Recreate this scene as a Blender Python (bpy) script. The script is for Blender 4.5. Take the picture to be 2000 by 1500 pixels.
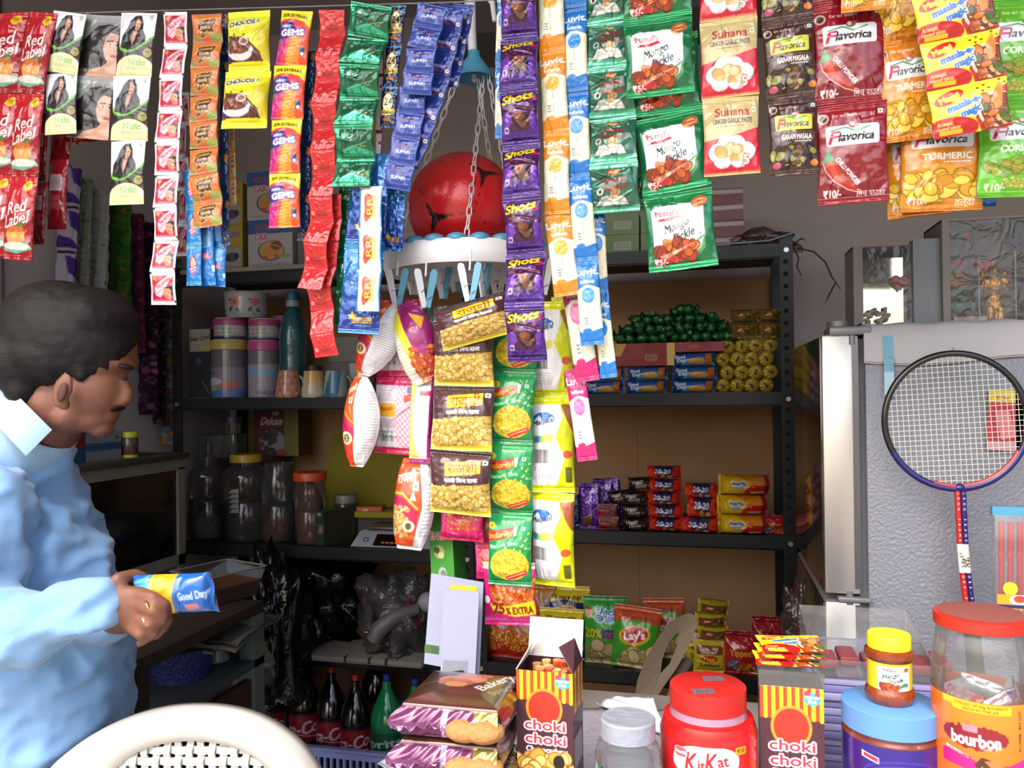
import bpy, bmesh, math, random
import numpy as np
from mathutils import Vector, Matrix, noise

for o in list(bpy.data.objects): bpy.data.objects.remove(o)
SC = bpy.context.scene
COL = SC.collection
random.seed(7)

# ------------------------------------------------------------------ camera
F = 1570.0
PSI, TH, AL = math.radians(13.7), math.radians(.5), math.radians(.7)
CAM = Vector((0, 0, 1.35))
fw = Vector((-math.sin(PSI)*math.cos(TH), math.cos(PSI)*math.cos(TH), math.sin(TH)))
rt0 = Vector((math.cos(PSI), math.sin(PSI), 0)); up0 = rt0.cross(fw)
rt = rt0*math.cos(AL) - up0*math.sin(AL)
up = up0*math.cos(AL) + rt0*math.sin(AL)
cd = bpy.data.cameras.new('camera'); cd.sensor_width = 36; cd.lens = 36*F/2000; cd.clip_start = .02
cam = bpy.data.objects.new('camera', cd); COL.objects.link(cam)
m = Matrix.Identity(4)
for i in range(3):
    m[i][0], m[i][1], m[i][2], m[i][3] = rt[i], up[i], -fw[i], CAM[i]
cam.matrix_world = m
SC.camera = cam

# ------------------------------------------------------------------ light
SC.view_settings.view_transform = 'Standard'; SC.view_settings.look = 'None'
SC.view_settings.gamma = 1; SC.view_settings.use_curve_mapping = False
SC.view_settings.exposure = 0.75
W = bpy.data.worlds.new('daylight'); SC.world = W; W.use_nodes = True
nt = W.node_tree; nt.nodes.clear()
wo = nt.nodes.new('ShaderNodeOutputWorld'); bg = nt.nodes.new('ShaderNodeBackground')
sky = nt.nodes.new('ShaderNodeTexSky'); sky.sky_type = 'NISHITA'; sky.sun_disc = False
sky.sun_elevation = math.radians(48); sky.sun_rotation = math.radians(200); sky.air_density = 1.0; sky.dust_density = 4.0
nt.links.new(sky.outputs[0], bg.inputs[0]); nt.links.new(bg.outputs[0], wo.inputs[0])
bg.inputs[1].default_value = 0.29
sd = bpy.data.lights.new('sun', 'SUN'); sd.energy = 1.25; sd.angle = math.radians(9); sd.color = (1, .96, .9)
sun = bpy.data.objects.new('sun', sd); COL.objects.link(sun)
sundir = Vector((-.18, .62, -.76)).normalized()        # from the street, over the camera, down into the shop front
sun.rotation_euler = sundir.to_track_quat('-Z', 'Y').to_euler()

# ------------------------------------------------------------------ placing helpers
def D(px, py): return fw + rt*((px-1000)/F) + up*((750-py)/F)
def C(px, py, d): return CAM + D(px, py)*d
def Q(px, py, Y):
    d = D(px, py); return CAM + d*((Y-CAM.y)/d.y)
def QZ(px, py, z):
    d = D(px, py); return CAM + d*((z-CAM.z)/d.z)
def pj(p):
    v = p-CAM; z = v.dot(fw); return 1000+F*v.dot(rt)/z, 750-F*v.dot(up)/z, z
def SX(px, z, Y):
    py = 750
    for _ in range(4):
        p = Q(px, py, Y); p.z = z; py = pj(p)[1]
    return p
def mpp(p): return pj(p)[2]/F          # metres per pixel at p

# ------------------------------------------------------------------ materials
def rgb(h):
    if isinstance(h, tuple): return h
    return ((h >> 16 & 255)/255, (h >> 8 & 255)/255, (h & 255)/255)
def lin(c):
    c = np.asarray(c, float); return np.where(c <= .04045, c/12.92, ((c+.055)/1.055)**2.4)
def lc(h): return tuple(float(x) for x in lin(rgb(h))) + (1,)
MC = {}
def mat(name, col=0x808080, rough=.5, metal=0., coat=0., bump=0., bscale=8., var=0., vscale=5., attr=False, sheen=0, bdist=.01, spec=.5, detail=3, col2=None, stretch=None, sss=0):
    if name in MC: return MC[name]
    M = bpy.data.materials.new(name); M.use_nodes = True; MC[name] = M
    n = M.node_tree.nodes; L = M.node_tree.links; b = n['Principled BSDF']
    b.inputs['Roughness'].default_value = rough; b.inputs['Metallic'].default_value = metal
    b.inputs['Coat Weight'].default_value = coat; b.inputs['Coat Roughness'].default_value = .08
    b.inputs['Specular IOR Level'].default_value = spec
    if sheen: b.inputs['Sheen Weight'].default_value = sheen
    if sss:
        b.inputs['Subsurface Weight'].default_value = sss; b.inputs['Subsurface Radius'].default_value = (.01, .004, .002)
    tc = n.new('ShaderNodeTexCoord'); src = tc.outputs['Object']
    if stretch:
        mp = n.new('ShaderNodeMapping'); mp.inputs['Scale'].default_value = stretch
        L.new(src, mp.inputs[0]); src = mp.outputs[0]
    if attr:
        a = n.new('ShaderNodeAttribute'); a.attribute_name = 'Col'
        L.new(a.outputs['Color'], b.inputs['Base Color'])
        L.new(a.outputs['Alpha'], b.inputs['Metallic'])
    elif var:
        t = n.new('ShaderNodeTexNoise'); t.inputs['Scale'].default_value = vscale; t.inputs['Detail'].default_value = 5
        L.new(src, t.inputs['Vector'])
        r = n.new('ShaderNodeValToRGB'); r.color_ramp.elements[0].position = .3; r.color_ramp.elements[1].position = .7
        c = lc(col); c2 = lc(col2) if col2 is not None else tuple(x*(1-var) for x in c[:3])+(1,)
        r.color_ramp.elements[0].color = c2; r.color_ramp.elements[1].color = c
        L.new(t.outputs[0], r.inputs[0]); L.new(r.outputs[0], b.inputs['Base Color'])
    else: b.inputs['Base Color'].default_value = lc(col)
    if bump:
        t = n.new('ShaderNodeTexNoise'); t.inputs['Scale'].default_value = bscale; t.inputs['Detail'].default_value = detail
        L.new(src, t.inputs['Vector'])
        bp = n.new('ShaderNodeBump'); bp.inputs['Strength'].default_value = bump; bp.inputs['Distance'].default_value = bdist
        L.new(t.outputs[0], bp.inputs['Height']); L.new(bp.outputs[0], b.inputs['Normal'])
        if coat: L.new(bp.outputs[0], b.inputs['Coat Normal'])
    return M
def filmmat(name, tint=0xffffff, gloss=.12, rough=.05, bump=.0, bscale=20, haze=0.0, hazecol=0xffffff):
    """thin clear plastic: transparent with a fresnel gloss and a little milky haze"""
    if name in MC: return MC[name]
    M = bpy.data.materials.new(name); M.use_nodes = True; MC[name] = M
    n = M.node_tree.nodes; L = M.node_tree.links; n.clear()
    o = n.new('ShaderNodeOutputMaterial'); tr = n.new('ShaderNodeBsdfTransparent'); tr.inputs[0].default_value = lc(tint)
    gl = n.new('ShaderNodeBsdfGlossy'); gl.inputs['Roughness'].default_value = rough
    lw = n.new('ShaderNodeLayerWeight'); lw.inputs[0].default_value = .25
    ma = n.new('ShaderNodeMath'); ma.operation = 'MULTIPLY_ADD'; ma.inputs[1].default_value = .6; ma.inputs[2].default_value = gloss
    L.new(lw.outputs['Fresnel'], ma.inputs[0])
    mx = n.new('ShaderNodeMixShader'); L.new(ma.outputs[0], mx.inputs[0]); 
    src = tr.outputs[0]
    if haze:
        df = n.new('ShaderNodeBsdfDiffuse'); df.inputs[0].default_value = lc(hazecol)
        m2 = n.new('ShaderNodeMixShader'); m2.inputs[0].default_value = haze
        L.new(tr.outputs[0], m2.inputs[1]); L.new(df.outputs[0], m2.inputs[2]); src = m2.outputs[0]
    L.new(src, mx.inputs[1]); L.new(gl.outputs[0], mx.inputs[2]); L.new(mx.outputs[0], o.inputs[0])
    if bump:
        tc = n.new('ShaderNodeTexCoord'); t = n.new('ShaderNodeTexNoise'); t.inputs['Scale'].default_value = bscale
        t.inputs['Distortion'].default_value = 1.0
        L.new(tc.outputs['Object'], t.inputs['Vector'])
        bp = n.new('ShaderNodeBump'); bp.inputs['Strength'].default_value = bump; bp.inputs['Distance'].default_value = .02
        L.new(t.outputs[0], bp.inputs['Height']); L.new(bp.outputs[0], gl.inputs['Normal']); L.new(bp.outputs[0], lw.inputs['Normal'])
    return M
FOIL = mat('printed_foil', rough=.24, coat=.5, bump=.2, bscale=3.2, attr=True, bdist=.05, detail=1.5)
FILM = mat('printed_film', rough=.34, coat=.5, bump=.16, bscale=3, attr=True, bdist=.05, detail=1.5)
PAPR = mat('printed_card', rough=.5, coat=.15, attr=True)
MATT = mat('printed_paper', rough=.8, attr=True, spec=.2)
CLOTHP = mat('printed_cloth', rough=.9, attr=True, spec=.1)

# ------------------------------------------------------------------ object helpers
def tag(o, label=None, cat=None, group=None, kind=None):
    if label: o['label'] = label
    if cat: o['category'] = cat
    if group: o['group'] = group
    if kind: o['kind'] = kind
    return o
def emp(name, loc, label=None, cat=None, group=None, rz=0):
    o = bpy.data.objects.new(name, None); COL.objects.link(o); o.location = loc; o.rotation_euler = (0, 0, rz)
    o.empty_display_size = .02
    return tag(o, label, cat, group)
def ob(name, me, parent=None, M=None):
    o = bpy.data.objects.new(name, me); COL.objects.link(o)
    if parent is not None: o.parent = parent
    if M is not None: o.matrix_local = M
    return o
def T(x, y=None, z=None):
    return Matrix.Translation(Vector((x, y, z)) if y is not None else x)
def RX(a): return Matrix.Rotation(math.radians(a), 4, 'X')
def RY(a): return Matrix.Rotation(math.radians(a), 4, 'Y')
def RZ(a): return Matrix.Rotation(math.radians(a), 4, 'Z')
def S3(x, y, z): return Matrix.Diagonal((x, y, z, 1))
def mesh(name, v, f, mats, cols=None, smooth=True, mi=None):
    me = bpy.data.meshes.new(name)
    me.from_pydata([tuple(map(float, p)) for p in v] if not isinstance(v, np.ndarray) else v.tolist(), [], f if isinstance(f, list) else f.tolist())
    for q in (mats if isinstance(mats, (list, tuple)) else [mats]): me.materials.append(q)
    if cols is not None:
        ca = me.color_attributes.new('Col', 'FLOAT_COLOR', 'POINT')
        ca.data.foreach_set('color', np.asarray(cols, dtype=np.float32).ravel())
    if mi is not None: me.polygons.foreach_set('material_index', mi)
    if smooth: me.polygons.foreach_set('use_smooth', [True]*len(me.polygons))
    me.update(); return me
class MB:
    """collects simple solids into one mesh"""
    def __init__(s): s.b = bmesh.new()
    def _x(s, g, M, mi):
        bmesh.ops.transform(s.b, matrix=M, verts=g)
        if mi:
            for f in {f for v in g for f in v.link_faces}: f.material_index = mi
        return s
    def box(s, x0, y0, z0, x1, y1, z1, mi=0, bev=0, M=None):
        g = bmesh.ops.create_cube(s.b, size=1)['verts']
        A = T((x0+x1)/2, (y0+y1)/2, (z0+z1)/2) @ S3(abs(x1-x0), abs(y1-y0), abs(z1-z0))
        if M is not None: A = M @ A
        s._x(g, A, mi)
        if bev:
            e = list({e for v in g for e in v.link_edges})
            r = bmesh.ops.bevel(s.b, geom=e, offset=bev, segments=2, affect='EDGES', profile=.5)
            for f in r['faces']: f.material_index = mi
        return s
    def cyl(s, p0, p1, r0, r1=None, seg=12, mi=0, cap=True):
        p0, p1 = Vector(p0), Vector(p1); r1 = r0 if r1 is None else r1
        L = (p1-p0).length
        if L < 1e-6: return s
        g = bmesh.ops.create_cone(s.b, cap_ends=cap, segments=seg, radius1=max(r0, 1e-5), radius2=max(r1, 1e-5), depth=L)['verts']
        q = (p1-p0).to_track_quat('Z', 'Y').to_matrix().to_4x4()
        return s._x(g, T((p0+p1)/2) @ q, mi)
    def ball(s, p, r, seg=16, mi=0, sc=(1, 1, 1), R=None):
        g = bmesh.ops.create_uvsphere(s.b, u_segments=seg, v_segments=max(6, seg*2//3), radius=r)['verts']
        A = T(Vector(p)) @ (R if R is not None else Matrix.Identity(4)) @ S3(*sc)
        return s._x(g, A, mi)
    def tube(s, pts, r, seg=8, mi=0, closed=False):
        pts = [Vector(p) for p in pts]; n = len(pts); rings = []
        nor = None
        for i, p in enumerate(pts):
            a = pts[(i-1) % n] if (closed or i) else p; b = pts[(i+1) % n] if (closed or i < n-1) else p
            t = (b-a).normalized()
            if nor is None: nor = t.orthogonal().normalized()
            nor = (nor-t*nor.dot(t)).normalized(); bi = t.cross(nor)
            rr = r[i] if isinstance(r, (list, tuple)) else r
            rings.append([s.b.verts.new(p+nor*math.cos(2*math.pi*k/seg)*rr+bi*math.sin(2*math.pi*k/seg)*rr) for k in range(seg)])
        for i in range(n if closed else n-1):
            A, B = rings[i], rings[(i+1) % n]
            off = 0
            if closed and i == n-1:
                off = min(range(seg), key=lambda o: (A[0].co-B[o].co).length)
            for k in range(seg):
                f = s.b.faces.new((A[k], A[(k+1) % seg], B[(k+1+off) % seg], B[(k+off) % seg])); f.material_index = mi
        if not closed:
            for R_, fl in ((rings[0], 1), (rings[-1], 0)):
                f = s.b.faces.new(R_[::-1] if fl else R_); f.material_index = mi
        return s
    def lathe(s, prof, seg=32, mi=0, M=None):
        rings = []
        for r, z in prof:
            if r < 1e-6: rings.append([s.b.verts.new((0, 0, z))])
            else: rings.append([s.b.verts.new((r*math.cos(2*math.pi*k/seg), r*math.sin(2*math.pi*k/seg), z)) for k in range(seg)])
        for A, B in zip(rings, rings[1:]):
            if len(A) == 1 and len(B) == 1: continue
            for k in range(seg):
                k2 = (k+1) % seg
                if len(A) == 1: f = s.b.faces.new((A[0], B[k2], B[k]))
                elif len(B) == 1: f = s.b.faces.new((A[k], A[k2], B[0]))
                else: f = s.b.faces.new((A[k], A[k2], B[k2], B[k]))
                f.material_index = mi
        if M is not None: bmesh.ops.transform(s.b, matrix=M, verts=[v for R_ in rings for v in R_])
        return s
    def prism(s, pts, y0, y1, mi=0, M=None):
        """polygon in x,z pushed from y0 to y1"""
        a = [s.b.verts.new((x, y0, z)) for x, z in pts]; b = [s.b.verts.new((x, y1, z)) for x, z in pts]
        n = len(pts); fs = [s.b.faces.new(a), s.b.faces.new(b[::-1])]
        for k in range(n): fs.append(s.b.faces.new((a[k], b[k], b[(k+1) % n], a[(k+1) % n])))
        for f in fs: f.material_index = mi
        if M is not None: bmesh.ops.transform(s.b, matrix=M, verts=a+b)
        return s
    def make(s, name, mats, smooth=None):
        bmesh.ops.recalc_face_normals(s.b, faces=s.b.faces)
        me = bpy.data.meshes.new(name); s.b.to_mesh(me); s.b.free()
        for q in (mats if isinstance(mats, (list, tuple)) else [mats]): me.materials.append(q)
        if smooth is None or smooth:
            me.polygons.foreach_set('use_smooth', [True]*len(me.polygons))
            if smooth is None:
                try: me.set_sharp_from_angle(angle=math.radians(40))
                except Exception: pass
        return me

# ------------------------------------------------------------------ printed artwork: rasterised shapes and lettering carried by the mesh
_tm = {}
def tmesh(s):
    if s in _tm: return _tm[s]
    cu = bpy.data.curves.new('t', 'FONT'); cu.body = s; cu.size = 1; cu.resolution_u = 3
    o = bpy.data.objects.new('t', cu); COL.objects.link(o)
    dg = bpy.context.evaluated_depsgraph_get(); dg.update()
    me = bpy.data.meshes.new_from_object(o.evaluated_get(dg)); me.calc_loop_triangles()
    v = np.array([q.co[:2] for q in me.vertices]) if len(me.vertices) else np.zeros((1, 2))
    t = np.array([q.vertices[:] for q in me.loop_triangles]) if len(me.loop_triangles) else np.zeros((0, 3), int)
    bpy.data.objects.remove(o); bpy.data.curves.remove(cu); bpy.data.meshes.remove(me)
    if len(v): v = v-np.array([(v[:, 0].min()+v[:, 0].max())/2, .36])
    _tm[s] = (v, t); return _tm[s]
class Cv:
    SS = 3
    def __init__(s, nx, hr, bg=0xffffff, metal=0.):
        s.nx = nx; s.ny = max(2, round(nx*hr)); s.hr = s.ny/nx
        s.W = nx*s.SS; s.H = s.ny*s.SS
        s.a = np.empty((s.H, s.W, 4), np.float32); s.a[:] = rgb(bg)+(metal,)
    def _bb(s, x0, y0, x1, y1):
        i0, i1 = max(0, int(x0*s.W)-1), min(s.W, int(x1*s.W)+2); j0, j1 = max(0, int(y0*s.W)-1), min(s.H, int(y1*s.W)+2)
        if i1 <= i0 or j1 <= j0: return None
        X, Y = np.meshgrid((np.arange(i0, i1)+.5)/s.W, (np.arange(j0, j1)+.5)/s.W)
        return slice(j0, j1), slice(i0, i1), X, Y
    def _p(s, sl, k, col, al, m):
        r = s.a[sl[0], sl[1]]; c = rgb(col); w = k*al
        for i in range(3): r[..., i] = r[..., i]*(1-w)+c[i]*w
        if m is not None: r[..., 3] = r[..., 3]*(1-w)+m*w
    def rect(s, x0, y0, x1, y1, col, al=1, m=None):
        q = s._bb(x0, y0, x1, y1)
        if q: s._p(q, ((q[2] >= x0) & (q[2] <= x1) & (q[3] >= y0) & (q[3] <= y1)).astype(np.float32), col, al, m)
        return s
    def rrect(s, x0, y0, x1, y1, r, col, al=1, m=None):
        q = s._bb(x0, y0, x1, y1)
        if q:
            cx, cy, hx, hy = (x0+x1)/2, (y0+y1)/2, (x1-x0)/2-r, (y1-y0)/2-r
            d = np.hypot(np.maximum(abs(q[2]-cx)-hx, 0), np.maximum(abs(q[3]-cy)-hy, 0))
            s._p(q, (d <= r).astype(np.float32), col, al, m)
        return s
    def ell(s, cx, cy, rx, ry, col, al=1, m=None, rot=0):
        R_ = max(rx, ry); q = s._bb(cx-R_, cy-R_, cx+R_, cy+R_)
        if q:
            a = math.radians(rot); dx, dy = q[2]-cx, q[3]-cy
            u, v = dx*math.cos(a)-dy*math.sin(a), dx*math.sin(a)+dy*math.cos(a)
            s._p(q, ((u/rx)**2+(v/ry)**2 <= 1).astype(np.float32), col, al, m)
        return s
    def poly(s, pts, col, al=1, m=None):
        xs, ys = [p[0] for p in pts], [p[1] for p in pts]
        q = s._bb(min(xs), min(ys), max(xs), max(ys))
        if q:
            X, Y = q[2], q[3]; k = np.zeros(X.shape, bool); n = len(pts)
            for i in range(n):
                (xa, ya), (xb, yb) = pts[i], pts[(i+1) % n]
                if ya == yb: continue
                k ^= ((ya > Y) != (yb > Y)) & (X < (xb-xa)*(Y-ya)/(yb-ya)+xa)
            s._p(q, k.astype(np.float32), col, al, m)
        return s
    def line(s, pts, w, col, al=1, m=None):
        for (xa, ya), (xb, yb) in zip(pts, pts[1:]):
            q = s._bb(min(xa, xb)-w, min(ya, yb)-w, max(xa, xb)+w, max(ya, yb)+w)
            if q:
                dx, dy = xb-xa, yb-ya; L = max(dx*dx+dy*dy, 1e-9)
                t = np.clip(((q[2]-xa)*dx+(q[3]-ya)*dy)/L, 0, 1)
                s._p(q, (np.hypot(q[2]-xa-t*dx, q[3]-ya-t*dy) <= w/2).astype(np.float32), col, al, m)
        return s
    def grad(s, x0, y0, x1, y1, c0, c1, vert=True, m=None):
        n = 24
        for i in range(n):
            t = (i+.5)/n; c = tuple(a*(1-t)+b*t for a, b in zip(rgb(c0), rgb(c1)))
            if vert: s.rect(x0, y0+(y1-y0)*i/n, x1, y0+(y1-y0)*(i+1)/n, c, 1, m)
            else: s.rect(x0+(x1-x0)*i/n, y0, x0+(x1-x0)*(i+1)/n, y1, c, 1, m)
        return s
    def text(s, st, cx, cy, h, col, w=None, rot=0, shear=0, bold=0, out=None, ow=.01, bend=0, al=1, m=None):
        v, t = tmesh(st); bold *= .5; ow *= .65
        if not len(t): return s
        v = v.copy(); k = h/.72; wd = max(v[:, 0].max()-v[:, 0].min(), 1e-3)
        kx = k if w is None else w/wd
        x = v[:, 0]*kx+v[:, 1]*k*shear; y = v[:, 1]*k+bend*(v[:, 0]*kx)**2
        a = math.radians(rot); X = (cx+x*math.cos(a)-y*math.sin(a))*s.W; Y = (cy-(x*math.sin(a)+y*math.cos(a)))*s.W
        pad = int(max(ow if out is not None else 0, bold)*s.W)+2
        i0, j0 = int(X.min())-pad, int(Y.min())-pad; w_, h_ = int(X.max())-i0+pad+1, int(Y.max())-j0+pad+1
        K = np.zeros((h_, w_), bool)
        for tr in t:
            ax, bx, cx_ = X[tr]-i0-.5; ay, by, cy_ = Y[tr]-j0-.5
            xa, xb, ya, yb = int(math.floor(min(ax, bx, cx_))), int(max(ax, bx, cx_))+2, int(math.floor(min(ay, by, cy_))), int(max(ay, by, cy_))+2
            xa, ya = max(xa, 0), max(ya, 0)
            det = (by-cy_)*(ax-cx_)+(cx_-bx)*(ay-cy_)
            if abs(det) < 1e-9: continue
            gx, gy = np.meshgrid(np.arange(xa, xb), np.arange(ya, yb))
            l1 = ((by-cy_)*(gx-cx_)+(cx_-bx)*(gy-cy_))/det; l2 = ((cy_-ay)*(gx-cx_)+(ax-cx_)*(gy-cy_))/det
            sub = K[ya:yb, xa:xb]; kk = (l1 >= -.02) & (l2 >= -.02) & (l1+l2 <= 1.02)
            sub |= kk[:sub.shape[0], :sub.shape[1]]
        def dil(K, r):
            r = max(1, int(round(r*s.W))); o = K.copy()
            for dx in range(-r, r+1):
                for dy in range(-r, r+1):
                    if dx*dx+dy*dy <= r*r+.5:
                        o |= np.roll(np.roll(K, dx, 1), dy, 0)
            return o
        def put(K, c):
            a0, b0 = max(i0, 0), max(j0, 0); a1, b1 = min(i0+w_, s.W), min(j0+h_, s.H)
            if a1 > a0 and b1 > b0:
                s._p((slice(b0, b1), slice(a0, a1)), K[b0-j0:b1-j0, a0-i0:a1-i0].astype(np.float32), c, al, m)
        if bold: K = dil(K, bold)
        if out is not None: put(dil(K, ow), out)
        put(K, col); return s
    def blobs(s, x0, y0, x1, y1, n, r0, r1, cols, seed=1, edge=0x5a3510, asp=1.6, clip=None):
        R_ = random.Random(seed)
        for _ in range(n):
            x, y = R_.uniform(x0, x1), R_.uniform(y0, y1)
            if clip and not clip(x, y): continue
            r = R_.uniform(r0, r1); a = R_.uniform(0, 180); q = R_.uniform(1, asp)
            s.ell(x, y, r*q*1.18, r*1.18, edge, rot=a); s.ell(x, y, r*q, r, R_.choice(cols), rot=a)
        return s
    def lines(s, x0, y0, x1, y1, n, col, th=.3, seed=1, al=.8):
        R_ = random.Random(seed); dy = (y1-y0)/n
        for i in range(n):
            x = x0
            while x < x1:
                w = R_.uniform(.04, .14)*(x1-x0); s.rect(x, y0+i*dy, min(x+w, x1), y0+(i+th)*dy, col, al); x += w+.03*(x1-x0)
        return s
    def barcode(s, x0, y0, x1, y1, seed=3):
        R_ = random.Random(seed); s.rect(x0, y0, x1, y1, 0xf4f4f4); x = x0+.01
        while x < x1-.01:
            w = R_.uniform(.004, .014); s.rect(x, y0, x+w, y1, 0x222222); x += w+R_.uniform(.005, .012)
        return s
    def speck(s, amt, seed=0, sc=1):
        R_ = np.random.RandomState(seed); k = R_.rand(s.H//sc+1, s.W//sc+1).repeat(sc, 0).repeat(sc, 1)[:s.H, :s.W]
        s.a[..., :3] = np.clip(s.a[..., :3]*(1+amt*(k[..., None]-.5)), 0, 1); return s
    def grid(s):
        q = s.a.reshape(s.ny, s.SS, s.nx, s.SS, 4).mean((1, 3)); q[..., :3] = lin(q[..., :3]); return q

def veg(c, x, y, r=.045):
    c.rect(x-r, y-r, x+r, y+r, 0xe8efe6); c.ell(x, y, r*.5, r*.5, 0x2c6b35); return c

def packet(name, cv, T_=.12, seal=.07, cr=.012, seed=0, mt=None, pinch=.04, back=0x999999, ncr=9, side=.45, sealamp=.006, jag=0, lump=0, hs=False, leaf=None):
    """a filled pouch, width 1, centred on the origin, front towards -Y"""
    R_ = np.random.RandomState(seed+11); nx, ny, hr = cv.nx, cv.ny, cv.hr
    u, v = np.meshgrid(np.linspace(0, 1, nx), np.linspace(0, 1, ny))
    vp = np.sin(np.pi*np.clip((v-seal)/(1-2*seal), 0, 1))**.55
    up_ = np.clip(4*u*(1-u), 0, 1)**side
    if hs:
        vp = np.sin(np.pi*np.clip((u-seal)/(1-2*seal), 0, 1))**.3; up_ = np.clip(4*v*(1-v), 0, 1)**max(side, .4)
    h = T_*up_*vp
    msk = np.clip(up_*1.5, 0, 1)*np.clip(vp*1.6, 0, 1)
    X, Z = u-.5, (.5-v)*hr
    for i in range(ncr):
        a = R_.uniform(0, np.pi); ox, oz = R_.uniform(-.5, .5), R_.uniform(-.5, .5)*hr
        dd = (X-ox)*np.cos(a)+(Z-oz)*np.sin(a); al = -(X-ox)*np.sin(a)+(Z-oz)*np.cos(a)
        sg = R_.uniform(.015, .05); ln = R_.uniform(.15, .45)
        h += msk*cr*R_.uniform(-1, 1.4)*np.exp(-(dd/sg)**2)*np.exp(-(al/ln)**2)
    for i in range(0 if hs else 6):      # short gathers running out of the seals
        x0 = R_.uniform(-.45, .45); sl = R_.uniform(-.6, .6); top = i % 2
        t = v if top else 1-v
        h += cr*.8*np.exp(-((X-x0-sl*(t-seal))/.03)**2)*np.exp(-((t-seal-.06)/.09)**2)*np.clip(up_*1.5, 0, 1)
    if lump:
        for i in range(60):
            ox, oz = R_.uniform(-.45, .45), R_.uniform(-.45, .4)*hr
            h += msk*lump*np.exp(-(((X-ox)**2+(Z-oz)**2)/.0016))
    h += np.where(vp <= 0.02, sealamp*np.sin((u if hs else v*hr)*90), 0)
    x = X if hs else X*(1-pinch*vp*np.cos((v-.5)*np.pi)**2)
    if leaf: x = x*(leaf+(1-leaf)*np.sin(np.pi*v)**.75)+.05*np.sin(np.pi*v*1.3)
    ez = np.zeros_like(Z)
    if hs:      # crimped ends flare a little and the edge is toothed
        fl = np.clip(1-np.minimum(u, 1-u)/(seal*1.5), 0, 1); Z = Z*(1+.14*fl); X = x = X*(1+.012*np.sign(u-.5)*np.sign(X)*((np.arange(ny) % 3 == 0)[:, None])*(fl > .5)); h += .03*np.sin(v*9+seed)*fl
    if jag: ez = np.where((v < .012) | (v > .988), jag*((np.arange(nx) % 4 < 2)*1.-.5)[None, :], 0)
    wav = .012*np.sin(u*5+seed)*(1-vp)
    vf = np.stack([x, -h+wav, Z+ez], -1).reshape(-1, 3); cf = cv.grid().reshape(-1, 4)
    idx = np.arange(nx*ny).reshape(ny, nx)
    qf = np.stack([idx[:-1, :-1], idx[1:, :-1], idx[1:, 1:], idx[:-1, 1:]], -1).reshape(-1, 4)
    bx, by = 14, 14
    ub, vb = np.meshgrid(np.linspace(0, 1, bx), np.linspace(0, 1, by)); vpb = np.sin(np.pi*np.clip((vb-seal)/(1-2*seal), 0, 1))**.55
    lf = leaf+(1-leaf)*np.sin(np.pi*vb)**.75 if leaf else 1
    if hs: vpb = np.sin(np.pi*np.clip((ub-seal)/(1-2*seal), 0, 1))**.3
    hb = .7*T_*(np.clip(4*vb*(1-vb), 0, 1)**.4 if hs else np.clip(4*ub*(1-ub), 0, 1)**side)*vpb
    vbk = np.stack([(ub-.5)*(1-(0 if hs else pinch)*vpb*np.cos((vb-.5)*np.pi)**2)*lf+(.05*np.sin(np.pi*vb*1.3) if leaf else 0), hb+.018, (.5-vb)*hr], -1).reshape(-1, 3)
    ib = np.arange(bx*by).reshape(by, bx)+nx*ny
    qb = np.stack([ib[:-1, :-1], ib[:-1, 1:], ib[1:, 1:], ib[1:, :-1]], -1).reshape(-1, 4)
    cb = np.tile(np.array(lc(back)[:3]+(.2,)), (bx*by, 1))
    me = mesh(name, np.concatenate([vf, vbk]), np.concatenate([qf, qb]), mt or FILM, np.concatenate([cf, cb]))
    me['hr'] = hr; return me

def facegrid(cv, o, ux, uz):
    """a painted rectangle: o top-left corner, ux along the width, uz down"""
    nx, ny = cv.nx, cv.ny; u, v = np.meshgrid(np.linspace(0, 1, nx), np.linspace(0, 1, ny))
    P = np.array(o)[None, None]+u[..., None]*np.array(ux)+v[..., None]*np.array(uz)
    idx = np.arange(nx*ny).reshape(ny, nx)
    q = np.stack([idx[:-1, :-1], idx[1:, :-1], idx[1:, 1:], idx[:-1, 1:]], -1).reshape(-1, 4)
    return P.reshape(-1, 3), q, cv.grid().reshape(-1, 4)
def pbox(name, w, h, d, front, top=0x888888, sidel=0x888888, sider=None, mt=None, notop=False, back=None, bottom=None):
    """printed carton, origin at the middle of its base, front at y=-d/2"""
    V, Qs, Cs = [], [], []; n = 0
    sider = sidel if sider is None else sider; back = sidel if back is None else back
    def add(cv, o, ux, uz):
        nonlocal n
        if not isinstance(cv, Cv): cv = _flat(cv)
        a, b, c = facegrid(cv, o, ux, uz); V.append(a); Qs.append(b+n); Cs.append(c); n += len(a)
    x, y = w/2, d/2
    add(front, (-x, -y, h), (w, 0, 0), (0, 0, -h)); add(sidel, (-x, y, h), (0, -d, 0), (0, 0, -h))
    add(sider, (x, -y, h), (0, d, 0), (0, 0, -h)); add(back, (x, y, h), (-w, 0, 0), (0, 0, -h))
    if not notop: add(top, (-x, y, h), (w, 0, 0), (0, -d, 0))
    add(bottom if bottom is not None else sidel, (-x, -y, 0), (w, 0, 0), (0, d, 0))
    return mesh(name, np.concatenate(V), np.concatenate(Qs), mt or PAPR, np.concatenate(Cs), smooth=False)
def _flat(col):
    c = Cv(2, 1, col); return c
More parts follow.
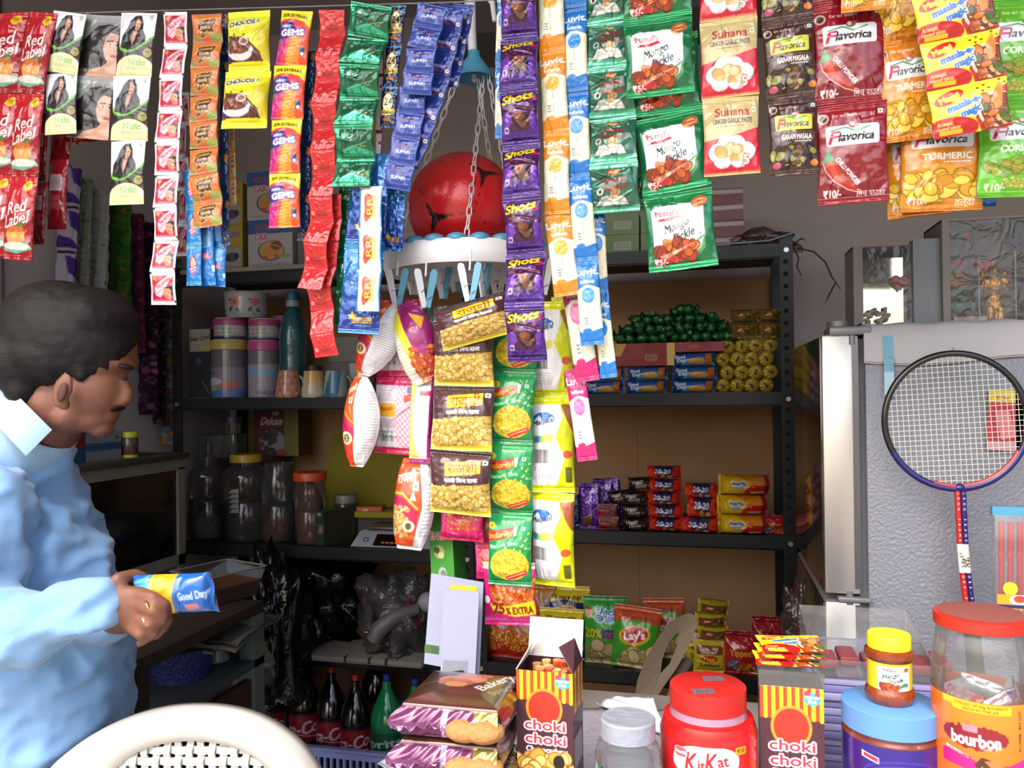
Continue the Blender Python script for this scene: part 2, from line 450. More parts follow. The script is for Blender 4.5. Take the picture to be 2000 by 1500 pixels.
def plathe(name, prof, cv, a0=-100, a1=100, base=0x888888, seg=None, rows=None, mt=None, z0=None, z1=None, bm=0.):
    """turned shape with print: prof [(r,z)] from top to bottom, artwork spans angles a0..a1 (0 faces -Y) and heights z1..z0"""
    seg = seg or int(cv.nx*360/(a1-a0)); pr = np.array(prof, float)
    L = np.concatenate([[0], np.cumsum(np.hypot(*(pr[1:]-pr[:-1]).T))]); rows = rows or cv.ny
    t = np.unique(np.concatenate([np.linspace(0, L[-1], rows), L])); r = np.interp(t, L, pr[:, 0]); z = np.interp(t, L, pr[:, 1])
    z1 = pr[:, 1].max() if z1 is None else z1; z0 = pr[:, 1].min() if z0 is None else z0
    th = np.linspace(-180, 180, seg, endpoint=False)
    TH_, R_ = np.meshgrid(np.radians(th), r); Z_ = np.repeat(z[:, None], seg, 1)
    V = np.stack([R_*np.sin(TH_), -R_*np.cos(TH_), Z_], -1).reshape(-1, 3)
    g = cv.grid(); U = (th-a0)/(a1-a0); Vv = (z1-z)/(z1-z0)
    ui = np.clip((U*cv.nx).astype(int), 0, cv.nx-1); vi = np.clip((Vv*cv.ny).astype(int), 0, cv.ny-1)
    Cc = g[vi][:, ui].copy(); bad = ((U < 0) | (U > 1))[None, :] | ((Vv < 0) | (Vv > 1))[:, None]
    Cc[bad] = np.array(lc(base)[:3]+(bm,)); n = len(t)
    idx = np.arange(n*seg).reshape(n, seg); nxt = np.roll(idx, -1, 1)
    q = np.stack([idx[:-1], idx[1:], nxt[1:], nxt[:-1]], -1).reshape(-1, 4)
    return mesh(name, V, q, mt or FILM, Cc.reshape(-1, 4))
def lathe(name, prof, mt, seg=40): return MB().lathe(prof, seg).make(name, mt)

# ------------------------------------------------------------------ hanging strips and lying packets
def frame_at(p, upv, ang=0, yawd=0, lean=0):
    z = upv.normalized(); y = Vector((0, 1, 0)); y = (y-z*y.dot(z)).normalized(); x = y.cross(z)
    M = Matrix((x, y, z)).transposed().to_4x4(); M.translation = p
    return M @ RZ(yawd) @ RX(lean)
def strip(label, me, path, w, n, Y=1.12, name='sachet_strip', cat='sachet strip', part='sachet', group=None, zig=0, yaw=3, lean=2, seed=0, w1=None, over=1.0, bulge=1.0, skip=(), fit=None):
    R_ = random.Random(seed*13+n); pts = [Vector(p) for p in path]
    L = [0]
    for a, b in zip(pts, pts[1:]): L.append(L[-1]+(b-a).length)
    def at(t):
        d = t*L[-1]
        for i in range(len(pts)-1):
            if d <= L[i+1]+1e-6:
                return pts[i].lerp(pts[i+1], (d-L[i])/max(L[i+1]-L[i], 1e-6))
        return pts[-1]
    e = emp(name, Q(pts[0].x, pts[0].y, Y), label, cat, group)
    hr = me['hr']; P3 = []
    for i in range(n+1):
        q = at(i/n); P3.append(Q(q.x, q.y, Y)+Vector((0, (zig if i % 2 else -zig)+R_.uniform(-.002, .002), 0)))
    for i in range(n):
        if i in skip: continue
        a, b = P3[i], P3[i+1]; c = (a+b)/2; h = (a-b).length*over
        wpx = w if w1 is None else w+(w1-w)*(i+.5)/n
        W_ = wpx*mpp(c)*R_.uniform(.985, 1.015)
        M = frame_at(c, a-b, 0, R_.uniform(-yaw, yaw), R_.uniform(-lean, lean)) @ S3(W_, W_*bulge, h/hr)
        o = ob(part, me, e, T(-e.location) @ M)
    return e
def lay(label, me, px, z, Y, w, h=None, name='snack_packet', cat='packet', group=None, rot=0, lean=0, yaw=0, bulge=1., py=None):
    """one pouch standing or lying: bottom middle at pixel column px on height z (or at py)"""
    p = SX(px, z, Y) if py is None else Q(px, py, Y)
    k = mpp(p); W_ = w*k; H_ = (h*k if h else W_*me['hr'])
    o = ob(name, me); tag(o, label, cat, group)
    o.matrix_world = T(p) @ RZ(yaw) @ RX(lean) @ T(0, 0, H_/2) @ RY(rot) @ S3(W_, W_*bulge, H_/me['hr'])
    return o
# ================================================================== the shop itself
XL, XR, YB, ZC, YF = -1.82, 1.35, 2.80, 2.74, .35
wallm = mat('plaster', 0xb4abaa, .85, var=.1, vscale=2.2, bump=.3, bscale=30, bdist=.004, spec=.2)
def struct(n, me): return tag(ob(n, me), kind='structure')
def slab(n, a, b, m_): return struct(n, MB().box(*a, *b).make(n, m_))
slab('floor', (XL-.1, YF, -.1), (XR+.1, YB+.1, 0), mat('cement_floor', 0x6a635c, .7, var=.2, vscale=3))
slab('ceiling', (XL-.1, YF, ZC), (XR+.1, YB+.1, ZC+.1), mat('ceiling_plaster', 0xa8a2a0, .9, spec=.1))
slab('wall_back', (XL-.1, YB, 0), (XR+.1, YB+.1, ZC), wallm)
slab('wall_left', (XL-.1, YF, 0), (XL, YB, ZC), wallm)
slab('wall_right', (XR, YF, 0), (XR+.1, YB, ZC), wallm)
slab('trim_1', (XL-.1, YF-.1, 2.46), (XR+.1, YF, ZC+.4), wallm)  # unseen lintel, its lower edge set to shade the upper hung goods
slab('ground', (-9, -12, -.12), (9, YF, -.02), mat('street_dust', 0xa89c8c, .9, var=.2, vscale=1.5))
slab('trim_2', (-.9, YB-.28, 2.52), (XR, YB, ZC), mat('beam_plaster', 0x6e6a6a, .9, spec=.1))
# thin cable and crack on the left wall
mb = MB(); mb.tube([Vector((XL+.006, Q(22, 400, 1.75).y+.02*i % .01, 2.6-.2*i)) for i in range(12)], .003, 6); tag(ob('cable', mb.make('cable', mat('cable_dark', 0x3c3838, .6))), 'dark cable running down the left wall above the man', 'cable')

# --- racks of slotted steel
YR, DR = 2.33, .40
blk = mat('black_steel', 0x1e1f22, .38, metal=.3, bump=.1, bscale=40, bdist=.002)
blkin = mat('slot_hole', 0x050505, .9)
card = mat('cardboard', 0xb48c66, .85, var=.12, vscale=4, spec=.1, col2=0xa8805a)
def px_x(px, py, Y): return Q(px, py, Y).x
xa, xm, xb = px_x(338, 800, YR), px_x(925, 900, YR), px_x(1553, 800, YR)
ZS = [1.747, 1.337, .939, .537]      # right rack shelf tops
ZL = [1.747, 1.337, .862, .525]
def upright(x0, x1, holes=True, zt=1.77):
    mb = MB(); mb.box(x0, YR-.002, 0, x1, YR+.002, zt); mb.box(x0 if x0 < xm-.1 else x1-.003, YR, 0, x0+.003 if x0 < xm-.1 else x1, YR+.035, zt)
    if holes:
        z = .1
        while z < zt-.06:
            mb.cyl(((x0+x1)/2-.002, YR-.0035, z), ((x0+x1)/2-.002, YR, z), .0065, seg=12, mi=1); z += .034
    return mb.make('upright', [blk, blkin])
def shelf(x0, x1, z):
    mb = MB(); mb.box(x0, YR+.004, z-.004, x1, YR+DR, z); mb.box(x0, YR-.0, z-.036, x1, YR+.004, z+.002); mb.box(x0, YR, z-.038, x1, YR+.02, z-.034)
    return mb.make('shelf', blk)
def rack(lab, x0, x1, zs, nm, divided=False):
    zt = zs[0]+.024
    e = emp('steel_rack', (x0, YR, 0), lab, 'shelf rack')
    def a(n, me): ob(n, me, e, T(-x0, -YR, 0))
    for z in zs: a('shelf', shelf(x0+.03, x1-.03, z))
    a('upright', upright(x0, x0+.035, zt=zt)); a('upright', upright(x1-.035, x1, zt=zt))
    mb = MB(); mb.box(x0, YR+DR-.03, 0, x0+.03, YR+DR, zt); a('upright', mb.make('upright', blk)); mb = MB(); mb.box(x1-.03, YR+DR-.03, 0, x1, YR+DR, zt); a('upright', mb.make('upright', blk))
    for z in zs:
        for x in (x0+.0175, x1-.0175):
            mb = MB(); mb.cyl((x, YR-.008, z-.018), (x, YR-.002, z-.018), .007, seg=8); a('bolt', mb.make('bolt', mat('zinc_bolt', 0xc8c8c4, .35, 1.)))
    mb = MB(); mb.box(x0+.03, YR+DR, .05, x1-.03, YR+DR+.006, zs[0]-.04)
    xx = x0+.03+(x1-x0)*.45; mb.box(xx, YR+DR-.003, .05, xx+.012, YR+DR, zs[0]-.04)
    a('cardboard_back', mb.make('cardboard_back', card))
    return e
rack('black slotted steel rack on the right with cardboard back, full of biscuits', xm, xb, ZS, 'r')
rack('black slotted steel rack on the left, with canisters and big jars', xa, xm-.004, ZL, 'l')
x2 = px_x(1572, 800, YR)
rack('black steel rack in the gap behind the refrigerator', x2, x2+.62, [1.30, .95, .5], 'r2')
# pale worn board on the top left shelf
tag(ob('shelf_board', MB().box(xa+.04, YR-.012, 1.7475, xm-.3, YR+.3, 1.762, bev=.002).make('shelf_board', mat('worn_board', 0x8e867c, .8, var=.3, vscale=12))), 'grey worn board under the toy boxes on the top left shelf', 'board')

# --- refrigerator
XF0 = px_x(1690, 800, 1.5); ZF = Q(1850, 634, 1.5).z; XD = px_x(1606, 800, 1.5)
steel = mat('brushed_steel', 0xc6c0b8, .32, metal=.75, bump=.12, bscale=60, bdist=.001, stretch=(1, 1, 30))
fr = emp('refrigerator', (XF0, 1.5, 0), 'grey refrigerator with steel door edge, its textured side facing the front', 'refrigerator')
def fa(n, me): return ob(n, me, fr, T(-XF0, -1.5, 0))
gap = .012
fa('cabinet', MB().box(XF0, 1.5, .03, XF0+.62, 1.95, ZF-.012, bev=.006).make('cabinet', mat('fridge_grey', 0x7a7c86, .42, metal=.25, bump=.5, bscale=170, bdist=.004)))
fa('seal', MB().box(XF0-gap, 1.51, .05, XF0, 1.94, ZF-.02).make('seal', mat('fridge_seal', 0x55555a, .6)))
zsplit = Q(1640, 1166, 1.5).z
for nm, z0, z1 in (('freezer_door', zsplit+.006, ZF-.012), ('door', .06, zsplit-.008)):
    d_ = fa(nm, MB().box(XD, 1.497, z0, XF0-gap, 1.94, z1, bev=.004).make(nm, steel))
    ob('door_front', MB().box(XD-.003, 1.503, z0+.004, XD+.001, 1.936, z1-.004, bev=.001).make('door_front', mat('dark_gloss_steel', 0x5a5450, .12, .9)), d_, T(0, 0, 0))
    mb = MB(); mb.box(XF0-gap-.009, 1.4955, z0+.01, XF0-gap+.001, 1.5, z1-.004); ob('door_trim', mb.make('door_trim', mat('dark_steel', 0x6a6a6e, .3, .8)), d_)
mb = MB(); mb.box(XD+.012, 1.49, ZF-.014, XF0+.012, 1.56, ZF+.002, bev=.004); mb.cyl((XD+.03, 1.52, ZF-.012), (XD+.03, 1.52, ZF+.012), .018, seg=20); mb.cyl((XF0-.02, 1.5, ZF-.03), (XF0-.02, 1.5, ZF-.01), .006)
fa('hinge_cover', mb.make('hinge_cover', mat('grey_plastic', 0x77777a, .35, .3)))
mb = MB(); mb.box(XD+.02, 1.488, zsplit-.006, XF0+.004, 1.51, zsplit+.002, bev=.002); mb.cyl((XD+.04, 1.5, zsplit-.012), (XD+.04, 1.5, zsplit+.012), .006); fa('middle_hinge', mb.make('middle_hinge', mat('grey_plastic')))
# foam cloth over the top edge
def foam():
    nx, nz = 60, 10; V = []; Fc = []; x0, x1 = XF0-.002, XF0+.64
    prof = [(.5, ZF-.002), (.1, ZF+.002), (.02, ZF+.003), (-.004, ZF-.004), (-.006, ZF-.03), (-.005, Q(1850, 706, 1.5).z)]
    for off in (0, .004):
        for i in range(nx):
            x = x0+(x1-x0)*i/(nx-1)
            for j, (dy, z) in enumerate(prof):
                w = .0015*math.sin(i*.9+j)+.003*noise.noise(Vector((x*6, z*5, 0))); V.append((x, 1.5+dy-off-abs(w)*(dy < 0), z+off*.8+(w if j < 3 else 0)-(.006*math.sin(i*.2) if j == 5 else 0)))
    n = len(prof)
    for o_ in (0, nx*n):
        for i in range(nx-1):
            for j in range(n-1): Fc.append((o_+i*n+j, o_+i*n+j+1, o_+(i+1)*n+j+1, o_+(i+1)*n+j))
    return mesh('foam_sheet', V, Fc, mat('foam', 0xb4b2b4, .75, bump=.5, bscale=50, bdist=.004, spec=.2))
tag(ob('foam_sheet', foam()), 'thin white foam sheet folded over the refrigerator top edge', 'foam sheet')

# --- counter
ZK = .83; xk0 = px_x(752, 1480, .9); Yk1 = QZ(1150, 1368, ZK).y
ct = emp('counter', (xk0, .62, 0), 'shop counter with a pale worn top under jars and boxes', 'counter')
ob('counter_top', MB().box(0, 0, ZK-.03, XR-.05-xk0, Yk1-.62+.05, ZK, bev=.003).make('counter_top', mat('worn_laminate', 0x8c8682, .6, var=.3, vscale=14)), ct)
mb = MB(); mb.box(.02, .02, 0, XR-.07-xk0, .04, ZK-.03); mb.box(.02, .04, 0, .04, Yk1-.62, ZK-.03); mb.box(.04, Yk1-.64, 0, XR-.07-xk0, Yk1-.62, ZK-.03)
ob('panel', mb.make('panel', mat('counter_panel', 0x6b5f54, .7)), ct)
# ================================================================== artwork of every packet kind
def d_redlabel():
    c = Cv(64, 2.0, 0xb81420); c.grad(0, 0, 1, 2, 0xc21a25, 0x9c0f1b)
    c.ell(.75, .22, .13, .13, 0xe6c21e); c.text('99', .75, .22, .1, 0x8a6a00)
    c.text('Red', .5, .72, .3, 0xf6f0ea, rot=12, shear=.3, bold=.012, out=0x8c0d16, ow=.03)
    c.text('Label', .5, 1.02, .3, 0xf6f0ea, w=.8, rot=12, shear=.3, bold=.012, out=0x8c0d16, ow=.03)
    c.poly([(.08, 1.62), (.9, 1.55), (.98, 1.72), (.5, 1.84), (.05, 1.78)], 0x6fb59a)
    c.rrect(.2, 1.25, .8, 1.6, .1, 0xe8a35a); c.ell(.5, 1.27, .3, .08, 0xc96a1c); c.ell(.5, 1.66, .45, .09, 0xe8e2d4)
    c.poly([(.55, 1.2), (.75, 1.05), (.8, 1.2)], 0x4e7c2a); return c
def d_redplain():
    c = Cv(40, 2.2, 0x8d0f1a); c.grad(0, 0, 1, 2.2, 0xa01522, 0x6d0a14)
    c.rect(.2, .5, .8, 1.0, 0xb9a9a6); c.lines(.24, .54, .76, .98, 9, 0x4a3030, .4); c.lines(.2, 1.15, .8, 1.6, 8, 0xd9b0b0, .3); return c
def d_nisha():
    c = Cv(84, 1.62, 0xeef0f4)
    c.rect(0, .95, 1, 1.62, 0x1d1614); c.poly([(0, .8), (.3, 1.02), (.6, .95), (1, .62), (1, 1.2), (0, 1.2)], 0x241a16)
    c.poly([(.44, .1), (.6, .08), (.68, .25), (.7, .45), (.8, .62), (.8, .82), (.62, .93), (.3, 1.0), (.08, .88), (.12, .62), (.25, .42), (.33, .22)], 0x17110f)
    c.ell(.53, .32, .095, .15, 0xd9a288); c.poly([(.42, .16), (.5, .14), (.47, .45), (.4, .5)], 0x17110f)
    c.poly([(.44, .5), (.56, .48), (.5, .7), (.42, .85), (.4, .7)], 0xcf9379); c.line([(.49, .3), (.51, .3)], .02, 0x332018); c.line([(.56, .3), (.58, .3)], .02, 0x332018); c.line([(.52, .41), (.57, .41)], .022, 0xa03a3a)
    c.line([(.02, .84), (.12, .96), (.3, 1.0), (.5, .96), (.75, .82), (1, .6)], .055, 0x58b62f); c.line([(.02, .8), (.1, .92), (.28, .96)], .03, 0x8ed04e)
    c.ell(.87, 1.02, .11, .11, 0xb98b4a); c.ell(.87, 1.02, .07, .07, 0x6f8f30)
    c.ell(.52, 1.42, .52, .34, 0xe9e6ae); c.rect(.0, 1.38, 1, 1.62, 0xe9e6ae); c.ell(.88, .12, .07, .07, 0xb9c4c0); c.text('e', .88, .12, .09, 0x3d7048)
    c.text('Nisha', .6, 1.25, .16, 0x3f9a3c, w=.46); c.lines(.25, 1.38, .95, 1.46, 2, 0x8a9a58, .35); return c
def d_woman():
    c = Cv(90, 1.3, 0x8b8b8d); c.grad(0, 0, 1, 1.3, 0x9c9c9e, 0x5c5c5e)
    c.rect(0, 0, 1, .16, 0xa9a9ac); c.poly([(0, .7), (.3, .45), (.5, .25), (.75, .2), (1, .25), (1, 1.1), (0, 1.15)], 0x1b1618)
    c.poly([(1, .42), (.82, .38), (.72, .5), (.68, .7), (.74, .9), (.8, .98), (.72, 1.06), (.4, 1.16), (.25, 1.3), (1, 1.3)], 0xd8a58d)
    c.poly([(1, .2), (.82, .28), (.7, .45), (.66, .8), (.72, .95), (.6, 1.05), (.35, 1.12), (.4, .6), (.55, .3)], 0x17110f)
    c.line([(.78, .56), (.9, .55)], .028, 0x2a1a14); c.ell(.84, .62, .05, .022, 0xf0e8e4); c.ell(.84, .62, .022, .022, 0x2a3028)
    c.line([(.96, .56), (1, .56)], .028, 0x2a1a14); c.ell(.985, .62, .03, .022, 0x2a2020); c.line([(.94, .66), (.95, .76), (.92, .78)], .014, 0xb57a62)
    c.ell(.93, .86, .075, .03, 0xb03a44); c.line([(.86, .86), (1, .86)], .01, 0x7a2028)
    c.ell(.1, .72, .1, .08, 0x1f9a46); c.ell(.25, .22, .09, .05, 0x3a9a52, .6); return c
def d_soap():
    c = Cv(54, 1.22, 0xf1eef0); c.rect(0, 0, .08, .1, 0x222233); c.rect(.93, 1.05, 1, 1.15, 0x222233)
    c.rect(.1, .14, .92, 1.08, 0xc31f3d); c.speck(.0); c.poly([(.1, .14), (.5, .14), (.1, .7)], 0xb3263c); c.ell(.2, .25, .09, .07, 0xc98a3a)
    c.poly([(.3, .45), (.75, .12), (.95, .12), (.7, .48), (.62, .75), (.4, .95), (.24, .85), (.22, .6)], 0xf0cdd5)
    c.text('Nutrine', .55, .4, .16, 0xc21f44, w=.6, rot=38, bold=.008); c.line([(.3, .8), (.6, .55)], .03, 0xd25a75)
    c.ell(.72, .78, .17, .24, 0xd8977a, rot=15); c.poly([(.75, .5), (.9, .52), (.92, .8), (.84, .95), (.85, .7), (.78, .6), (.58, .62)], 0x2e1612)
    c.line([(.64, .72), (.68, .72)], .02, 0x2a1410); c.line([(.75, .74), (.79, .75)], .02, 0x2a1410); c.line([(.64, .88), (.72, .9)], .025, 0xa52a30)
    c.ell(.88, .6, .05, .05, 0x3a1a14); c.line([(.15, 1.04), (.85, 1.04)], .02, 0xf0c8d0); return c
def d_coffee():
    c = Cv(64, .9, 0xd5702c); c.grad(0, 0, 1, .9, 0xe07f2e, 0xc96a3a)
    c.ell(.85, .75, .22, .14, 0x9aa24e); c.ell(.1, .8, .2, .14, 0xa88a4a); c.rect(0, 0, 1, .05, 0xa9541c)
    c.poly([(.24, .22), (.86, .16), (.82, .34), (.74, .44), (.78, .6), (.3, .78), (.34, .58), (.24, .48)], 0x4a2410); c.line([(.24, .22), (.86, .16), (.82, .34), (.74, .44), (.78, .6), (.3, .78), (.34, .58), (.24, .48), (.24, .22)], .02, 0xf0b060)
    c.text('Coconut', .52, .28, .12, 0xd9b878, w=.5, rot=5, bold=.006); c.text('Bite', .5, .44, .12, 0xd9b878, w=.34, rot=5, bold=.006); c.text('Toffee', .52, .61, .12, 0xd9b878, w=.4, rot=8, bold=.006); return c
def d_blueoval():
    c = Cv(44, 1.7, 0x1878c8); c.rect(0, 0, 1, .1, 0x4aa0c8); c.rect(0, 1.5, 1, 1.62, 0x4aa0b8); c.rect(0, 1.62, 1, 1.7, 0x1580c0)
    c.ell(.5, .75, .24, .35, 0x6a3a3c); c.ell(.5, .75, .18, .27, 0xd59c84); c.poly([(.25, .95), (.72, .82), (.72, 1.1), (.4, 1.25)], 0xd8607a); c.line([(.3, 1.0), (.68, .9)], .05, 0xffe0e8); c.line([(.34, 1.12), (.66, 1.02)], .04, 0xffe0e8); return c
def d_blueback():
    c = Cv(36, 2.4, 0x1a74c4); c.rect(.2, .2, .8, .9, 0x6aaede); c.lines(.24, .24, .76, .86, 10, 0x2a5a90, .4); c.rect(.2, 1.1, .75, 1.35, 0xd06a80); c.text('NU', .48, 1.22, .14, 0xffffff); c.rect(.85, 1.6, 1, 1.85, 0xd8e8f4); c.lines(.2, 1.6, .7, 2.1, 6, 0x9cc8ea, .4); return c
def d_navy():
    c = Cv(24, 2.5, 0x12264e); c.rect(.6, .1, .9, .5, 0xb86a2a); c.lines(.1, .7, .8, 1.8, 9, 0x3a6aa0, .3); return c
def d_chocos():
    c = Cv(96, 1.28, 0xe4e021); c.rect(0, 0, 1, .16, 0xf0ec1e)
    c.poly([(.1, .2), (.8, .14), (.85, .42), (.05, .5)], 0xe9e9a0, .35); c.text('CHOCOS', .4, .28, .1, 0x4a4260, w=.62, rot=5, bold=.012, out=0xf4f2d8, ow=.02)
    c.rect(.74, .2, .83, .29, 0xb8dcae); c.ell(.785, .245, .025, .025, 0x2f7d3a)
    c.poly([(.05, .72), (.12, .56), (.55, .6), (.85, .9), (.88, 1.08), (.05, 1.08)], 0x5a2a1c); c.poly([(.72, .42), (.98, .3), (1, 1.1), (.86, 1.05), (.82, .7)], 0xd9c81a)
    c.ell(.36, .86, .34, .2, 0xe9e2e4); c.ell(.36, .79, .3, .14, 0x7a4030); c.blobs(.1, .68, .6, .86, 40, .025, .05, [0x8f5236, 0x6a3824, 0xa8694c], 4, 0x3c1a10)
    c.ell(.5, .68, .12, .09, 0xd6cfd8, .9); c.ell(.51, .69, .07, .05, 0x8b5a48); c.poly([(0, .9), (.14, 1.0), (.12, 1.1), (0, 1.1)], 0x3a2a70)
    for x, y in ((.25, .54), (.33, .6), (.5, .55), (.2, .62)): c.ell(x, y, .035, .02, 0x74412a, rot=30)
    c.rect(0, 1.1, 1, 1.28, 0xeee81c); c.line([(.02, 1.19), (.98, 1.19)], .012, 0x9a9010); return c
def d_gems():
    c = Cv(72, 1.65, 0xe0264e); c.grad(0, .3, 1, 1.65, 0xe5385a, 0xee5530, vert=False)
    c.poly([(0, .9), (.45, .75), (.25, 1.3), (.1, 1.65), (0, 1.65)], 0xb8127a); c.poly([(0, .85), (.36, .72), (.1, 1.05), (0, 1.1)], 0x2a6b28)
    for i in range(4): c.line([(.05+.08*i, 1.05-.08*i), (.1+.08*i, .9-.05*i)], .02, 0x5ab04a)
    for i in range(5): c.line([(.02, 1.5-.1*i), (.3-.03*i, 1.3-.1*i)], .025, 0xd82a90)
    c.poly([(.3, 1.65), (.52, .8), (.82, .8), (.75, 1.65)], 0xf08a20)
    for i in range(9):
        y = .86+i*.1; x = .6-.02*i; c.ell(x, y, .13+.005*i, .055, 0xc8601a, rot=12); c.ell(x, y-.012, .125+.005*i, .045, 0xf9a838, rot=12)
    c.ell(.85, 1.5, .12, .12, 0xee4a20); c.rect(.78, 1.12, .92, 1.36, 0x243a7a); c.ell(.85, 1.3, .05, .05, 0xffffff)
    c.ell(.4, .52, .42, .2, 0xee4a6a, .5); c.ell(.3, .62, .3, .25, 0x33237f); c.ell(.15, .7, .2, .2, 0x33237f); c.poly([(0, .5), (.3, .42), (.45, .85), (0, .92)], 0x33237f)
    c.text('Cadbury', .27, .5, .07, 0xffffff, w=.3, rot=4, shear=.2, bold=.004)
    c.text('GEMS', .5, .7, .18, 0xf6f2fa, w=.72, rot=4, bold=.028, out=0x4a3a90, ow=.05)
    c.poly([(0, 0), (1, 0), (1, .52), (.8, .36), (.5, .27), (.2, .3), (0, .38)], 0xf2e21c); c.text('20% EXTRAAA', .5, .17, .1, 0x3a2408, w=.8, rot=-5, bold=.008, bend=-.2); return c
def d_redsachet():
    c = Cv(48, .98, 0xc81c22, .1); c.line([(.06, .08), (.94, .08), (.94, .88), (.06, .88), (.06, .08)], .014, 0xe2595a)
    c.rect(.1, .6, .2, .72, 0xe8d8d2); c.ell(.15, .66, .03, .035, 0x50201c); c.rect(.3, .16, .7, .4, 0xb8171c, .7)
    c.text('UNIVO', .55, .58, .07, 0x8e3a30, w=.36, bold=.006); c.text('DELUXE', .54, .7, .08, 0x7a1a18, w=.44, bold=.006); c.line([(.78, .56), (.95, .5)], .05, 0xd96a28); return c
def d_greenfoil():
    c = Cv(84, .72, 0x0f6a44, .45); c.rect(0, .0, 1, .06, 0x2fae78, m=.7); c.rect(.0, .06, .14, .72, 0x2aa070, m=.7)
    c.rrect(.16, .08, .92, .62, .08, 0x0c5638, m=.25); c.poly([(.2, .5), (.5, .4), (.96, .55), (.96, .64), (.2, .64)], 0x35b98a, m=.6)
    c.ell(.3, .2, .1, .07, 0x4a9a78); c.text('Halls', .3, .2, .06, 0xd8efe4, w=.16, shear=.2); c.line([(.3, .3), (.6, .18), (.85, .16)], .012, 0xa8d8c0); c.line([(.3, .5), (.55, .42), (.85, .34)], .012, 0xa8d8c0)
    c.text('Mouth Freshner', .62, .58, .06, 0x7fd6b4, w=.5, shear=.2); c.text('Pan', .75, .42, .06, 0xc8a050, w=.14); return c
def d_greendark():
    c = Cv(44, 1.3, 0x0c5a38, .35); c.rect(.2, .2, .35, .35, 0xa8d0b8, .6); c.text('V', .28, .28, .1, 0x0c4a30); c.rect(0, 1.15, 1, 1.25, 0x1f9a68); c.poly([(.4, .5), (1, .3), (1, .8), (.5, .9)], 0x148050); return c
def d_rr():
    c = Cv(56, 1.5, 0xeef2f6); c.rect(0, 0, .1, 1.5, 0x2a70b8); c.rect(.94, 0, 1, 1.5, 0x4a90c8); c.rect(0, 0, 1, .08, 0xdfe6ee)
    c.poly([(.25, .22), (.8, .36), (.8, 1.12), (.25, 1.3)], 0xf0d06a); c.poly([(.24, .42), (.3, .3), (.42, .25), (.62, .42), (.64, .5), (.64, 1.0), (.58, 1.08), (.36, 1.3), (.26, 1.15), (.3, .8)], 0xd8352a)
    c.text('RR', .5, .72, .26, 0xf6c84a, w=.62, rot=90, bold=.012, out=0xa81818, ow=.02); c.text('Regular', .86, .75, .05, 0x3a70b0, w=.6, rot=90); return c
def d_bluestar():
    c = Cv(84, 2.4, 0x0c3c8c, .3); c.grad(0, 0, 1, 2.4, 0x2f80c0, 0x0c2c80)
    R_ = random.Random(5)
    for _ in range(90): r = R_.uniform(.008, .03); c.ell(R_.uniform(0, 1), R_.uniform(0, 2.2), r, r, R_.choice([0x6fc8f0, 0xa8e0f8, 0x3a90d8]))
    c.rect(0, 1.95, 1, 2.4, 0x12308a); c.rect(0, 2.3, 1, 2.4, 0x2a78b0); c.text('CLASSIC', .58, 2.04, .1, 0x1a2a60, w=.44, bold=.01, out=0xd9a83a, ow=.04)
    c.poly([(.3, 1.9), (.34, 1.8), (.38, 1.9), (.46, 1.9), (.4, 1.96), (.42, 2.04), (.34, 1.99), (.26, 2.04), (.28, 1.96), (.22, 1.9)], 0xe8b83a); c.text('UNIQUE', .6, 2.18, .05, 0xbcd8f0, w=.4); return c
def d_carat():
    c = Cv(44, 2.0, 0x0d2450, .2); c.rect(0, 0, 1, .08, 0x2a80c0)
    R_ = random.Random(8)
    for _ in range(30): c.ell(R_.uniform(.5, 1), R_.uniform(0, .7), .03, .03, 0x4ab0e0)
    c.ell(.45, .8, .38, .5, 0x1a120a); c.ell(.45, .8, .32, .44, 0xe6d29a); c.poly([(.2, .35), (.3, .15), (.45, .3), (.6, .15), (.7, .35)], 0x8a6020); c.text('24', .48, .72, .36, 0x1a1a2a, w=.5, bold=.02)
    c.poly([(.05, 1.15), (.95, 1.1), (.9, 1.35), (.1, 1.4)], 0xd9b44a); c.text('Carat', .5, 1.24, .14, 0x1a1408, w=.7, bold=.012); c.rect(.2, 1.5, .7, 1.65, 0xb86a20); return c
def d_supari():
    c = Cv(60, .92, 0x1f3a92, .1); c.line([(.05, .06), (.95, .06), (.95, .84), (.05, .84), (.05, .06)], .014, 0x5a78c8)
    c.text('BABA', .5, .24, .13, 0x6a2a50, w=.5, bold=.01); c.text('SUPARI', .5, .5, .12, 0xd0d8f4, w=.52, bold=.006); c.line([(.35, .6), (.68, .6)], .012, 0xa0b0e0); c.lines(.2, .68, .8, .76, 2, 0x9cacdf, .35); return c
def d_invade():
    c = Cv(60, .8, 0x1c3690, .1); c.line([(.05, .06), (.95, .06), (.95, .74), (.05, .74), (.05, .06)], .014, 0x4a68c0)
    c.rect(.15, .26, .3, .38, 0x9ab4e4); c.text('INVADE', .55, .5, .1, 0xb8c4ea, w=.44, bold=.006); c.text('DELUXE', .55, .63, .09, 0x9a3a40, w=.52, bold=.008); c.rect(.8, .56, .92, .7, 0xe8e8ea); c.ell(.86, .63, .03, .03, 0x2c6b35); return c
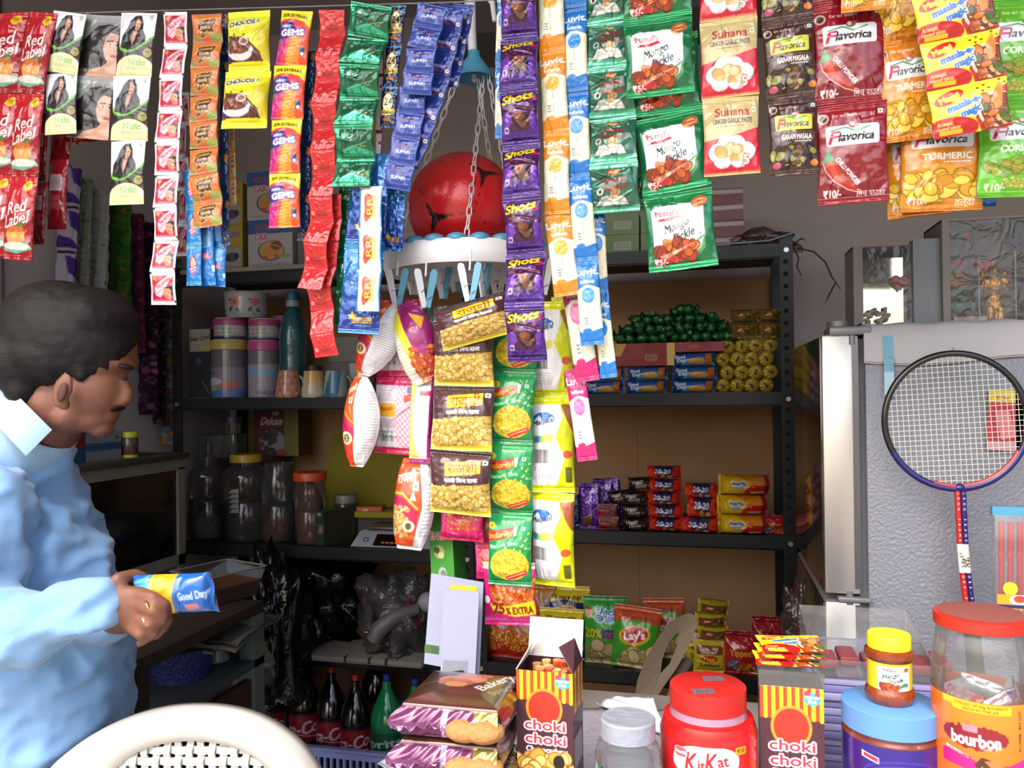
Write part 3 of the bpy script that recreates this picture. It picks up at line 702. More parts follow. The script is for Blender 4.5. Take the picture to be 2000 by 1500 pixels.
def d_shots():
    c = Cv(80, 1.42, 0x4a1a80, .25); c.grad(0, 0, 1, 1.42, 0x3c1468, 0x4a1d84)
    c.poly([(0, .55), (.2, .42), (.8, .42), (1, .55), (1, .9), (.7, 1.1), (0, 1.1)], 0x44144c); c.poly([(0, .7), (.24, .58), (.32, .85), (.1, 1.1), (0, 1.1)], 0x7a48b8, m=.5); c.poly([(1, .72), (.86, .6), (.7, .9), (.95, 1.12), (1, 1.1)], 0x6a38a8, m=.5)
    R_ = random.Random(4)
    for x, y in ((.3, .46), (.55, .4), (.66, .52), (.42, .55), (.78, .44), (.25, .6), (.2, .52), (.85, .55)): c.ell(x, y, .035, .035, 0x6a2f2a); c.ell(x-.01, y-.01, .02, .02, 0x8e4a3c)
    c.poly([(.32, .72), (.42, .62), (.6, .6), (.78, .72), (.8, .9), (.66, 1.05), (.5, 1.05), (.38, .9)], 0x2a1210)
    c.ell(.52, .72, .15, .11, 0x6e3a28); c.ell(.48, .7, .09, .07, 0x8b4a34)
    for i in range(5): c.line([(.42+i*.03, .82+i*.035), (.6, .87+i*.03), (.75-i*.02, .8+i*.04)], .016, 0x9a6450)
    c.poly([(.12, .12), (.3, .1), (.2, .32)], 0x3c1468); c.text('Shots', .48, .24, .2, 0xe8c81c, w=.78, rot=9, shear=.35, bold=.026, out=0x241008, ow=.035)
    c.text('5', .88, .3, .1, 0xe02040, bold=.02); c.line([(.8, .36), (.98, .3)], .035, 0xc02050)
    c.rrect(.1, .96, .22, 1.12, .03, 0xbcb2d8); c.ell(.16, 1.04, .035, .035, 0x4a1a80); c.rect(0, 1.2, 1, 1.42, 0x3a1470, m=.3); c.line([(.02, 1.21), (.98, 1.21)], .012, 0x8a60c0); return c
def d_luvit(main, ball, body, txt='Luvit.'):
    def f():
        c = Cv(56, 3.1, main); c.rect(0, .9, 1, 2.75, body)
        R_ = random.Random(2)
        for j in range(46):
            for i in range(14):
                c.ell((i+.5*(j % 2))/14, .92+j*.04, .012, .01, 0xd3dcb8 if main != 0x1a72c0 else 0xe6dcae)
        c.poly([(0, .85), (1, .85), (1, 1.06), (.6, .93), (.4, .93), (0, 1.1)], main)
        c.text(txt, .5, .42, .24, 0xeaf2fa, w=.95, bold=.022); c.line([(.2, .62), (.75, .6)], .02, 0xcfe0f0, .6); c.text('lollipop', .5, .78, .12, 0xeaf2fa, w=.6, bold=.008)
        c.ell(.5, 1.3, .28, .28, ball); c.ell(.43, 1.22, .13, .1, 0xffffff, .12); c.line([(.5, 1.56), (.5, 2.35)], .014, 0x333a3a)
        for i in range(3): c.line([(.28, 2.1+i*.1), (.34, 2.14+i*.1), (.4, 2.1+i*.1)], .03, 0x2a4a6a)
        c.ell(.35, 2.62, .2, .16, main); c.line([(.2, 2.5), (.5, 2.45)], .02, 0xd8e070); c.poly([(0, 2.75), (0, 2.58), (.3, 2.66), (1, 2.5), (1, 3.1), (0, 3.1)], main); c.rect(0, 2.9, 1, 3.1, main); return c
    return f
def d_maggigreen():
    c = Cv(90, 1.02, 0x2f6a52, .3); c.rect(0, 0, 1, .12, 0x6fc7a2, m=.6); c.rect(0, .88, 1, 1.02, 0x5ab890, m=.6); c.grad(.0, .12, 1, .88, 0x28654c, 0x3b6d58)
    c.ell(.5, .2, .13, .06, 0xd9502a); c.text('Maggi', .5, .2, .05, 0xf4e0a0, w=.18, bold=.006); c.text('MAGIC', .5, .36, .1, 0x8e2a2c, w=.52, rot=3, bold=.018); c.text('MASALA', .54, .5, .09, 0x8e2a2c, w=.5, rot=3, bold=.018)
    c.ell(.2, .58, .07, .07, 0xcfd8cc); c.ell(.2, .58, .04, .04, 0x5a4434); c.poly([(.1, .86), (.25, .68), (.45, .66), (.7, .7), (.78, .86)], 0xdfe6dc, m=.4); c.blobs(.42, .52, .6, .7, 9, .03, .06, [0xc8a878, 0xb89058, 0xd8c8a0], 3, 0x6b5030); return c
def d_mango(nx=130):
    c = Cv(nx, 1.12, 0x0f6b3c, .15); c.rect(0, 0, 1, .12, 0x158a50, m=.5); c.rect(0, 1.02, 1, 1.12, 0x1c9a5c, m=.5)
    c.rrect(.1, .2, .86, .92, .09, 0xe9e9f2); c.poly([(.62, 1.0), (.9, .66), (.9, 1.02)], 0x0f6b3c); c.poly([(.5, .99), (.62, .8), (.86, .66), (.84, .86), (.68, 1.0)], 0x5a9a60); c.poly([(.54, .98), (.66, .82), (.84, .7), (.78, .85)], 0xdfeedd)
    c.ell(.8, .19, .12, .085, 0xb8622c, rot=25); c.ell(.8, .19, .075, .045, 0xe0a070, rot=25); c.line([(.74, .2), (.86, .18)], .02, 0x8b3c18)
    c.text("Mittal's", .33, .31, .085, 0xc6323a, w=.34, bold=.004); c.poly([(.18, .4), (.5, .36), (.53, .39), (.38, .43), (.18, .42)], 0xc6323a)
    c.text('Mango', .46, .5, .12, 0x2c3d36, w=.38, rot=18, shear=.35, bold=.003); c.text('Pickle', .56, .64, .12, 0x2c3d36, w=.32, rot=18, shear=.35, bold=.003)
    c.rect(.76, .62, .83, .69, 0xffffff); c.line([(.76, .62), (.83, .62), (.83, .69), (.76, .69), (.76, .62)], .008, 0x607060); c.ell(.795, .655, .014, .014, 0x304838)
    c.ell(.42, .87, .3, .14, 0x7c2c14); c.blobs(.14, .74, .7, 1.0, 60, .03, .055, [0xc85a20, 0xa8401a, 0xd87830, 0x963414], 6, 0x5c1c0a, clip=lambda x, y: ((x-.42)/.3)**2+((y-.87)/.14)**2 < 1.05)
    c.poly([(.1, .92), (.16, .96), (.45, .93), (.4, 1.0), (.12, 1.04)], 0xc42a26); c.text('\u20b95/-', .2, .99, .075, 0xffffff, w=.19, bold=.006); return c
def d_suhana():
    c = Cv(108, 1.4, 0xc8142c, .05); c.poly([(0, 0), (1, 0), (1, .58), (.55, .72), (0, .78)], 0xc3b27c); c.rect(0, 0, 1, .07, 0xd2bf84, m=.4)
    c.text('Suhana', .52, .28, .16, 0xa52030, w=.6, bold=.008); c.text('GINGER GARLIC PASTE', .52, .45, .09, 0x3c2a22, w=.7, bold=.007); c.lines(.25, .54, .75, .57, 1, 0x5a4632, .5); veg(c, .9, .27, .035)
    for x, y, r in ((.25, 1.0, .17), (.4, .86, .17), (.58, .88, .17), (.75, 1.0, .17), (.34, 1.12, .17), (.62, 1.12, .17)): c.ell(x, y, r, r*.95, 0xc9c6cc); c.ell(x, y-.01, r*.9, r*.85, 0xdedce2)
    c.blobs(.3, .95, .7, 1.12, 16, .05, .09, [0xdcb878, 0xe6cc98, 0xd0a868], 4, 0xb8935a); c.text('5', .75, 1.14, .17, 0xf4e4dc, bold=.012, out=0x8e1020, ow=.012); c.rect(0, 1.35, 1, 1.4, 0xc9a860); return c
def d_flav(bgc, box, product, nx=120, hr=1.5, kind='chilli', fcol=0x1c2018, plab=0xf0f0ea, bgc2=None):
    c = Cv(nx, hr, bgc); c.grad(0, 0, 1, hr, bgc, bgc2 or bgc); c.rect(0, 0, 1, .07, bgc, m=.4); c.rect(0, hr-.07, 1, hr, bgc, m=.4)
    if kind != 'garam':
        Rn = random.Random(3)
        for _ in range(7):
            x, y = Rn.uniform(.3, .95), Rn.uniform(.1, hr-.3); c.line([(x, y), (x+Rn.uniform(-.15, .15), y+.1), (x+Rn.uniform(-.2, .2), y+.2)], .008, tuple(k*.75 for k in rgb(bgc)))
    c.ell(.1, .22, .08, .08, 0xb8a8a0); c.ell(.1, .22, .055, .055, 0x4a2a1c); c.text('\u0926\u0947\u0936 \u0915\u093e \u092e\u0938\u093e\u0932\u093e', .42, .2, .05, plab, w=.4); veg(c, .9, .17, .035)
    yb = .4
    c.rrect(.12, yb-.05, .88, yb+.25, .04, box); c.line([(.2, yb+.02), (.4, yb-.02), (.55, yb+.05), (.75, yb-.01)], .025, 0x4a9a5a); c.ell(.52, yb-.05, .07, .05, 0x8a5a58); c.ell(.5, yb-.06, .03, .03, 0xd8d0c8)
    c.text('F', .24, yb+.12, .19, 0xc81a4a, w=.12, shear=.3, bold=.012); c.text('lavorica', .56, yb+.12, .13, fcol, w=.5, shear=.25, bold=.008)
    if kind == 'chilli':
        c.poly([(.06, .85), (.16, .78), (.26, .86), (.34, 1.05), (.55, 1.28), (.62, 1.36), (.42, 1.3), (.22, 1.16), (.1, 1.0)], 0xa8281c); c.poly([(.1, .88), (.2, .86), (.3, 1.1), (.44, 1.24), (.24, 1.12)], 0xcf4a34); c.line([(.06, .85), (.1, 1.0), (.22, 1.16), (.42, 1.3), (.62, 1.36)], .012, 0xf0c8b8)
        c.poly([(.03, .9), (.1, .78), (.14, .66), (.18, .78), (.28, .88), (.16, .86)], 0x2f8a4a); c.text('CHILLI POWDER', .42, 1.03, .07, plab, w=.5, rot=-52, bold=.006)
    else:
        c.text(product, .55, yb+.38, .1, plab, w=.62, rot=0, bold=.007); c.lines(.5, yb+.46, .85, yb+.5, 1, plab, .6)
    if kind == 'turmeric': c.ell(.45, 1.0, .25, .1, 0xe0a020, .7); c.blobs(.1, 1.05, .95, hr-.2, 50, .05, .1, [0xe8b830, 0xd89a20, 0xf0cc50, 0xc8881c], 5, 0x9a6a10)
    if kind == 'coriander': c.blobs(.1, .95, .9, 1.15, 50, .03, .06, [0x8aa020, 0x9c8a20, 0x6a9018], 5, 0x4a6a10); c.blobs(.3, 1.22, 1.0, hr-.12, 90, .02, .035, [0xc8cc5a, 0xa8b840, 0xb0a850], 6, 0x5a7a20, 1.1)
    if kind == 'garam': c.blobs(.08, 1.0, .9, hr-.2, 40, .04, .09, [0x8a8a3a, 0x3a2018, 0x6a4428, 0xb09a50, 0x2a1410], 5, 0x1c0c08); c.ell(.15, hr-.2, .09, .06, 0xb84a6a); c.ell(.9, hr-.22, .08, .06, 0xe07a20)
    if kind != 'garam': c.text('\u20b910/-', .2, hr-.16, .1, 0xe8e4e0, w=.24, bold=.008)
    if kind == 'chilli': c.text('\u093f\u092e\u091a \u092a\u093e\u0909\u0921\u0930', .74, hr-.14, .08, plab, w=.4)
    if kind == 'turmeric': c.text('\u0939\u0932\u094d\u0926\u0940', .78, hr-.13, .09, plab, w=.24)
    return c
def d_magic():
    c = Cv(140, .68, 0xe8dd22); c.rect(0, 0, 1, .68, 0xead91e)
    c.poly([(.62, .68), (.55, .5), (.6, .3), (.8, .2), (1, .1), (1, .68)], 0xb02a18); c.ell(.84, .42, .26, .24, 0xd9cfc4); c.ell(.84, .42, .22, .2, 0x7a3a18)
    c.blobs(.66, .26, 1, .6, 60, .025, .05, [0xb8541c, 0xd07a30, 0x8a3214, 0x4a6a24, 0xe0a860], 7, 0x54200c, 2)
    c.poly([(.8, .2), (.9, .05), (.94, .18), (.9, .4), (.8, .42)], 0xd9904c); 
    for x, y in ((.62, .1), (.7, .07), (.76, .12), (.96, .08), (.68, .15), (.9, .03)): c.ell(x, y, .018, .012, 0x3a3018)
    c.ell(.25, .16, .2, .085, 0xc41c1c, rot=18); c.text('Maggi', .25, .16, .085, 0xf6dd30, w=.26, rot=14, bold=.016)
    c.text('masala-e-', .42, .27, .1, 0x3470c0, w=.44, rot=14, bold=.016, out=0xf4f4ea, ow=.02); c.text('magic', .5, .38, .1, 0x3470c0, w=.26, rot=14, bold=.016, out=0xf4f4ea, ow=.02)
    c.ell(.2, .6, .38, .17, 0xc01818); c.text('Aromatic', .16, .5, .06, 0xf0c878, w=.2, bold=.004); c.text('roasted spices', .2, .565, .055, 0xf0c878, w=.3, bold=.004); c.rrect(.08, .6, .38, .65, .02, 0xf0c020); return c
def d_peanut():
    c = Cv(118, 1.2, 0xd8b43c); c.rect(0, 0, 1, .1, 0x241408); c.poly([(0, .08), (1, .08), (1, .56), (.5, .6), (0, .68)], 0x46262a)
    for i in range(26):
        a = math.pi*(i/25); c.line([(.5+.12*math.cos(a), .42-.1*math.sin(a)), (.5+.7*math.cos(a), .42-.5*math.sin(a))], .012, 0x5c3a3c)
    c.blobs(-.02, .62, 1.02, 1.16, 230, .03, .05, [0xe3c470, 0xd2a850, 0xeed48a, 0xc8a048, 0xdcb25c, 0xd4bc6c], 9, 0x80601c, 1.7, clip=lambda x, y: y > .68-.1*x)
    c.poly([(.28, .2), (.85, .14), (.87, .36), (.3, .44)], 0xf0cb1c); c.text('\u0930\u093e\u091c\u0936\u0940', .58, .285, .17, 0x8a4418, w=.48, rot=4, bold=.006)
    c.line([(.68, .33), (.61, .39)], .014, 0x8a4418); c.rect(.28, .44, .84, .54, 0x5c4a4c, .8); c.text('\u0915\u093e\u0932\u0940 \u093f\u092e\u091a \u0926\u093e\u0928\u093e', .56, .5, .075, 0xf4f0ea, w=.54, rot=3, bold=.006)
    c.rect(.88, .14, .96, .22, 0xe9e6e0); c.ell(.92, .18, .02, .02, 0x2c6b35); c.poly([(0, 1.14), (1, 1.08), (1, 1.2), (0, 1.2)], 0xe6cf30); return c
def d_indori():
    c = Cv(88, 1.62, 0x1a8a48); c.grad(0, 0, 1, 1.62, 0x1b9450, 0x157a40)
    R_ = random.Random(4)
    for _ in range(60): x, y = R_.uniform(.02, .98), R_.uniform(.42, .95); c.ell(x, y, .03, .02, R_.choice([0x5ab850, 0xb8dc70, 0x2a7a34]), rot=R_.uniform(0, 180))
    c.ell(.1, .28, .09, .08, 0xe8c820); c.text('\u0907', .1, .28, .08, 0xa03018)
    c.poly([(.0, .42), (.6, .3), (.62, .5), (.02, .64)], 0xc4261c); c.text('Indorilal', .31, .47, .13, 0xf0b428, w=.56, rot=9, shear=.2, bold=.01, out=0x8a140c, ow=.012); c.poly([(.62, .3), (.7, .28), (.68, .48), (.62, .5)], 0xdfeee0)
    veg(c, .82, .32, .04); c.text('Ratlami Sev', .36, .7, .09, 0x9ae0b0, w=.6, rot=12, bold=.004)
    c.ell(.52, 1.14, .44, .36, 0xd8c028); c.blobs(.1, .8, .96, 1.46, 420, .012, .02, [0xe8cc38, 0xd9b024, 0xf0dc58, 0xb8962a], 3, 0x9a7a14, 2.4, clip=lambda x, y: ((x-.52)/.43)**2+((y-1.14)/.35)**2 < 1)
    c.poly([(.42, 1.42), (.9, 1.24), (.92, 1.34), (.5, 1.5)], 0xc8281c); c.line([(.5, 1.44), (.86, 1.3)], .02, 0xf0c0a8); return c
def d_milk():
    c = Cv(84, 1.9, 0xf0f0f2); c.poly([(.62, 0), (1, 0), (1, 1.9), (.55, 1.9), (.8, 1.2), (.58, .8), (.75, .4)], 0xd9df14); c.poly([(.7, .18), (1, .05), (1, .75), (.85, .5)], 0x9a5430)
    c.rect(0, 0, 1, .16, 0xdde012); c.rect(0, 1.75, 1, 1.9, 0xe2e612); c.ell(.3, .45, .26, .13, 0x2a6ab8); c.poly([(.05, .5), (.2, .38), (.35, .55), (.5, .4), (.6, .5), (.3, .6)], 0xdfe8f4)
    c.text('Malpani', .3, .5, .1, 0x20304a, w=.5, rot=10, shear=.3, bold=.006); c.rect(.05, .78, .45, .92, 0x78b040, .8); c.rect(.3, .75, .55, .9, 0xe8d850, .8); c.rect(.1, .8, .2, .92, 0x3a80c0)
    c.barcode(.08, 1.05, .42, 1.32, 4); c.lines(.06, 1.4, .5, 1.66, 6, 0x8a8a94, .35); c.ell(.86, 1.15, .1, .08, 0xd85a28); c.rect(.8, 1.4, .95, 1.7, 0x2a2a20, .7); return c
def d_brown():
    c = Cv(40, 2.2, 0x9a5430); c.grad(0, 0, 1, 2.2, 0xa86038, 0x7a3a20); c.rect(0, 0, 1, .2, 0xc8cc20); c.rect(0, 2.05, 1, 2.2, 0xb82a5a); return c
def d_leaf(red=True):
    c = Cv(72, 2.2, 0xeceaee); c.poly([(0, 0), (.5, 0), (.42, .7), (.5, 1.3), (.45, 2.2), (0, 2.2)], 0xe2521c)
    c.poly([(0, .9), (.2, 1.0), (.5, 1.25), (.5, 1.5), (.2, 1.45), (0, 1.3)], 0xc01c58); c.poly([(0, 1.7), (.45, 1.5), (.45, 2.0), (0, 2.05)], 0xd83a24); c.line([(.1, .85), (.45, 1.1)], .04, 0xf6a048)
    c.ell(.25, 1.48, .2, .16, 0xf0dca0); c.ell(.26, 1.48, .1, .1, 0x5a4a30); c.text('S', .26, 1.48, .12, 0xf0dca0, bold=.01); c.rect(.22, .5, .36, .64, 0xf0f0e8); c.ell(.29, .57, .03, .03, 0x2c6b35)
    c.text('\u0930\u093e\u091c\u0936\u0940', .25, .3, .14, 0xfff0d8, w=.4, rot=20, bold=.006); c.lines(.58, .35, .96, 1.9, 22, 0x8c8c94, .4, 5, .65); return c
def d_leaf2():
    c = Cv(64, 2.0, 0xe24a1c); c.poly([(.72, 0), (1, 0), (1, 2), (.66, 2), (.8, 1)], 0xe8e8ec); c.lines(.82, .5, .98, 1.7, 14, 0x9a9aa4, .4)
    c.text('\u0930\u093e\u091c\u0936\u0940', .35, .38, .2, 0xfff0e4, w=.56, rot=14, bold=.012); c.rect(.56, .46, .7, .64, 0xf4f4f0); c.ell(.63, .55, .035, .04, 0x2c6b35); c.line([(0, .75), (.3, .72), (.7, 1.02)], .05, 0xf8b050)
    c.poly([(0, .8), (.3, .8), (.72, 1.1), (.72, 1.5), (.4, 1.4), (0, 1.0)], 0xb81c50); c.blobs(.02, 1.0, .5, 1.7, 110, .03, .045, [0xd0a868, 0xc0904a, 0xe0c088], 3, 0x8a5a28, clip=lambda x, y: y > .9+.2*x)
    c.ell(.52, 1.42, .16, .13, 0xf0dcae); c.ell(.52, 1.42, .08, .08, 0x5a4a30); c.poly([(.3, 1.72), (.7, 1.6), (.66, 1.9), (.2, 1.9)], 0xe05a24); c.poly([(.5, .85), (.58, .66), (.66, .85)], 0xf4f0ec); c.rect(0, 1.9, 1, 2, 0xe8e8ec); return c
def d_purpleyel():
    c = Cv(64, 2.0, 0xa01c70); c.poly([(0, 0), (.3, .3), (.45, .9), (.75, 2), (0, 2)], 0xe6e23a); c.poly([(0, .5), (.2, .8), (.5, 2), (0, 2)], 0xeeeee0); c.lines(.1, 1.0, .4, 1.8, 10, 0xb8b060, .4)
    c.poly([(.3, 0), (1, 0), (1, 1.3), (.7, 1.25), (.45, .9)], 0x8e1c66); c.blobs(.4, 1.2, 1, 2, 90, .03, .05, [0xd8642a, 0xc04a20, 0xe88a48], 3, 0x7a240c, clip=lambda x, y: x > .3+.2*(y-1)); c.poly([(.6, .3), (.95, .5), (.8, .8)], 0xd0a030); return c
def d_gingham():
    c = Cv(96, 1.3, 0xd8ccd4); c.rect(0, 0, 1, .14, 0xd01858); c.rect(0, 1.18, 1, 1.3, 0xcc1c50)
    for i in range(14):
        c.line([(.45, .2+i*.1), (1, -.3+i*.1)], .018, 0xd8708a, .7); c.line([(.45, -.3+i*.1), (1, .3+i*.1)], .018, 0xd8708a, .7)
    c.rect(0, .14, .1, 1.18, 0x9a9098, .35); c.rect(.1, .44, .45, .66, 0xe8a028); c.text('Besan', .27, .52, .08, 0x6a2010, w=.26, rot=8); c.lines(.1, .7, .45, .86, 5, 0x6a6068, .4); c.barcode(.1, .9, .42, 1.08, 2)
    c.lines(.1, .18, .45, .42, 6, 0x9a9098, .3); c.poly([(.6, .3), (.9, .24), (.9, .34), (.62, .42)], 0xc82a28); c.rect(.66, .16, .78, .26, 0x2a2a5a); return c
def d_whiteyel():
    c = Cv(48, 2.3, 0xf0eee6); c.poly([(0, 0), (.35, 0), (.2, .8), (.3, 1.6), (.5, 2.3), (0, 2.3)], 0xe6df70); c.rect(.5, .35, .95, .48, 0xb83a4a); c.lines(.45, .6, .9, 1.3, 12, 0xb0b0a0, .4); c.poly([(.9, 0), (1, 0), (1, 2.3), (.8, 2.3), (.92, 1.2)], 0xa82a80); c.rect(0, 2.15, 1, 2.3, 0x8e1c66); return c
def d_darkcheck():
    c = Cv(48, 2.2, 0x3c4644)
    for i in range(22): c.line([(0, i*.12), (1, i*.12-.8)], .02, 0x6a7470); c.line([(0, i*.12-.8), (1, i*.12)], .02, 0x6a7470)
    return c
def d_pinkmix():
    c = Cv(100, 1.0, 0xd81c78); c.rect(0, 0, 1, .1, 0xd9c89a); c.ell(.56, .4, .42, .38, 0xc86a28); c.blobs(.16, .06, .98, .8, 190, .02, .04, [0xe07a30, 0xc8541c, 0xf0a050, 0xb84418, 0xe8905a], 6, 0x7a280c, clip=lambda x, y: ((x-.57)/.42)**2+((y-.4)/.38)**2 < 1)
    c.poly([(.12, .62), (.3, .68), (.98, .58), (1, .8), (.6, .84), (.2, .76)], 0xf2d21a); c.text('25', .3, .7, .17, 0x8a2a18, w=.22, bold=.02); c.text('% EXTRA', .7, .73, .12, 0x8a2a18, w=.5, rot=3, bold=.01)
    c.ell(.07, .58, .06, .06, 0xf0e8f0); c.rect(0, .88, 1, .93, 0xe86aa8); return c
def d_pinkbag():
    c = Cv(80, .9, 0xd82468); c.blobs(.15, 0, .85, .6, 120, .015, .03, [0xd9782c, 0xc85a20, 0xe89a48], 6, 0x8a3010, clip=lambda x, y: abs(x-.5) < .4-.3*y*.4); c.poly([(0, .0), (.15, 0), (.1, .9), (0, .9)], 0xe84a98); c.rect(0, .7, 1, .9, 0xc81c5c); return c
# shelf stock
def d_goodday():
    c = Cv(96, .42, 0x17488e); c.poly([(.2, .42), (.3, .2), (.7, .2), (.96, .3), (1, .42)], 0x3a9ad0); c.text('Good', .2, .12, .1, 0xd6dff0, w=.24, bold=.012); c.text('Day', .24, .24, .1, 0xd6dff0, w=.2, bold=.012)
    c.ell(.58, .27, .22, .1, 0xc88a38); c.ell(.58, .26, .19, .075, 0xdba850); c.rect(.78, .04, .92, .4, 0xd07828); c.lines(.79, .08, .91, .36, 4, 0x8a3c10, .5); c.poly([(.36, .08), (.7, .04), (.74, .14), (.4, .16)], 0x2458a0); return c
def d_2020():
    c = Cv(84, .42, 0xd02c1c); c.poly([(.22, 0), (.8, 0), (.72, .3), (.3, .26)], 0x1c2a66); c.text('20-20', .48, .15, .14, 0xe9e6ec, w=.46, rot=-3, shear=.15, bold=.012); c.blobs(.4, .28, .75, .4, 8, .04, .06, [0xd9a048, 0xe0b868], 2, 0x8a5018); c.poly([(.05, .1), (.2, .2), (.1, .4), (0, .3)], 0xe85a30); return c
def d_happy():
    c = Cv(72, .5, 0x2a1c1a); c.text('Happy', .42, .14, .12, 0xd0c8c0, w=.44, rot=8, shear=.2, bold=.012); c.text('Happy', .54, .29, .12, 0xd0c8c0, w=.44, rot=8, shear=.2, bold=.012); c.ell(.55, .42, .2, .06, 0x6a4428); return c
def d_marie():
    c = Cv(96, .46, 0xe0b81c); c.poly([(.45, .46), (.5, .3), (.64, .2), (.9, .22), (.8, 0), (1, 0), (1, .46)], 0xc8201c); c.poly([(.3, 0), (.85, 0), (.9, .2), (.6, .2), (.5, .08)], 0xd88a20); c.text('marie', .38, .16, .1, 0x24489a, w=.26, bold=.012, out=0xf4f0e0, ow=.02); c.text('GOLD', .38, .28, .08, 0x6a8ac0, w=.2, bold=.006); c.rect(.6, .36, .86, .42, 0xe0d0c8); return c
def d_choc():
    c = Cv(40, 1.9, 0x4a1878, .35); c.rect(.1, .1, .9, 1.8, 0x5a2490, m=.4); c.text('bourbon', .5, .85, .2, 0xb8a8d8, w=1.0, rot=90, bold=.008); c.rect(.15, 1.35, .6, 1.75, 0x7a4a28)
    for i in range(4): c.line([(.15, 1.4+.09*i), (.6, 1.44+.09*i)], .02, 0xb88a50)
    c.rect(.6, .12, .85, .4, 0xa898c8); return c
def d_pinkbar():
    c = Cv(60, .7, 0xa8486a, .3); c.rect(.05, .05, .95, .35, 0xb88a78, m=.4); c.text('Bourbon', .4, .2, .12, 0x6a1c30, w=.5); c.rect(.05, .42, .4, .68, 0xc82a30); c.blobs(.45, .3, .9, .6, 12, .05, .08, [0x8a5a34, 0xa87848], 2, 0x4a2410); return c
def d_lays(bgc, band=None, extra=None):
    c = Cv(100, 1.3, bgc); 
    if band is not None: c.poly([(0, 0), (1, 0), (1, .34), (.5, .24), (0, .34)], band); c.text(extra, .5, .2, .08, 0x7a3010 if band != 0xd9c020 else 0x3a2a08, w=.7, bold=.004)
    c.ell(.48, .55, .34, .2, 0xd8b828, rot=10); c.ell(.48, .53, .28, .15, 0xc02434, rot=10); c.text("Lay's", .48, .54, .16, 0xf2eef0, w=.44, rot=8, bold=.02)
    c.blobs(.2, .86, .9, 1.2, 14, .1, .16, [0xc8b478, 0xd8c890, 0xb8a468], 3, 0x8a7a40); return c
def d_uncle():
    c = Cv(104, 1.5, 0x2f9a30); c.rect(0, 0, 1, .1, 0x1f7a28); c.ell(.14, .34, .1, .12, 0xe0b890); c.rect(.06, .22, .22, .28, 0xb82a24); c.text('Uncle', .58, .3, .14, 0x2a68a8, w=.5, rot=-6, bold=.02, out=0xe6f0f4, ow=.02); c.text('CHIPPS', .6, .46, .14, 0x2a68a8, w=.64, rot=-6, bold=.02, out=0xe6f0f4, ow=.02)
    c.text('20%', .24, .76, .2, 0xd0c020, w=.4, bold=.016, out=0x1a5a20, ow=.02); c.poly([(.44, .66), (.98, .7), (.98, .9), (.44, .86)], 0x1c3a7a); c.text('EXTRA', .72, .79, .12, 0xc03a30, w=.4, bold=.01); c.ell(.45, 1.2, .4, .26, 0x8a7a48); c.blobs(.12, 1.0, .8, 1.4, 16, .1, .16, [0xa89868, 0xb8a878, 0x988858], 3, 0x6a5c30); return c
def d_redchips():
    c = Cv(90, 1.2, 0xa82018); c.grad(0, 0, 1, 1.2, 0xb88028, 0xa81c14); c.ell(.28, .32, .12, .1, 0x8a7a78); c.ell(.28, .32, .06, .05, 0x5a3a38); c.ell(.72, .36, .12, .1, 0x9a8a88); c.ell(.72, .36, .06, .05, 0x5a3a38)
    c.blobs(.05, .5, .95, .95, 60, .02, .035, [0xd89a30, 0xe0b048, 0xc87a20], 4, 0x7a2a10, 3); c.poly([(.5, .95), (.95, .9), (.9, 1.2), (.4, 1.2)], 0xb82818); return c
def d_mnoodle():
    c = Cv(80, 1.0, 0xc8b428); c.rect(.1, .14, .92, .4, 0x7a4420); c.ell(.5, .52, .26, .1, 0xb82a20); c.text('Maggi', .5, .52, .1, 0xf0c828, w=.34, bold=.012); c.text('2-minute', .5, .72, .13, 0x2a2418, w=.6, bold=.01); c.rect(0, .88, 1, 1, 0xd8c828); return c
def d_noodtop():
    c = Cv(80, .5, 0xc0ac28); c.rect(.12, .1, .9, .42, 0x6a4020); c.ell(.3, .26, .14, .06, 0xa03020); return c
def d_redpack():
    c = Cv(84, 1.1, 0xa81c24); c.rect(0, 0, 1, .12, 0x8c141c); c.text('Yippee!', .5, .5, .16, 0xd09a28, w=.66, bold=.018); c.ell(.35, .82, .25, .13, 0x4a6a98); c.blobs(.3, .74, .9, 1.0, 24, .03, .06, [0xc87a28, 0xb85a20, 0xd8a048], 3, 0x6a2010); return c
def d_gold():
    c = Cv(70, .6, 0x8a6c28, .5); c.rect(.05, .08, .95, .5, 0x9a7a30, m=.5); c.text('Gold', .4, .24, .12, 0x7a2a18, w=.3, bold=.006); c.blobs(.5, .15, .9, .45, 14, .03, .05, [0x5a7a28, 0xb8a040], 3, 0x4a3a10); c.rect(0, .5, 1, .6, 0xb8b8a0, m=.8); return c
def build(fn, name, **k): return packet(name, fn(), **k)
K = {}
K['redlabel'] = build(d_redlabel, 'sachet', T_=.16, seed=1, mt=FOIL, cr=.03, ncr=16)
K['redplain'] = build(d_redplain, 'sachet', T_=.2, seed=2, mt=FOIL, cr=.03, ncr=14)
K['nisha'] = build(d_nisha, 'sachet', T_=.07, seed=3, seal=.03, cr=.01)
K['woman'] = build(d_woman, 'sachet', T_=.05, seed=4, seal=.05, cr=.012)
K['soap'] = build(d_soap, 'sachet', T_=.08, seed=5, seal=.07, cr=.006, ncr=4)
K['coffee'] = build(d_coffee, 'sachet', T_=.12, seed=6, cr=.016)
K['blueoval'] = build(d_blueoval, 'sachet', T_=.1, seed=7)
K['blueback'] = build(d_blueback, 'sachet', T_=.14, seed=8)
K['navy'] = build(d_navy, 'sachet', T_=.2, seed=9, mt=FOIL)
K['chocos'] = build(d_chocos, 'sachet', T_=.2, seed=10, cr=.026, seal=.1, ncr=12)
K['gems'] = build(d_gems, 'sachet', T_=.16, seed=11, cr=.012, seal=.05)
K['red'] = build(d_redsachet, 'sachet', T_=.05, seed=12, cr=.012)
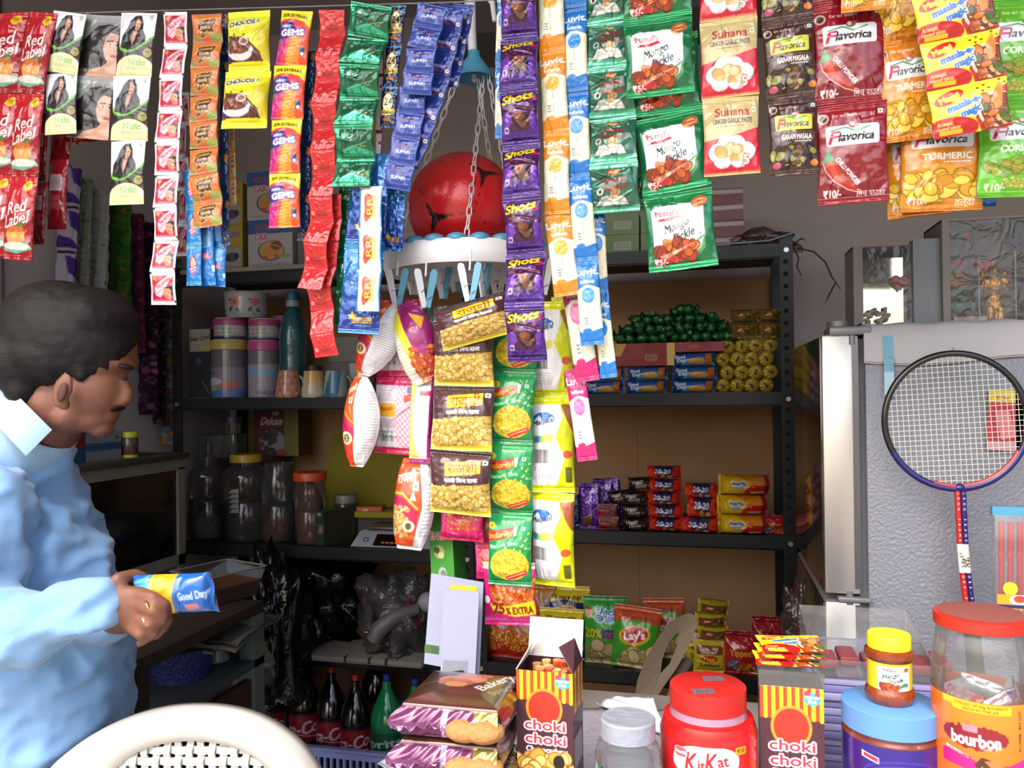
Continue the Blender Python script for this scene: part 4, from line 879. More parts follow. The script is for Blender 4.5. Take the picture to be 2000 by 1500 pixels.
K['greenfoil'] = build(d_greenfoil, 'sachet', T_=.1, seed=13, cr=.03, mt=FOIL, seal=.12, ncr=16)
K['greendark'] = build(d_greendark, 'sachet', T_=.12, seed=14, cr=.03, mt=FOIL)
K['rr'] = build(d_rr, 'sachet', T_=.09, seed=15, cr=.006)
K['bluestar'] = build(d_bluestar, 'sachet', T_=.08, seed=16, mt=FOIL)
K['carat'] = build(d_carat, 'sachet', T_=.12, seed=17, mt=FOIL)
K['supari'] = build(d_supari, 'sachet', T_=.06, seed=18, cr=.01)
K['invade'] = build(d_invade, 'sachet', T_=.06, seed=19, cr=.014)
K['shots'] = build(d_shots, 'packet', T_=.2, seed=20, cr=.035, mt=FOIL, seal=.1, ncr=14, pinch=.06)
K['luvo'] = build(d_luvit(0xe08a1c, 0xeaa428, 0xe9ead0), 'packet', T_=.22, seed=21, cr=.02, seal=.05)
K['luvb'] = build(d_luvit(0x1a72c0, 0x2a86d8, 0xeee6c8), 'packet', T_=.22, seed=22, cr=.02, seal=.05)
K['luvp'] = build(d_luvit(0xc41c68, 0xe0609a, 0xe6ead2), 'packet', T_=.22, seed=23, cr=.02, seal=.05)
K['maggig'] = build(d_maggigreen, 'sachet', T_=.13, seed=24, cr=.04, mt=FOIL, seal=.1, ncr=14)
K['mango'] = build(d_mango, 'sachet', T_=.12, seed=25, cr=.02, mt=FOIL, seal=.08, jag=.006)
K['suhana'] = build(d_suhana, 'sachet', T_=.12, seed=26, cr=.024, seal=.05)
K['garam'] = packet('sachet', d_flav(0x42231a, 0xcfcf4a, 'GARAM MASALA', 100, 1.5, 'garam', 0x20200c), T_=.14, seed=27, cr=.03, mt=FOIL)
K['chilli'] = packet('sachet', d_flav(0x8c1020, 0xe0e0e6, '', 126, 1.5, 'chilli', bgc2=0x7c0d1a), T_=.12, seed=28, cr=.028, mt=FOIL)
K['turmeric'] = packet('sachet', d_flav(0xd07c1c, 0xdfe0e4, 'TURMERIC', 120, 1.6, 'turmeric', bgc2=0xd88a20), T_=.12, seed=29, cr=.02, mt=FOIL, jag=.005)
K['coriander'] = packet('sachet', d_flav(0x58a81c, 0xdfe2e6, 'CORIANDER', 120, 1.5, 'coriander', bgc2=0x66b624), T_=.12, seed=30, cr=.02, mt=FOIL)
K['magic'] = build(d_magic, 'sachet', T_=.07, seed=31, cr=.01, seal=.05, jag=.005)
K['peanut'] = build(d_peanut, 'packet', T_=.2, seed=32, cr=.012, seal=.06, lump=.01, pinch=.05)
K['indori'] = build(d_indori, 'packet', T_=.2, seed=33, cr=.014, seal=.06)
K['milk'] = build(d_milk, 'packet', T_=.32, seed=34, cr=.03, seal=.05)
K['brown'] = build(d_brown, 'packet', T_=.3, seed=35, cr=.03)
K['leaf'] = build(d_leaf, 'packet', T_=.42, seed=36, cr=.02, seal=.02, pinch=.0, side=.7, leaf=.3)
K['leaf2'] = build(d_leaf2, 'packet', T_=.4, seed=37, cr=.02, seal=.03, leaf=.55)
K['purpyel'] = build(d_purpleyel, 'packet', T_=.4, seed=38, cr=.02, leaf=.35)
K['gingham'] = build(d_gingham, 'packet', T_=.12, seed=39, cr=.03, ncr=12)
K['whiteyel'] = build(d_whiteyel, 'packet', T_=.4, seed=40, cr=.03)
K['darkcheck'] = build(d_darkcheck, 'packet', T_=.3, seed=41, cr=.03)
K['pinkmix'] = build(d_pinkmix, 'packet', T_=.16, seed=42, cr=.014, lump=.008)
K['pinkbag'] = build(d_pinkbag, 'packet', T_=.16, seed=43, cr=.03)
K['goodday'] = build(d_goodday, 'biscuit_packet', T_=.18, seed=44, cr=.01, seal=.05, hs=True, side=.45, mt=FOIL)
K['2020'] = build(d_2020, 'biscuit_packet', T_=.2, seed=45, cr=.03, seal=.05, hs=True, side=.45, mt=FOIL)
K['happy'] = build(d_happy, 'biscuit_packet', T_=.22, seed=46, cr=.03, seal=.05, hs=True, side=.45, mt=FOIL)
K['marie'] = build(d_marie, 'biscuit_packet', T_=.2, seed=47, cr=.02, seal=.05, hs=True, side=.45, mt=FOIL)
K['choc'] = build(d_choc, 'chocolate_bar', T_=.2, seed=48, cr=.02, mt=FOIL, side=.2)
K['pinkbar'] = build(d_pinkbar, 'biscuit_packet', T_=.2, seed=49, cr=.03, mt=FOIL)
K['laysg'] = packet('chips_bag', d_lays(0x3f9a2c, 0xc04a1c, '20% more chips'), T_=.28, seed=50, cr=.02)
K['laysy'] = packet('chips_bag', d_lays(0x1c2a6a, 0xd9c020, '20% more chips'), T_=.28, seed=51, cr=.02)
K['uncle'] = build(d_uncle, 'chips_bag', T_=.28, seed=52, cr=.025)
K['redchips'] = build(d_redchips, 'chips_bag', T_=.25, seed=53, cr=.03)
K['mnoodle'] = build(d_mnoodle, 'noodle_packet', T_=.25, seed=54, cr=.03, mt=FOIL)
K['noodtop'] = build(d_noodtop, 'noodle_packet', T_=.25, seed=55, cr=.03, seal=.05, hs=True, side=.45, mt=FOIL)
K['redpack'] = build(d_redpack, 'noodle_packet', T_=.25, seed=56, cr=.04, mt=FOIL)
K['gold'] = build(d_gold, 'soap_packet', T_=.25, seed=57, cr=.02, seal=.05, hs=True, side=.45, mt=FOIL)
# ================================================================== the goods hung across the shop front
Y0 = 1.12
def ropep(px, py, Y=Y0): return Q(px, py, Y+.004)
mb = MB(); mb.tube([ropep(-250, 36), ropep(200, 24), ropep(560, 14), ropep(900, 4), ropep(1100, -10), ropep(1500, -45), ropep(1900, -85), ropep(2400, -150)], .0011, 8)
rope = tag(ob('cord', mb.make('cord', mat('cord', 0x8a857a, .8))), 'thin pale cord stretched across the shop front that carries the sachet strips', 'cord')
G = 'sachet strips hanging from the cord across the shop front'
def st(label, key, path, w, n, dy=0, **k):
    k.setdefault('group', G); return strip(label, K[key], path, w, n, Y=Y0+dy, **k)
# far left: tea
st('bright red glossy tea sachet strip at the far left edge, cut off by the frame', 'redlabel', [(18, 25), (8, 200), (-18, 500)], 88, 3, 0, seed=1)
st('red tea sachet strip ending in the sachet with white lettering and a cup', 'redlabel', [(84, 24), (62, 140), (50, 300), (32, 508)], 66, 3, -.012, seed=2, w1=72)
st('narrow dark red sachet strip between the tea sachets and the hair colour packs', 'redplain', [(88, 110), (80, 300), (76, 478)], 30, 3, .02, seed=3)
st('dark red sachet strip with a grey printed panel, right of the tea sachets', 'redplain', [(140, 40), (120, 200), (110, 448)], 44, 3, .035, seed=4)
st('white and cream hair colour strip of two sachets, beside the red tea strips', 'nisha', [(138, 25), (118, 130), (117, 262)], 76, 2, -.006, seed=5, w1=68)
st('grey strip showing a dark haired woman\'s face, between two hair colour strips', 'woman', [(198, 30), (168, 270)], 98, 2, .008, seed=6)
st('maroon sachet strip half hidden behind the grey woman strip', 'redplain', [(150, 30), (158, 160), (168, 280)], 60, 2, .03, seed=66)
st('longest white and cream hair colour strip, three sachets down to the green edge', 'nisha', [(273, 26), (261, 140), (251, 272), (247, 400)], 82, 3, -.006, seed=7)
st('long strip of small pink and white shampoo sachets with a girl, curled at its end', 'soap', [(346, 26), (338, 110), (325, 330), (318, 595)], 54, 9, -.004, seed=8, zig=.003)
st('thin sachet strip hidden behind the pink and white shampoo strip', 'soap', [(356, 180), (356, 500)], 26, 5, .025, seed=9, yaw=30)
st('orange and brown toffee sachet strip beside the yellow cereal packs', 'coffee', [(407, 30), (398, 180), (397, 300), (408, 444)], 64, 8, -.004, seed=10, zig=.003)
st('dark navy sachet strip seen as a thin line behind the orange toffee strip', 'navy', [(438, 28), (437, 260), (440, 480)], 20, 5, .02, seed=11)
st('thin orange sachet strip behind the gap under the yellow cereal packs', 'coffee', [(452, 240), (456, 400)], 13, 3, .04, seed=61)
st('blue sachet strip with an oval portrait, lowest on the left', 'blueoval', [(372, 330), (380, 440), (378, 558)], 34, 3, .012, seed=12)
st('blue sachet strip printed with small text, middle of the blue bunch', 'blueback', [(400, 440), (404, 500), (406, 558)], 34, 1, .022, seed=13)
st('blue sachet strip printed with small text, right side of the blue bunch', 'blueback', [(428, 400), (428, 480), (424, 560)], 32, 2, .03, seed=14)
st('two yellow packs of chocolate cereal on one strip', 'chocos', [(490, 25), (484, 130), (480, 253)], 92, 2, -.008, seed=15, w1=98, zig=.005)
st('strip of four bright candy packs with a yellow twenty percent band', 'gems', [(582, 22), (568, 105), (560, 225), (557, 335), (556, 445)], 70, 4, -.006, seed=16, w1=66)
st('dark purple sachet strip seen edge on beside the candy packs', 'navy', [(606, 100), (596, 300), (592, 470)], 26, 4, .02, seed=17)
st('long red sachet strip in the middle left, one continuous zigzag', 'red', [(650, 22), (642, 110), (634, 210), (632, 330), (625, 430), (608, 566)], 54, 12, -.004, seed=18, zig=.006, w1=50)
st('lower red sachet strip that bends to the right and ends beside the teal bottle', 'red', [(646, 380), (640, 480), (622, 570), (626, 600), (630, 640), (636, 696)], 50, 7, .012, seed=19, zig=.004)
st('shiny green mouth freshener sachet strip', 'greenfoil', [(728, 12), (712, 80), (700, 160), (694, 250), (688, 368)], 88, 6, -.01, seed=20, zig=.008, w1=80)
st('dark green foil strip hanging behind the shiny green one', 'greendark', [(690, 240), (684, 400), (676, 640)], 46, 6, .03, seed=21)
st('white and blue sachet strip with red and gold emblems', 'rr', [(724, 364), (722, 480), (718, 608)], 50, 3, -.012, seed=22)
st('wide blue starry pouch strip behind the white emblem sachets', 'bluestar', [(728, 300), (712, 460), (700, 652)], 84, 2, .014, seed=23)
st('blue starry strip right of the white emblem sachets, beside the red ball', 'bluestar', [(774, 340), (766, 420), (762, 490)], 48, 1, .03, seed=24)
st('narrow dark blue sachet strip with cream number emblems', 'carat', [(778, 10), (766, 110), (756, 250)], 32, 3, .006, seed=25)
st('tan and white strip seen edge on left of the blue number sachets', 'whiteyel', [(746, 40), (742, 200), (736, 370)], 14, 3, .03, seed=62)
st('blue betel nut sachet strip in front, second from the white hook', 'supari', [(846, 10), (824, 90), (812, 184)], 62, 4, -.016, seed=26)
st('blue betel nut sachet strip reaching lowest, toward the white emblem strip', 'supari', [(808, 170), (800, 230), (788, 300), (774, 370)], 58, 4, .0, seed=27)
st('blue sachet strip with white square marks, running down toward the ball', 'invade', [(884, 10), (866, 90), (846, 170), (820, 250), (790, 320)], 58, 7, .01, seed=28)
st('darkest blue sachet strip nearest the white hook', 'invade', [(906, 8), (890, 90), (874, 170)], 44, 4, .03, seed=29)
# right of the hook
st('purple chocolate ball packet strip, longest of the hanging strips', 'shots', [(1014, -36), (1012, 70), (1014, 170), (1016, 275), (1020, 380), (1024, 490), (1026, 600), (1028, 706)], 74, 7, -.03, seed=30, zig=.008, part='packet', w1=80)
st('thin light blue strip showing left of the purple packets', 'luvb', [(982, -20), (976, 120), (976, 270)], 20, 2, .0, seed=31, part='packet')
st('orange lollipop packet strip', 'luvo', [(1076, -60), (1078, 98), (1086, 258), (1088, 418), (1108, 578)], 52, 4, -.012, seed=32, part='packet', w1=52, yaw=6)
st('blue lollipop packet strip in front, with pale sticks showing', 'luvb', [(1120, -150), (1122, 14), (1126, 172), (1130, 336), (1144, 500), (1158, 674)], 47, 5, -.008, seed=33, part='packet', yaw=6)
st('blue lollipop strip behind, ending lowest of the blue ones', 'luvb', [(1164, 408), (1170, 560), (1190, 738)], 34, 2, .02, seed=34, part='packet', yaw=25)
st('pink lollipop packet strip', 'luvp', [(1112, 520), (1128, 640), (1148, 745)], 46, 1, .016, seed=35, part='packet')
st('pink lollipop strip tail, reaching below the others', 'luvp', [(1122, 720), (1138, 810), (1148, 900)], 40, 1, .03, seed=36, part='packet')
st('dark pink strip behind the orange lollipops', 'luvp', [(1102, 300), (1106, 440), (1108, 560)], 30, 2, .04, seed=37, part='packet')
st('translucent green spice sachet strip with red lettering', 'maggig', [(1182, -55), (1188, 35), (1193, 130), (1195, 225), (1199, 322), (1202, 414)], 86, 5, -.006, seed=38, w1=94, zig=.006)
st('green spice sachet strip seen edge on behind the lettered one', 'maggig', [(1236, 120), (1240, 300), (1244, 412)], 32, 4, .03, seed=39, yaw=20)
st('front green mango pickle strip, ending above the others', 'mango', [(1284, -110), (1284, 38), (1290, 186)], 132, 2, -.02, seed=40)
st('longest green mango pickle strip, three white labels down', 'mango', [(1296, 70), (1304, 225), (1322, 374), (1335, 526)], 128, 3, .004, seed=41, w1=136)
st('red and gold ginger garlic paste strip', 'suhana', [(1420, -112), (1422, 38), (1426, 186), (1430, 342)], 108, 3, -.01, seed=42)
st('brown spice mix sachet strip with yellow name labels', 'garam', [(1532, -110), (1538, 45), (1548, 195), (1552, 342)], 98, 3, -.01, seed=43, w1=92)
st('dark red chilli powder strip', 'chilli', [(1650, -190), (1656, 8), (1662, 205), (1668, 396)], 130, 3, -.008, seed=44)
st('orange turmeric strip in front, tucked behind the yellow spice sachets', 'turmeric', [(1756, -120), (1768, 76), (1786, 272)], 112, 2, -.004, seed=45)
st('widest orange turmeric strip, lowest with a tilted edge', 'turmeric', [(1830, 10), (1836, 195), (1838, 412)], 150, 2, .02, seed=46)
st('orange turmeric strip mostly hidden, showing at the left edge', 'turmeric', [(1762, 60), (1784, 240), (1796, 422)], 112, 2, .034, seed=47)
st('short orange turmeric strip end above the dark red chilli packs', 'turmeric', [(1688, -130), (1690, 22)], 88, 1, -.03, seed=48)
st('bright yellow spice sachet strip at the upper right', 'magic', [(1856, -22), (1872, 72), (1886, 165), (1900, 258)], 142, 3, -.035, seed=49)
st('green coriander powder strip at the right edge', 'coriander', [(2008, -190), (2002, 0), (1994, 190), (1990, 386)], 150, 3, .012, seed=50)
st('bright blue and yellow sachet strip glimpsed between turmeric and coriander', 'blueback', [(1908, 260), (1916, 404)], 56, 1, .06, seed=51)

# ------------------------------------------------------------------ the peg hanger with its snacks
wht = mat('white_plastic', 0xe4e2e6, .35, bump=.15, bscale=60, bdist=.002)
blu = mat('blue_plastic', 0x4f97b8, .4)
YT = 1.34
tc = Q(916, 516, YT); k_ = mpp(tc); R1 = 166*k_
e = emp('peg_hanger', Q(928, 130, YT), 'white and blue plastic peg hanger, a round tray on chains with a ball on it', 'hanger')
def lo(p): return Vector(p)-e.location
mb = MB()
hk = [Q(966, 42, YT), Q(962, 6, YT), Q(945, -14, YT), Q(925, -8, YT), Q(914, 18, YT), Q(913, 45, YT)]
mb.tube([lo(p) for p in hk], [.004, .005, .006, .007, .008, .008], 10); mb.tube([lo(Q(922, 5, YT)), lo(Q(921, 60, YT)), lo(Q(924, 118, YT))], [.006, .008, .008], 10); mb.box(*lo(Q(908, 52, YT-.008)), *lo(Q(916, 8, YT+.008)), bev=.001)
ob('hook', mb.make('hook', wht), e)
cc = Q(926, 145, YT); kc = mpp(cc)
ob('cone', lathe('cone', [(.0, .04), (.010, .04), (.011, .03), (.016, .024), (36*kc, 0), (38*kc, -.004), (36*kc, -.008), (30*kc, -.006), (.012, .012), (0, .015)], blu), e, T(lo(cc)))
ob('bulb', lathe('bulb', [(.0, .0), (.004, -.001), (.005, -.01), (0, -.016)], mat('bead', 0xdddddd, .3)), e, T(lo(cc)))
# tray: shallow dish, ribbed underneath, scalloped blue rim on top
def tray():
    mb = MB(); pr = [(0, .0), (R1*.35, 0), (R1*.36, -.004), (R1*.6, -.004), (R1*.62, -.018), (R1*.9, -.012), (R1*.97, -.018), (R1, -.008), (R1*1.0, .012), (R1*.96, .02), (R1*.9, .018), (R1*.86, .004), (R1*.3, .004), (0, .004)]
    mb.lathe(pr, 72); return mb.make('tray', wht)
ob('tray', tray(), e, T(lo(tc)))
mb = MB(); 
for i in range(22):
    a = i*2*math.pi/22; mb.ball((R1*.87*math.cos(a), R1*.87*math.sin(a), .021), .0175, 12, sc=(1, 1, .55))
mb.lathe([(R1*.8, .015), (R1*.86, .024), (R1*.92, .022), (R1*.92, .016)], 66)
ob('rim', mb.make('rim', blu), e, T(lo(tc)))
def chain(a, b, n, r=.0042):
    mb = MB(); 
    for i in range(n):
        p = a.lerp(b, (i+.5)/n); t = (b-a).normalized(); h = (b-a).length/n*.68
        s_ = t.orthogonal().normalized() if i % 2 else t.cross(t.orthogonal()).normalized()
        mb.tube([p+t*h*math.cos(q)+s_*r*math.sin(q) for q in [j*2*math.pi/10 for j in range(10)]], .0011, 5, closed=True)
    return mb.make('chain', wht)
for (ax, ay, ad), ang in (((894, 148, -.01), 205), ((952, 140, 0), -35), ((934, 158, 0), 75), ((944, 150, 0), -75)):
    a = Q(ax, ay, YT+ad); b = tc+Vector((R1*.88*math.cos(math.radians(ang)), R1*.88*math.sin(math.radians(ang)), .02))
    ob('chain', chain(lo(a), lo(b), 16), e)
# ball resting in the tray
bc = Q(903, 360, YT); br = 106*mpp(bc); bc.z = tc.z+.004+br
phi = (1+5**.5)/2
ico = [Vector(p).normalized() for p in [(0, 1, phi), (0, 1, -phi), (0, -1, phi), (0, -1, -phi), (1, phi, 0), (1, -phi, 0), (-1, phi, 0), (-1, -phi, 0), (phi, 0, 1), (phi, 0, -1), (-phi, 0, 1), (-phi, 0, -1)]]
def _dods(iv):
    return [ (iv[i]+iv[j]+iv[k]).normalized() for i in range(12) for j in range(i) for k in range(j) if iv[i].dot(iv[j]) > .4 and iv[j].dot(iv[k]) > .4 and iv[i].dot(iv[k]) > .4]
_d0 = _dods(ico)[3]; RBALL = (Vector((-.24, -.97, -.38)).normalized().to_track_quat('Z', 'Y').to_matrix() @ RZ(30).to_3x3() @ _d0.to_track_quat('Z', 'Y').to_matrix().transposed())
def ballmesh():
    bm_ = bmesh.new(); bmesh.ops.create_icosphere(bm_, subdivisions=6, radius=1); Rt = RBALL
    vs = np.array([v.co[:] for v in bm_.verts]); iv = np.array([(Rt @ p)[:] for p in ico]); vs /= np.linalg.norm(vs, axis=1)[:, None]
    # hexagon seams of a dodeca-like pattern: border between nearest face centres
    dod = []
    for i in range(12):
        for j in range(i):
            for k in range(j):
                a, b, c = iv[i], iv[j], iv[k]
                if a@b > .4 and b@c > .4 and a@c > .4: dod.append((a+b+c)/np.linalg.norm(a+b+c))
    dod = np.array(dod); ds = np.sort(vs@iv.T, axis=1); seam = ds[:, -1]-ds[:, -2]
    dj = vs@dod.T; di = np.arccos(np.clip(dj.max(1), -1, 1)); keep = []
    for q in np.argsort(dod@np.array([.24, .97, .38])):
        if all(dod[q]@dod[p_] < .7 for p_ in keep): keep.append(q)
    sel = np.isin(dj.argmax(1), keep)
    g = np.clip(1-seam/.028, 0, 1); rr = 1-.014*g**2
    slit = sel & (di < .36) & (seam < .085*(1-di/.36))
    col = np.tile(np.array(lc(0xdc2026)[:3]+(.1,)), (len(vs), 1)); col[slit] = lc(0x240608)[:3]+(.1,)
    l_ = (g > .8) & ~slit; col[l_] = lc(0x8e0e14)[:3]+(.3,)
    fs = [[v.index for v in f.verts] for f in bm_.faces]; bm_.free()
    return mesh('toy_ball', vs*rr[:, None]*br, fs, mat('glitter_red', rough=.3, attr=True, coat=.6, bump=.25, bscale=220, bdist=.002), col)
b_ = ob('toy_ball', ballmesh(), None, T(bc)); tag(b_, 'shiny glittery red football with black slits resting in the hanging white tray', 'ball')
# pegs
peg_w, peg_b = wht, mat('peg_blue', 0x6fb0cc, .4)
def peg(px, py, Y, top, rz, blue, lab, ln=.062):
    """clothes peg hung by its cord; py = jaw end"""
    p = Q(px, py, Y); t = emp('clothes_peg', p, lab, 'clothes peg', 'clothes pegs under the hanging tray')
    for s, colr in ((-1, peg_w), (1, peg_b if blue else peg_w)):
        mb = MB(); pts = [(-.004, 0), (.004, 0), (.0045, .02), (.006, .045), (.0055, ln-.003), (.002, ln), (-.003, ln), (-.0055, ln-.006), (-.005, .02)]
        mb.prism(pts, -.0018, .0018, M=RY(s*11) @ T(s*.003, 0, 0)); o = ob('peg_half', mb.make('peg_half', colr), t, RZ(rz))
    mb = MB(); mb.tube([Vector((.009*math.cos(q), .003*math.sin(2*q), .02+.008*math.sin(q))) for q in [i*math.pi/6 for i in range(12)]], .0007, 6, closed=True); ob('spring', mb.make('spring', mat('steel', 0xb0b0b0, .3, 1)), t, RZ(rz))
    mb = MB(); a = Vector((0, 0, ln*.8)); b = Q(px+2, top, Y)-p
    n = 14
    for i in range(n): q = a.lerp(b, (i+.5)/n); mb.ball(q, .0019, 8, sc=(1, 1, 1.5))
    mb.tube([a, b], .0007, 5); ob('bead_string', mb.make('bead_string', wht), t)
pegs = [(776, 597, 1.22, 498, 10, 1, 'leftmost blue and white clothes peg, gripping the orange snack bag'), (832, 600, 1.2, 492, 40, 1, 'large blue and white peg left of the peanut packs'), (866, 583, 1.28, 500, 60, 1, 'peg behind, over the gap left of the peanut packs'),
        (918, 590, 1.18, 488, 0, 1, 'middle peg clipping the top peanut pack'), (946, 584, 1.24, 500, 70, 1, 'blue peg right of the middle peg'), (972, 580, 1.36, 505, 30, 0, 'white peg beside the purple packets'), (1060, 575, 1.3, 500, 20, 0, 'white peg right of the purple packets'), (808, 575, 1.4, 510, 50, 0, 'small white peg at the back left of the tray'), (890, 570, 1.45, 510, 10, 1, 'peg at the back of the tray behind the peanut packs'), (1012, 575, 1.42, 505, 10, 1, 'peg at the back right of the tray')]
for a in pegs: peg(*a)
G2 = 'snack packets pegged below the tray'
def sn(label, key, path, w, n, Y, **k):
    k.setdefault('name', 'snack_strip'); k.setdefault('cat', 'snack strip'); k.setdefault('part', 'packet'); return strip(label, K[key], path, w, n, Y=Y, group=G2, **k)
sn('single peanut pack folded over at the top of the pegged bunch', 'peanut', [(915, 588), (934, 668)], 148, 1, 1.15, seed=1, lean=0, yaw=0)
sn('strip of three brown and gold black pepper peanut packs', 'peanut', [(906, 628), (904, 738), (902, 872), (896, 1006)], 122, 3, 1.18, seed=2, zig=.006, w1=128)
sn('strip of four green and yellow sev packs beside the peanut packs', 'indori', [(1010, 590), (1004, 712), (1000, 850), (996, 996), (996, 1142)], 88, 4, 1.21, seed=3, zig=.005)
sn('pink snack pack with a yellow 25 percent extra band, lowest of the bunch', 'pinkmix', [(994, 1098), (997, 1222)], 104, 1, 1.225, seed=4)
sn('pink snack strip half hidden behind the green and yellow packs', 'pinkbag', [(946, 1000), (952, 1130)], 44, 2, 1.25, seed=5)
sn('pink bag poking out under the lowest peanut pack', 'pinkbag', [(904, 985), (902, 1056)], 90, 1, 1.23, seed=6)
sn('strip of three white and bright yellow puffed packs', 'milk', [(1082, 590), (1078, 745), (1082, 945), (1080, 1146)], 82, 3, 1.24, seed=7, zig=.008, w1=88, yaw=8)
sn('brown packet strip behind the white and yellow packs', 'brown', [(1098, 578), (1112, 740), (1118, 888)], 44, 2, 1.29, seed=8)
sn('orange and white leaf shaped snack bag at the upper left of the bunch', 'leaf', [(766, 594), (712, 732)], 84, 1, 1.2, seed=9, yaw=0)
sn('orange and white snack bag hanging furthest left, pointed at its foot', 'leaf', [(706, 736), (700, 912)], 78, 1, 1.2, seed=10, yaw=0)
sn('orange snack bag with nuts printed on it, lowest on the left', 'leaf2', [(812, 896), (802, 1074)], 84, 1, 1.21, seed=11, yaw=0)
sn('purple and yellow snack bag leaning right below the leftmost peg', 'purpyel', [(788, 592), (832, 748)], 86, 1, 1.19, seed=12, yaw=0)
sn('pink gingham snack packs at the centre left of the bunch', 'gingham', [(784, 586), (784, 730), (778, 888)], 104, 2, 1.235, seed=13)
sn('pale yellow and white narrow bag left of the peanut packs', 'whiteyel', [(826, 738), (820, 905)], 46, 1, 1.2, seed=14)
sn('dark checked packet behind the topmost peanut pack', 'darkcheck', [(848, 600), (858, 740)], 50, 1, 1.225, seed=15)
sn('clear tail of film joining the two left snack bags', 'whiteyel', [(716, 700), (710, 745)], 26, 1, 1.22, seed=16)
# ================================================================== stock on the racks
def QX(px, py, X):
    d = D(px, py); return CAM+d*((X-CAM.x)/d.x)
def zq(px, py, Y): return Q(px, py, Y).z
CLEAR = filmmat('clear_plastic', 0xf4f6f6, .05, .04, haze=.06)
CLEARD = filmmat('dusty_clear_plastic', 0xd8d8d4, .04, .08, haze=.1, hazecol=0x8a8884)
def carton(label, px0, px1, z, Y, hpx=None, h=None, d=.1, front=None, col=0x888888, top=None, side=None, sider=None, name='carton', cat='box', group=None, rz=0, mt=None):
    p = SX((px0+px1)/2, z, Y); k = mpp(p); w = (px1-px0)*k; h = h if h is not None else hpx*k
    fr_ = front if front is not None else _flat(col)
    o = ob(name, pbox(name, w, h, d, fr_, top if top is not None else col, side if side is not None else col, sider, mt)); tag(o, label, cat, group)
    o.matrix_world = T(p.x, p.y+d/2, z) @ RZ(rz); return o
ZT = 1.7625
# toy boxes
def d_car():
    c = Cv(92, .96, 0x9c9898); c.rect(0, 0, 1, .28, 0x28508a); c.poly([(.3, .28), (.3, .5), (0, .42), (0, .28)], 0x9c9898); c.text('ROCKING', .42, .16, .1, 0x8a5050, w=.5, bold=.016, rot=-3); c.text('CAR', .3, .34, .13, 0xa85068, w=.3, bold=.014, out=0xc8c0c8, ow=.02)
    c.ell(.52, .62, .3, .2, 0x50486a); c.ell(.53, .61, .27, .18, 0xb08850); c.poly([(.3, .6), (.5, .5), (.72, .62), (.62, .74), (.35, .74)], 0xb8783c); c.ell(.64, .52, .12, .09, 0x7a3c28); c.line([(.56, .5), (.72, .56)], .015, 0xb89858); c.ell(.4, .76, .05, .05, 0xa84a28); c.ell(.65, .74, .05, .05, 0x8a4a28)
    c.rect(.66, .7, .95, .76, 0x8a8a30); c.lines(.1, .86, .9, .92, 2, 0x6a6a6a, .4); return c
def d_yel():
    c = Cv(50, 1.3, 0x8e7c2a); c.rect(.0, 0, 1, .6, 0x9a8628); c.text('CRM', .6, .25, .16, 0x7a5a80, w=.5, bold=.02); c.rect(.1, .65, .9, 1.2, 0x8c8888); c.ell(.5, .92, .28, .14, 0x4a4258); c.ell(.35, .95, .1, .1, 0x2c2838); c.ell(.7, .9, .12, .1, 0x2c2838); return c
car, yel = d_car(), d_yel()
GT = 'toy boxes stacked on the top left shelf'
hz = 93*mpp(SX(520, ZT, YR+.06)); 
carton('lower toy car box with orange car picture on the top left shelf', 480, 576, ZT, YR+.03, h=hz, d=.12, front=car, col=0x8a8686, name='toy_box', group=GT)
carton('upper toy car box with blue header, standing on the lower one', 478, 572, ZT+hz, YR+.03, h=hz, d=.12, front=car, col=0x8a8686, name='toy_box', group=GT)
carton('lower yellow and grey toy box beside the car boxes', 428, 477, ZT, YR+.03, hpx=84, d=.1, front=yel, col=0x7a6c28, name='toy_box', group=GT)
carton('upper yellow and grey toy box beside the car boxes', 428, 477, ZT+84*mpp(SX(450, ZT, YR+.03)), YR+.03, hpx=84, d=.1, front=yel, col=0x7a6c28, name='toy_box', group=GT)
carton('plain grey box with faint lettering right of the toy car boxes', 579, 640, ZT, YR+.05, hpx=66, d=.12, col=0x5c5a56)
# right top shelf
def d_gpat(lab=True):
    c = Cv(70, .46, 0x5c7838)
    for i in range(24):
        for j in range(11):
            x, y = i/23, j*.044; c.line([(x-.015, y), (x+.01, y+.02)], .008, 0x88a060); c.line([(x+.01, y+.02), (x+.03, y)], .008, 0x3c5a22)
    if lab: c.rect(.3, .16, .78, .34, 0x9aa08c); c.lines(.34, .19, .74, .32, 3, 0x5a5a4c, .4)
    return c
gp = d_gpat()
z_ = ZS[0]; hb = 40*mpp(SX(1215, z_, YR+.05))
for i, (a, b, k, l) in enumerate(((1178, 1248, 0, 'lower green patterned box, left of the mango pickle strip'), (1178, 1248, 1, 'upper green patterned box with pale label, left of the mango pickle strip'), (1252, 1322, 0, 'lower green patterned box partly behind the mango pickle strip'), (1252, 1322, 1, 'upper green box behind the mango pickle strip'), (1106, 1176, 0, 'green patterned box behind the blue lollipop strips'))):
    carton(l, a, b, z_+k*(hb+.001), YR+.05, h=hb, d=.12, front=gp, col=0x4c6630, group='green patterned boxes on the top right shelf', name='green_box')
crim = Cv(60, .4, 0x6c1c24); crim.rect(0, .04, 1, .14, 0xa8a09c); crim.text('LIFE', .4, .28, .1, 0x8a3038, w=.3)
hc = 31*mpp(SX(1400, z_, YR+.1))
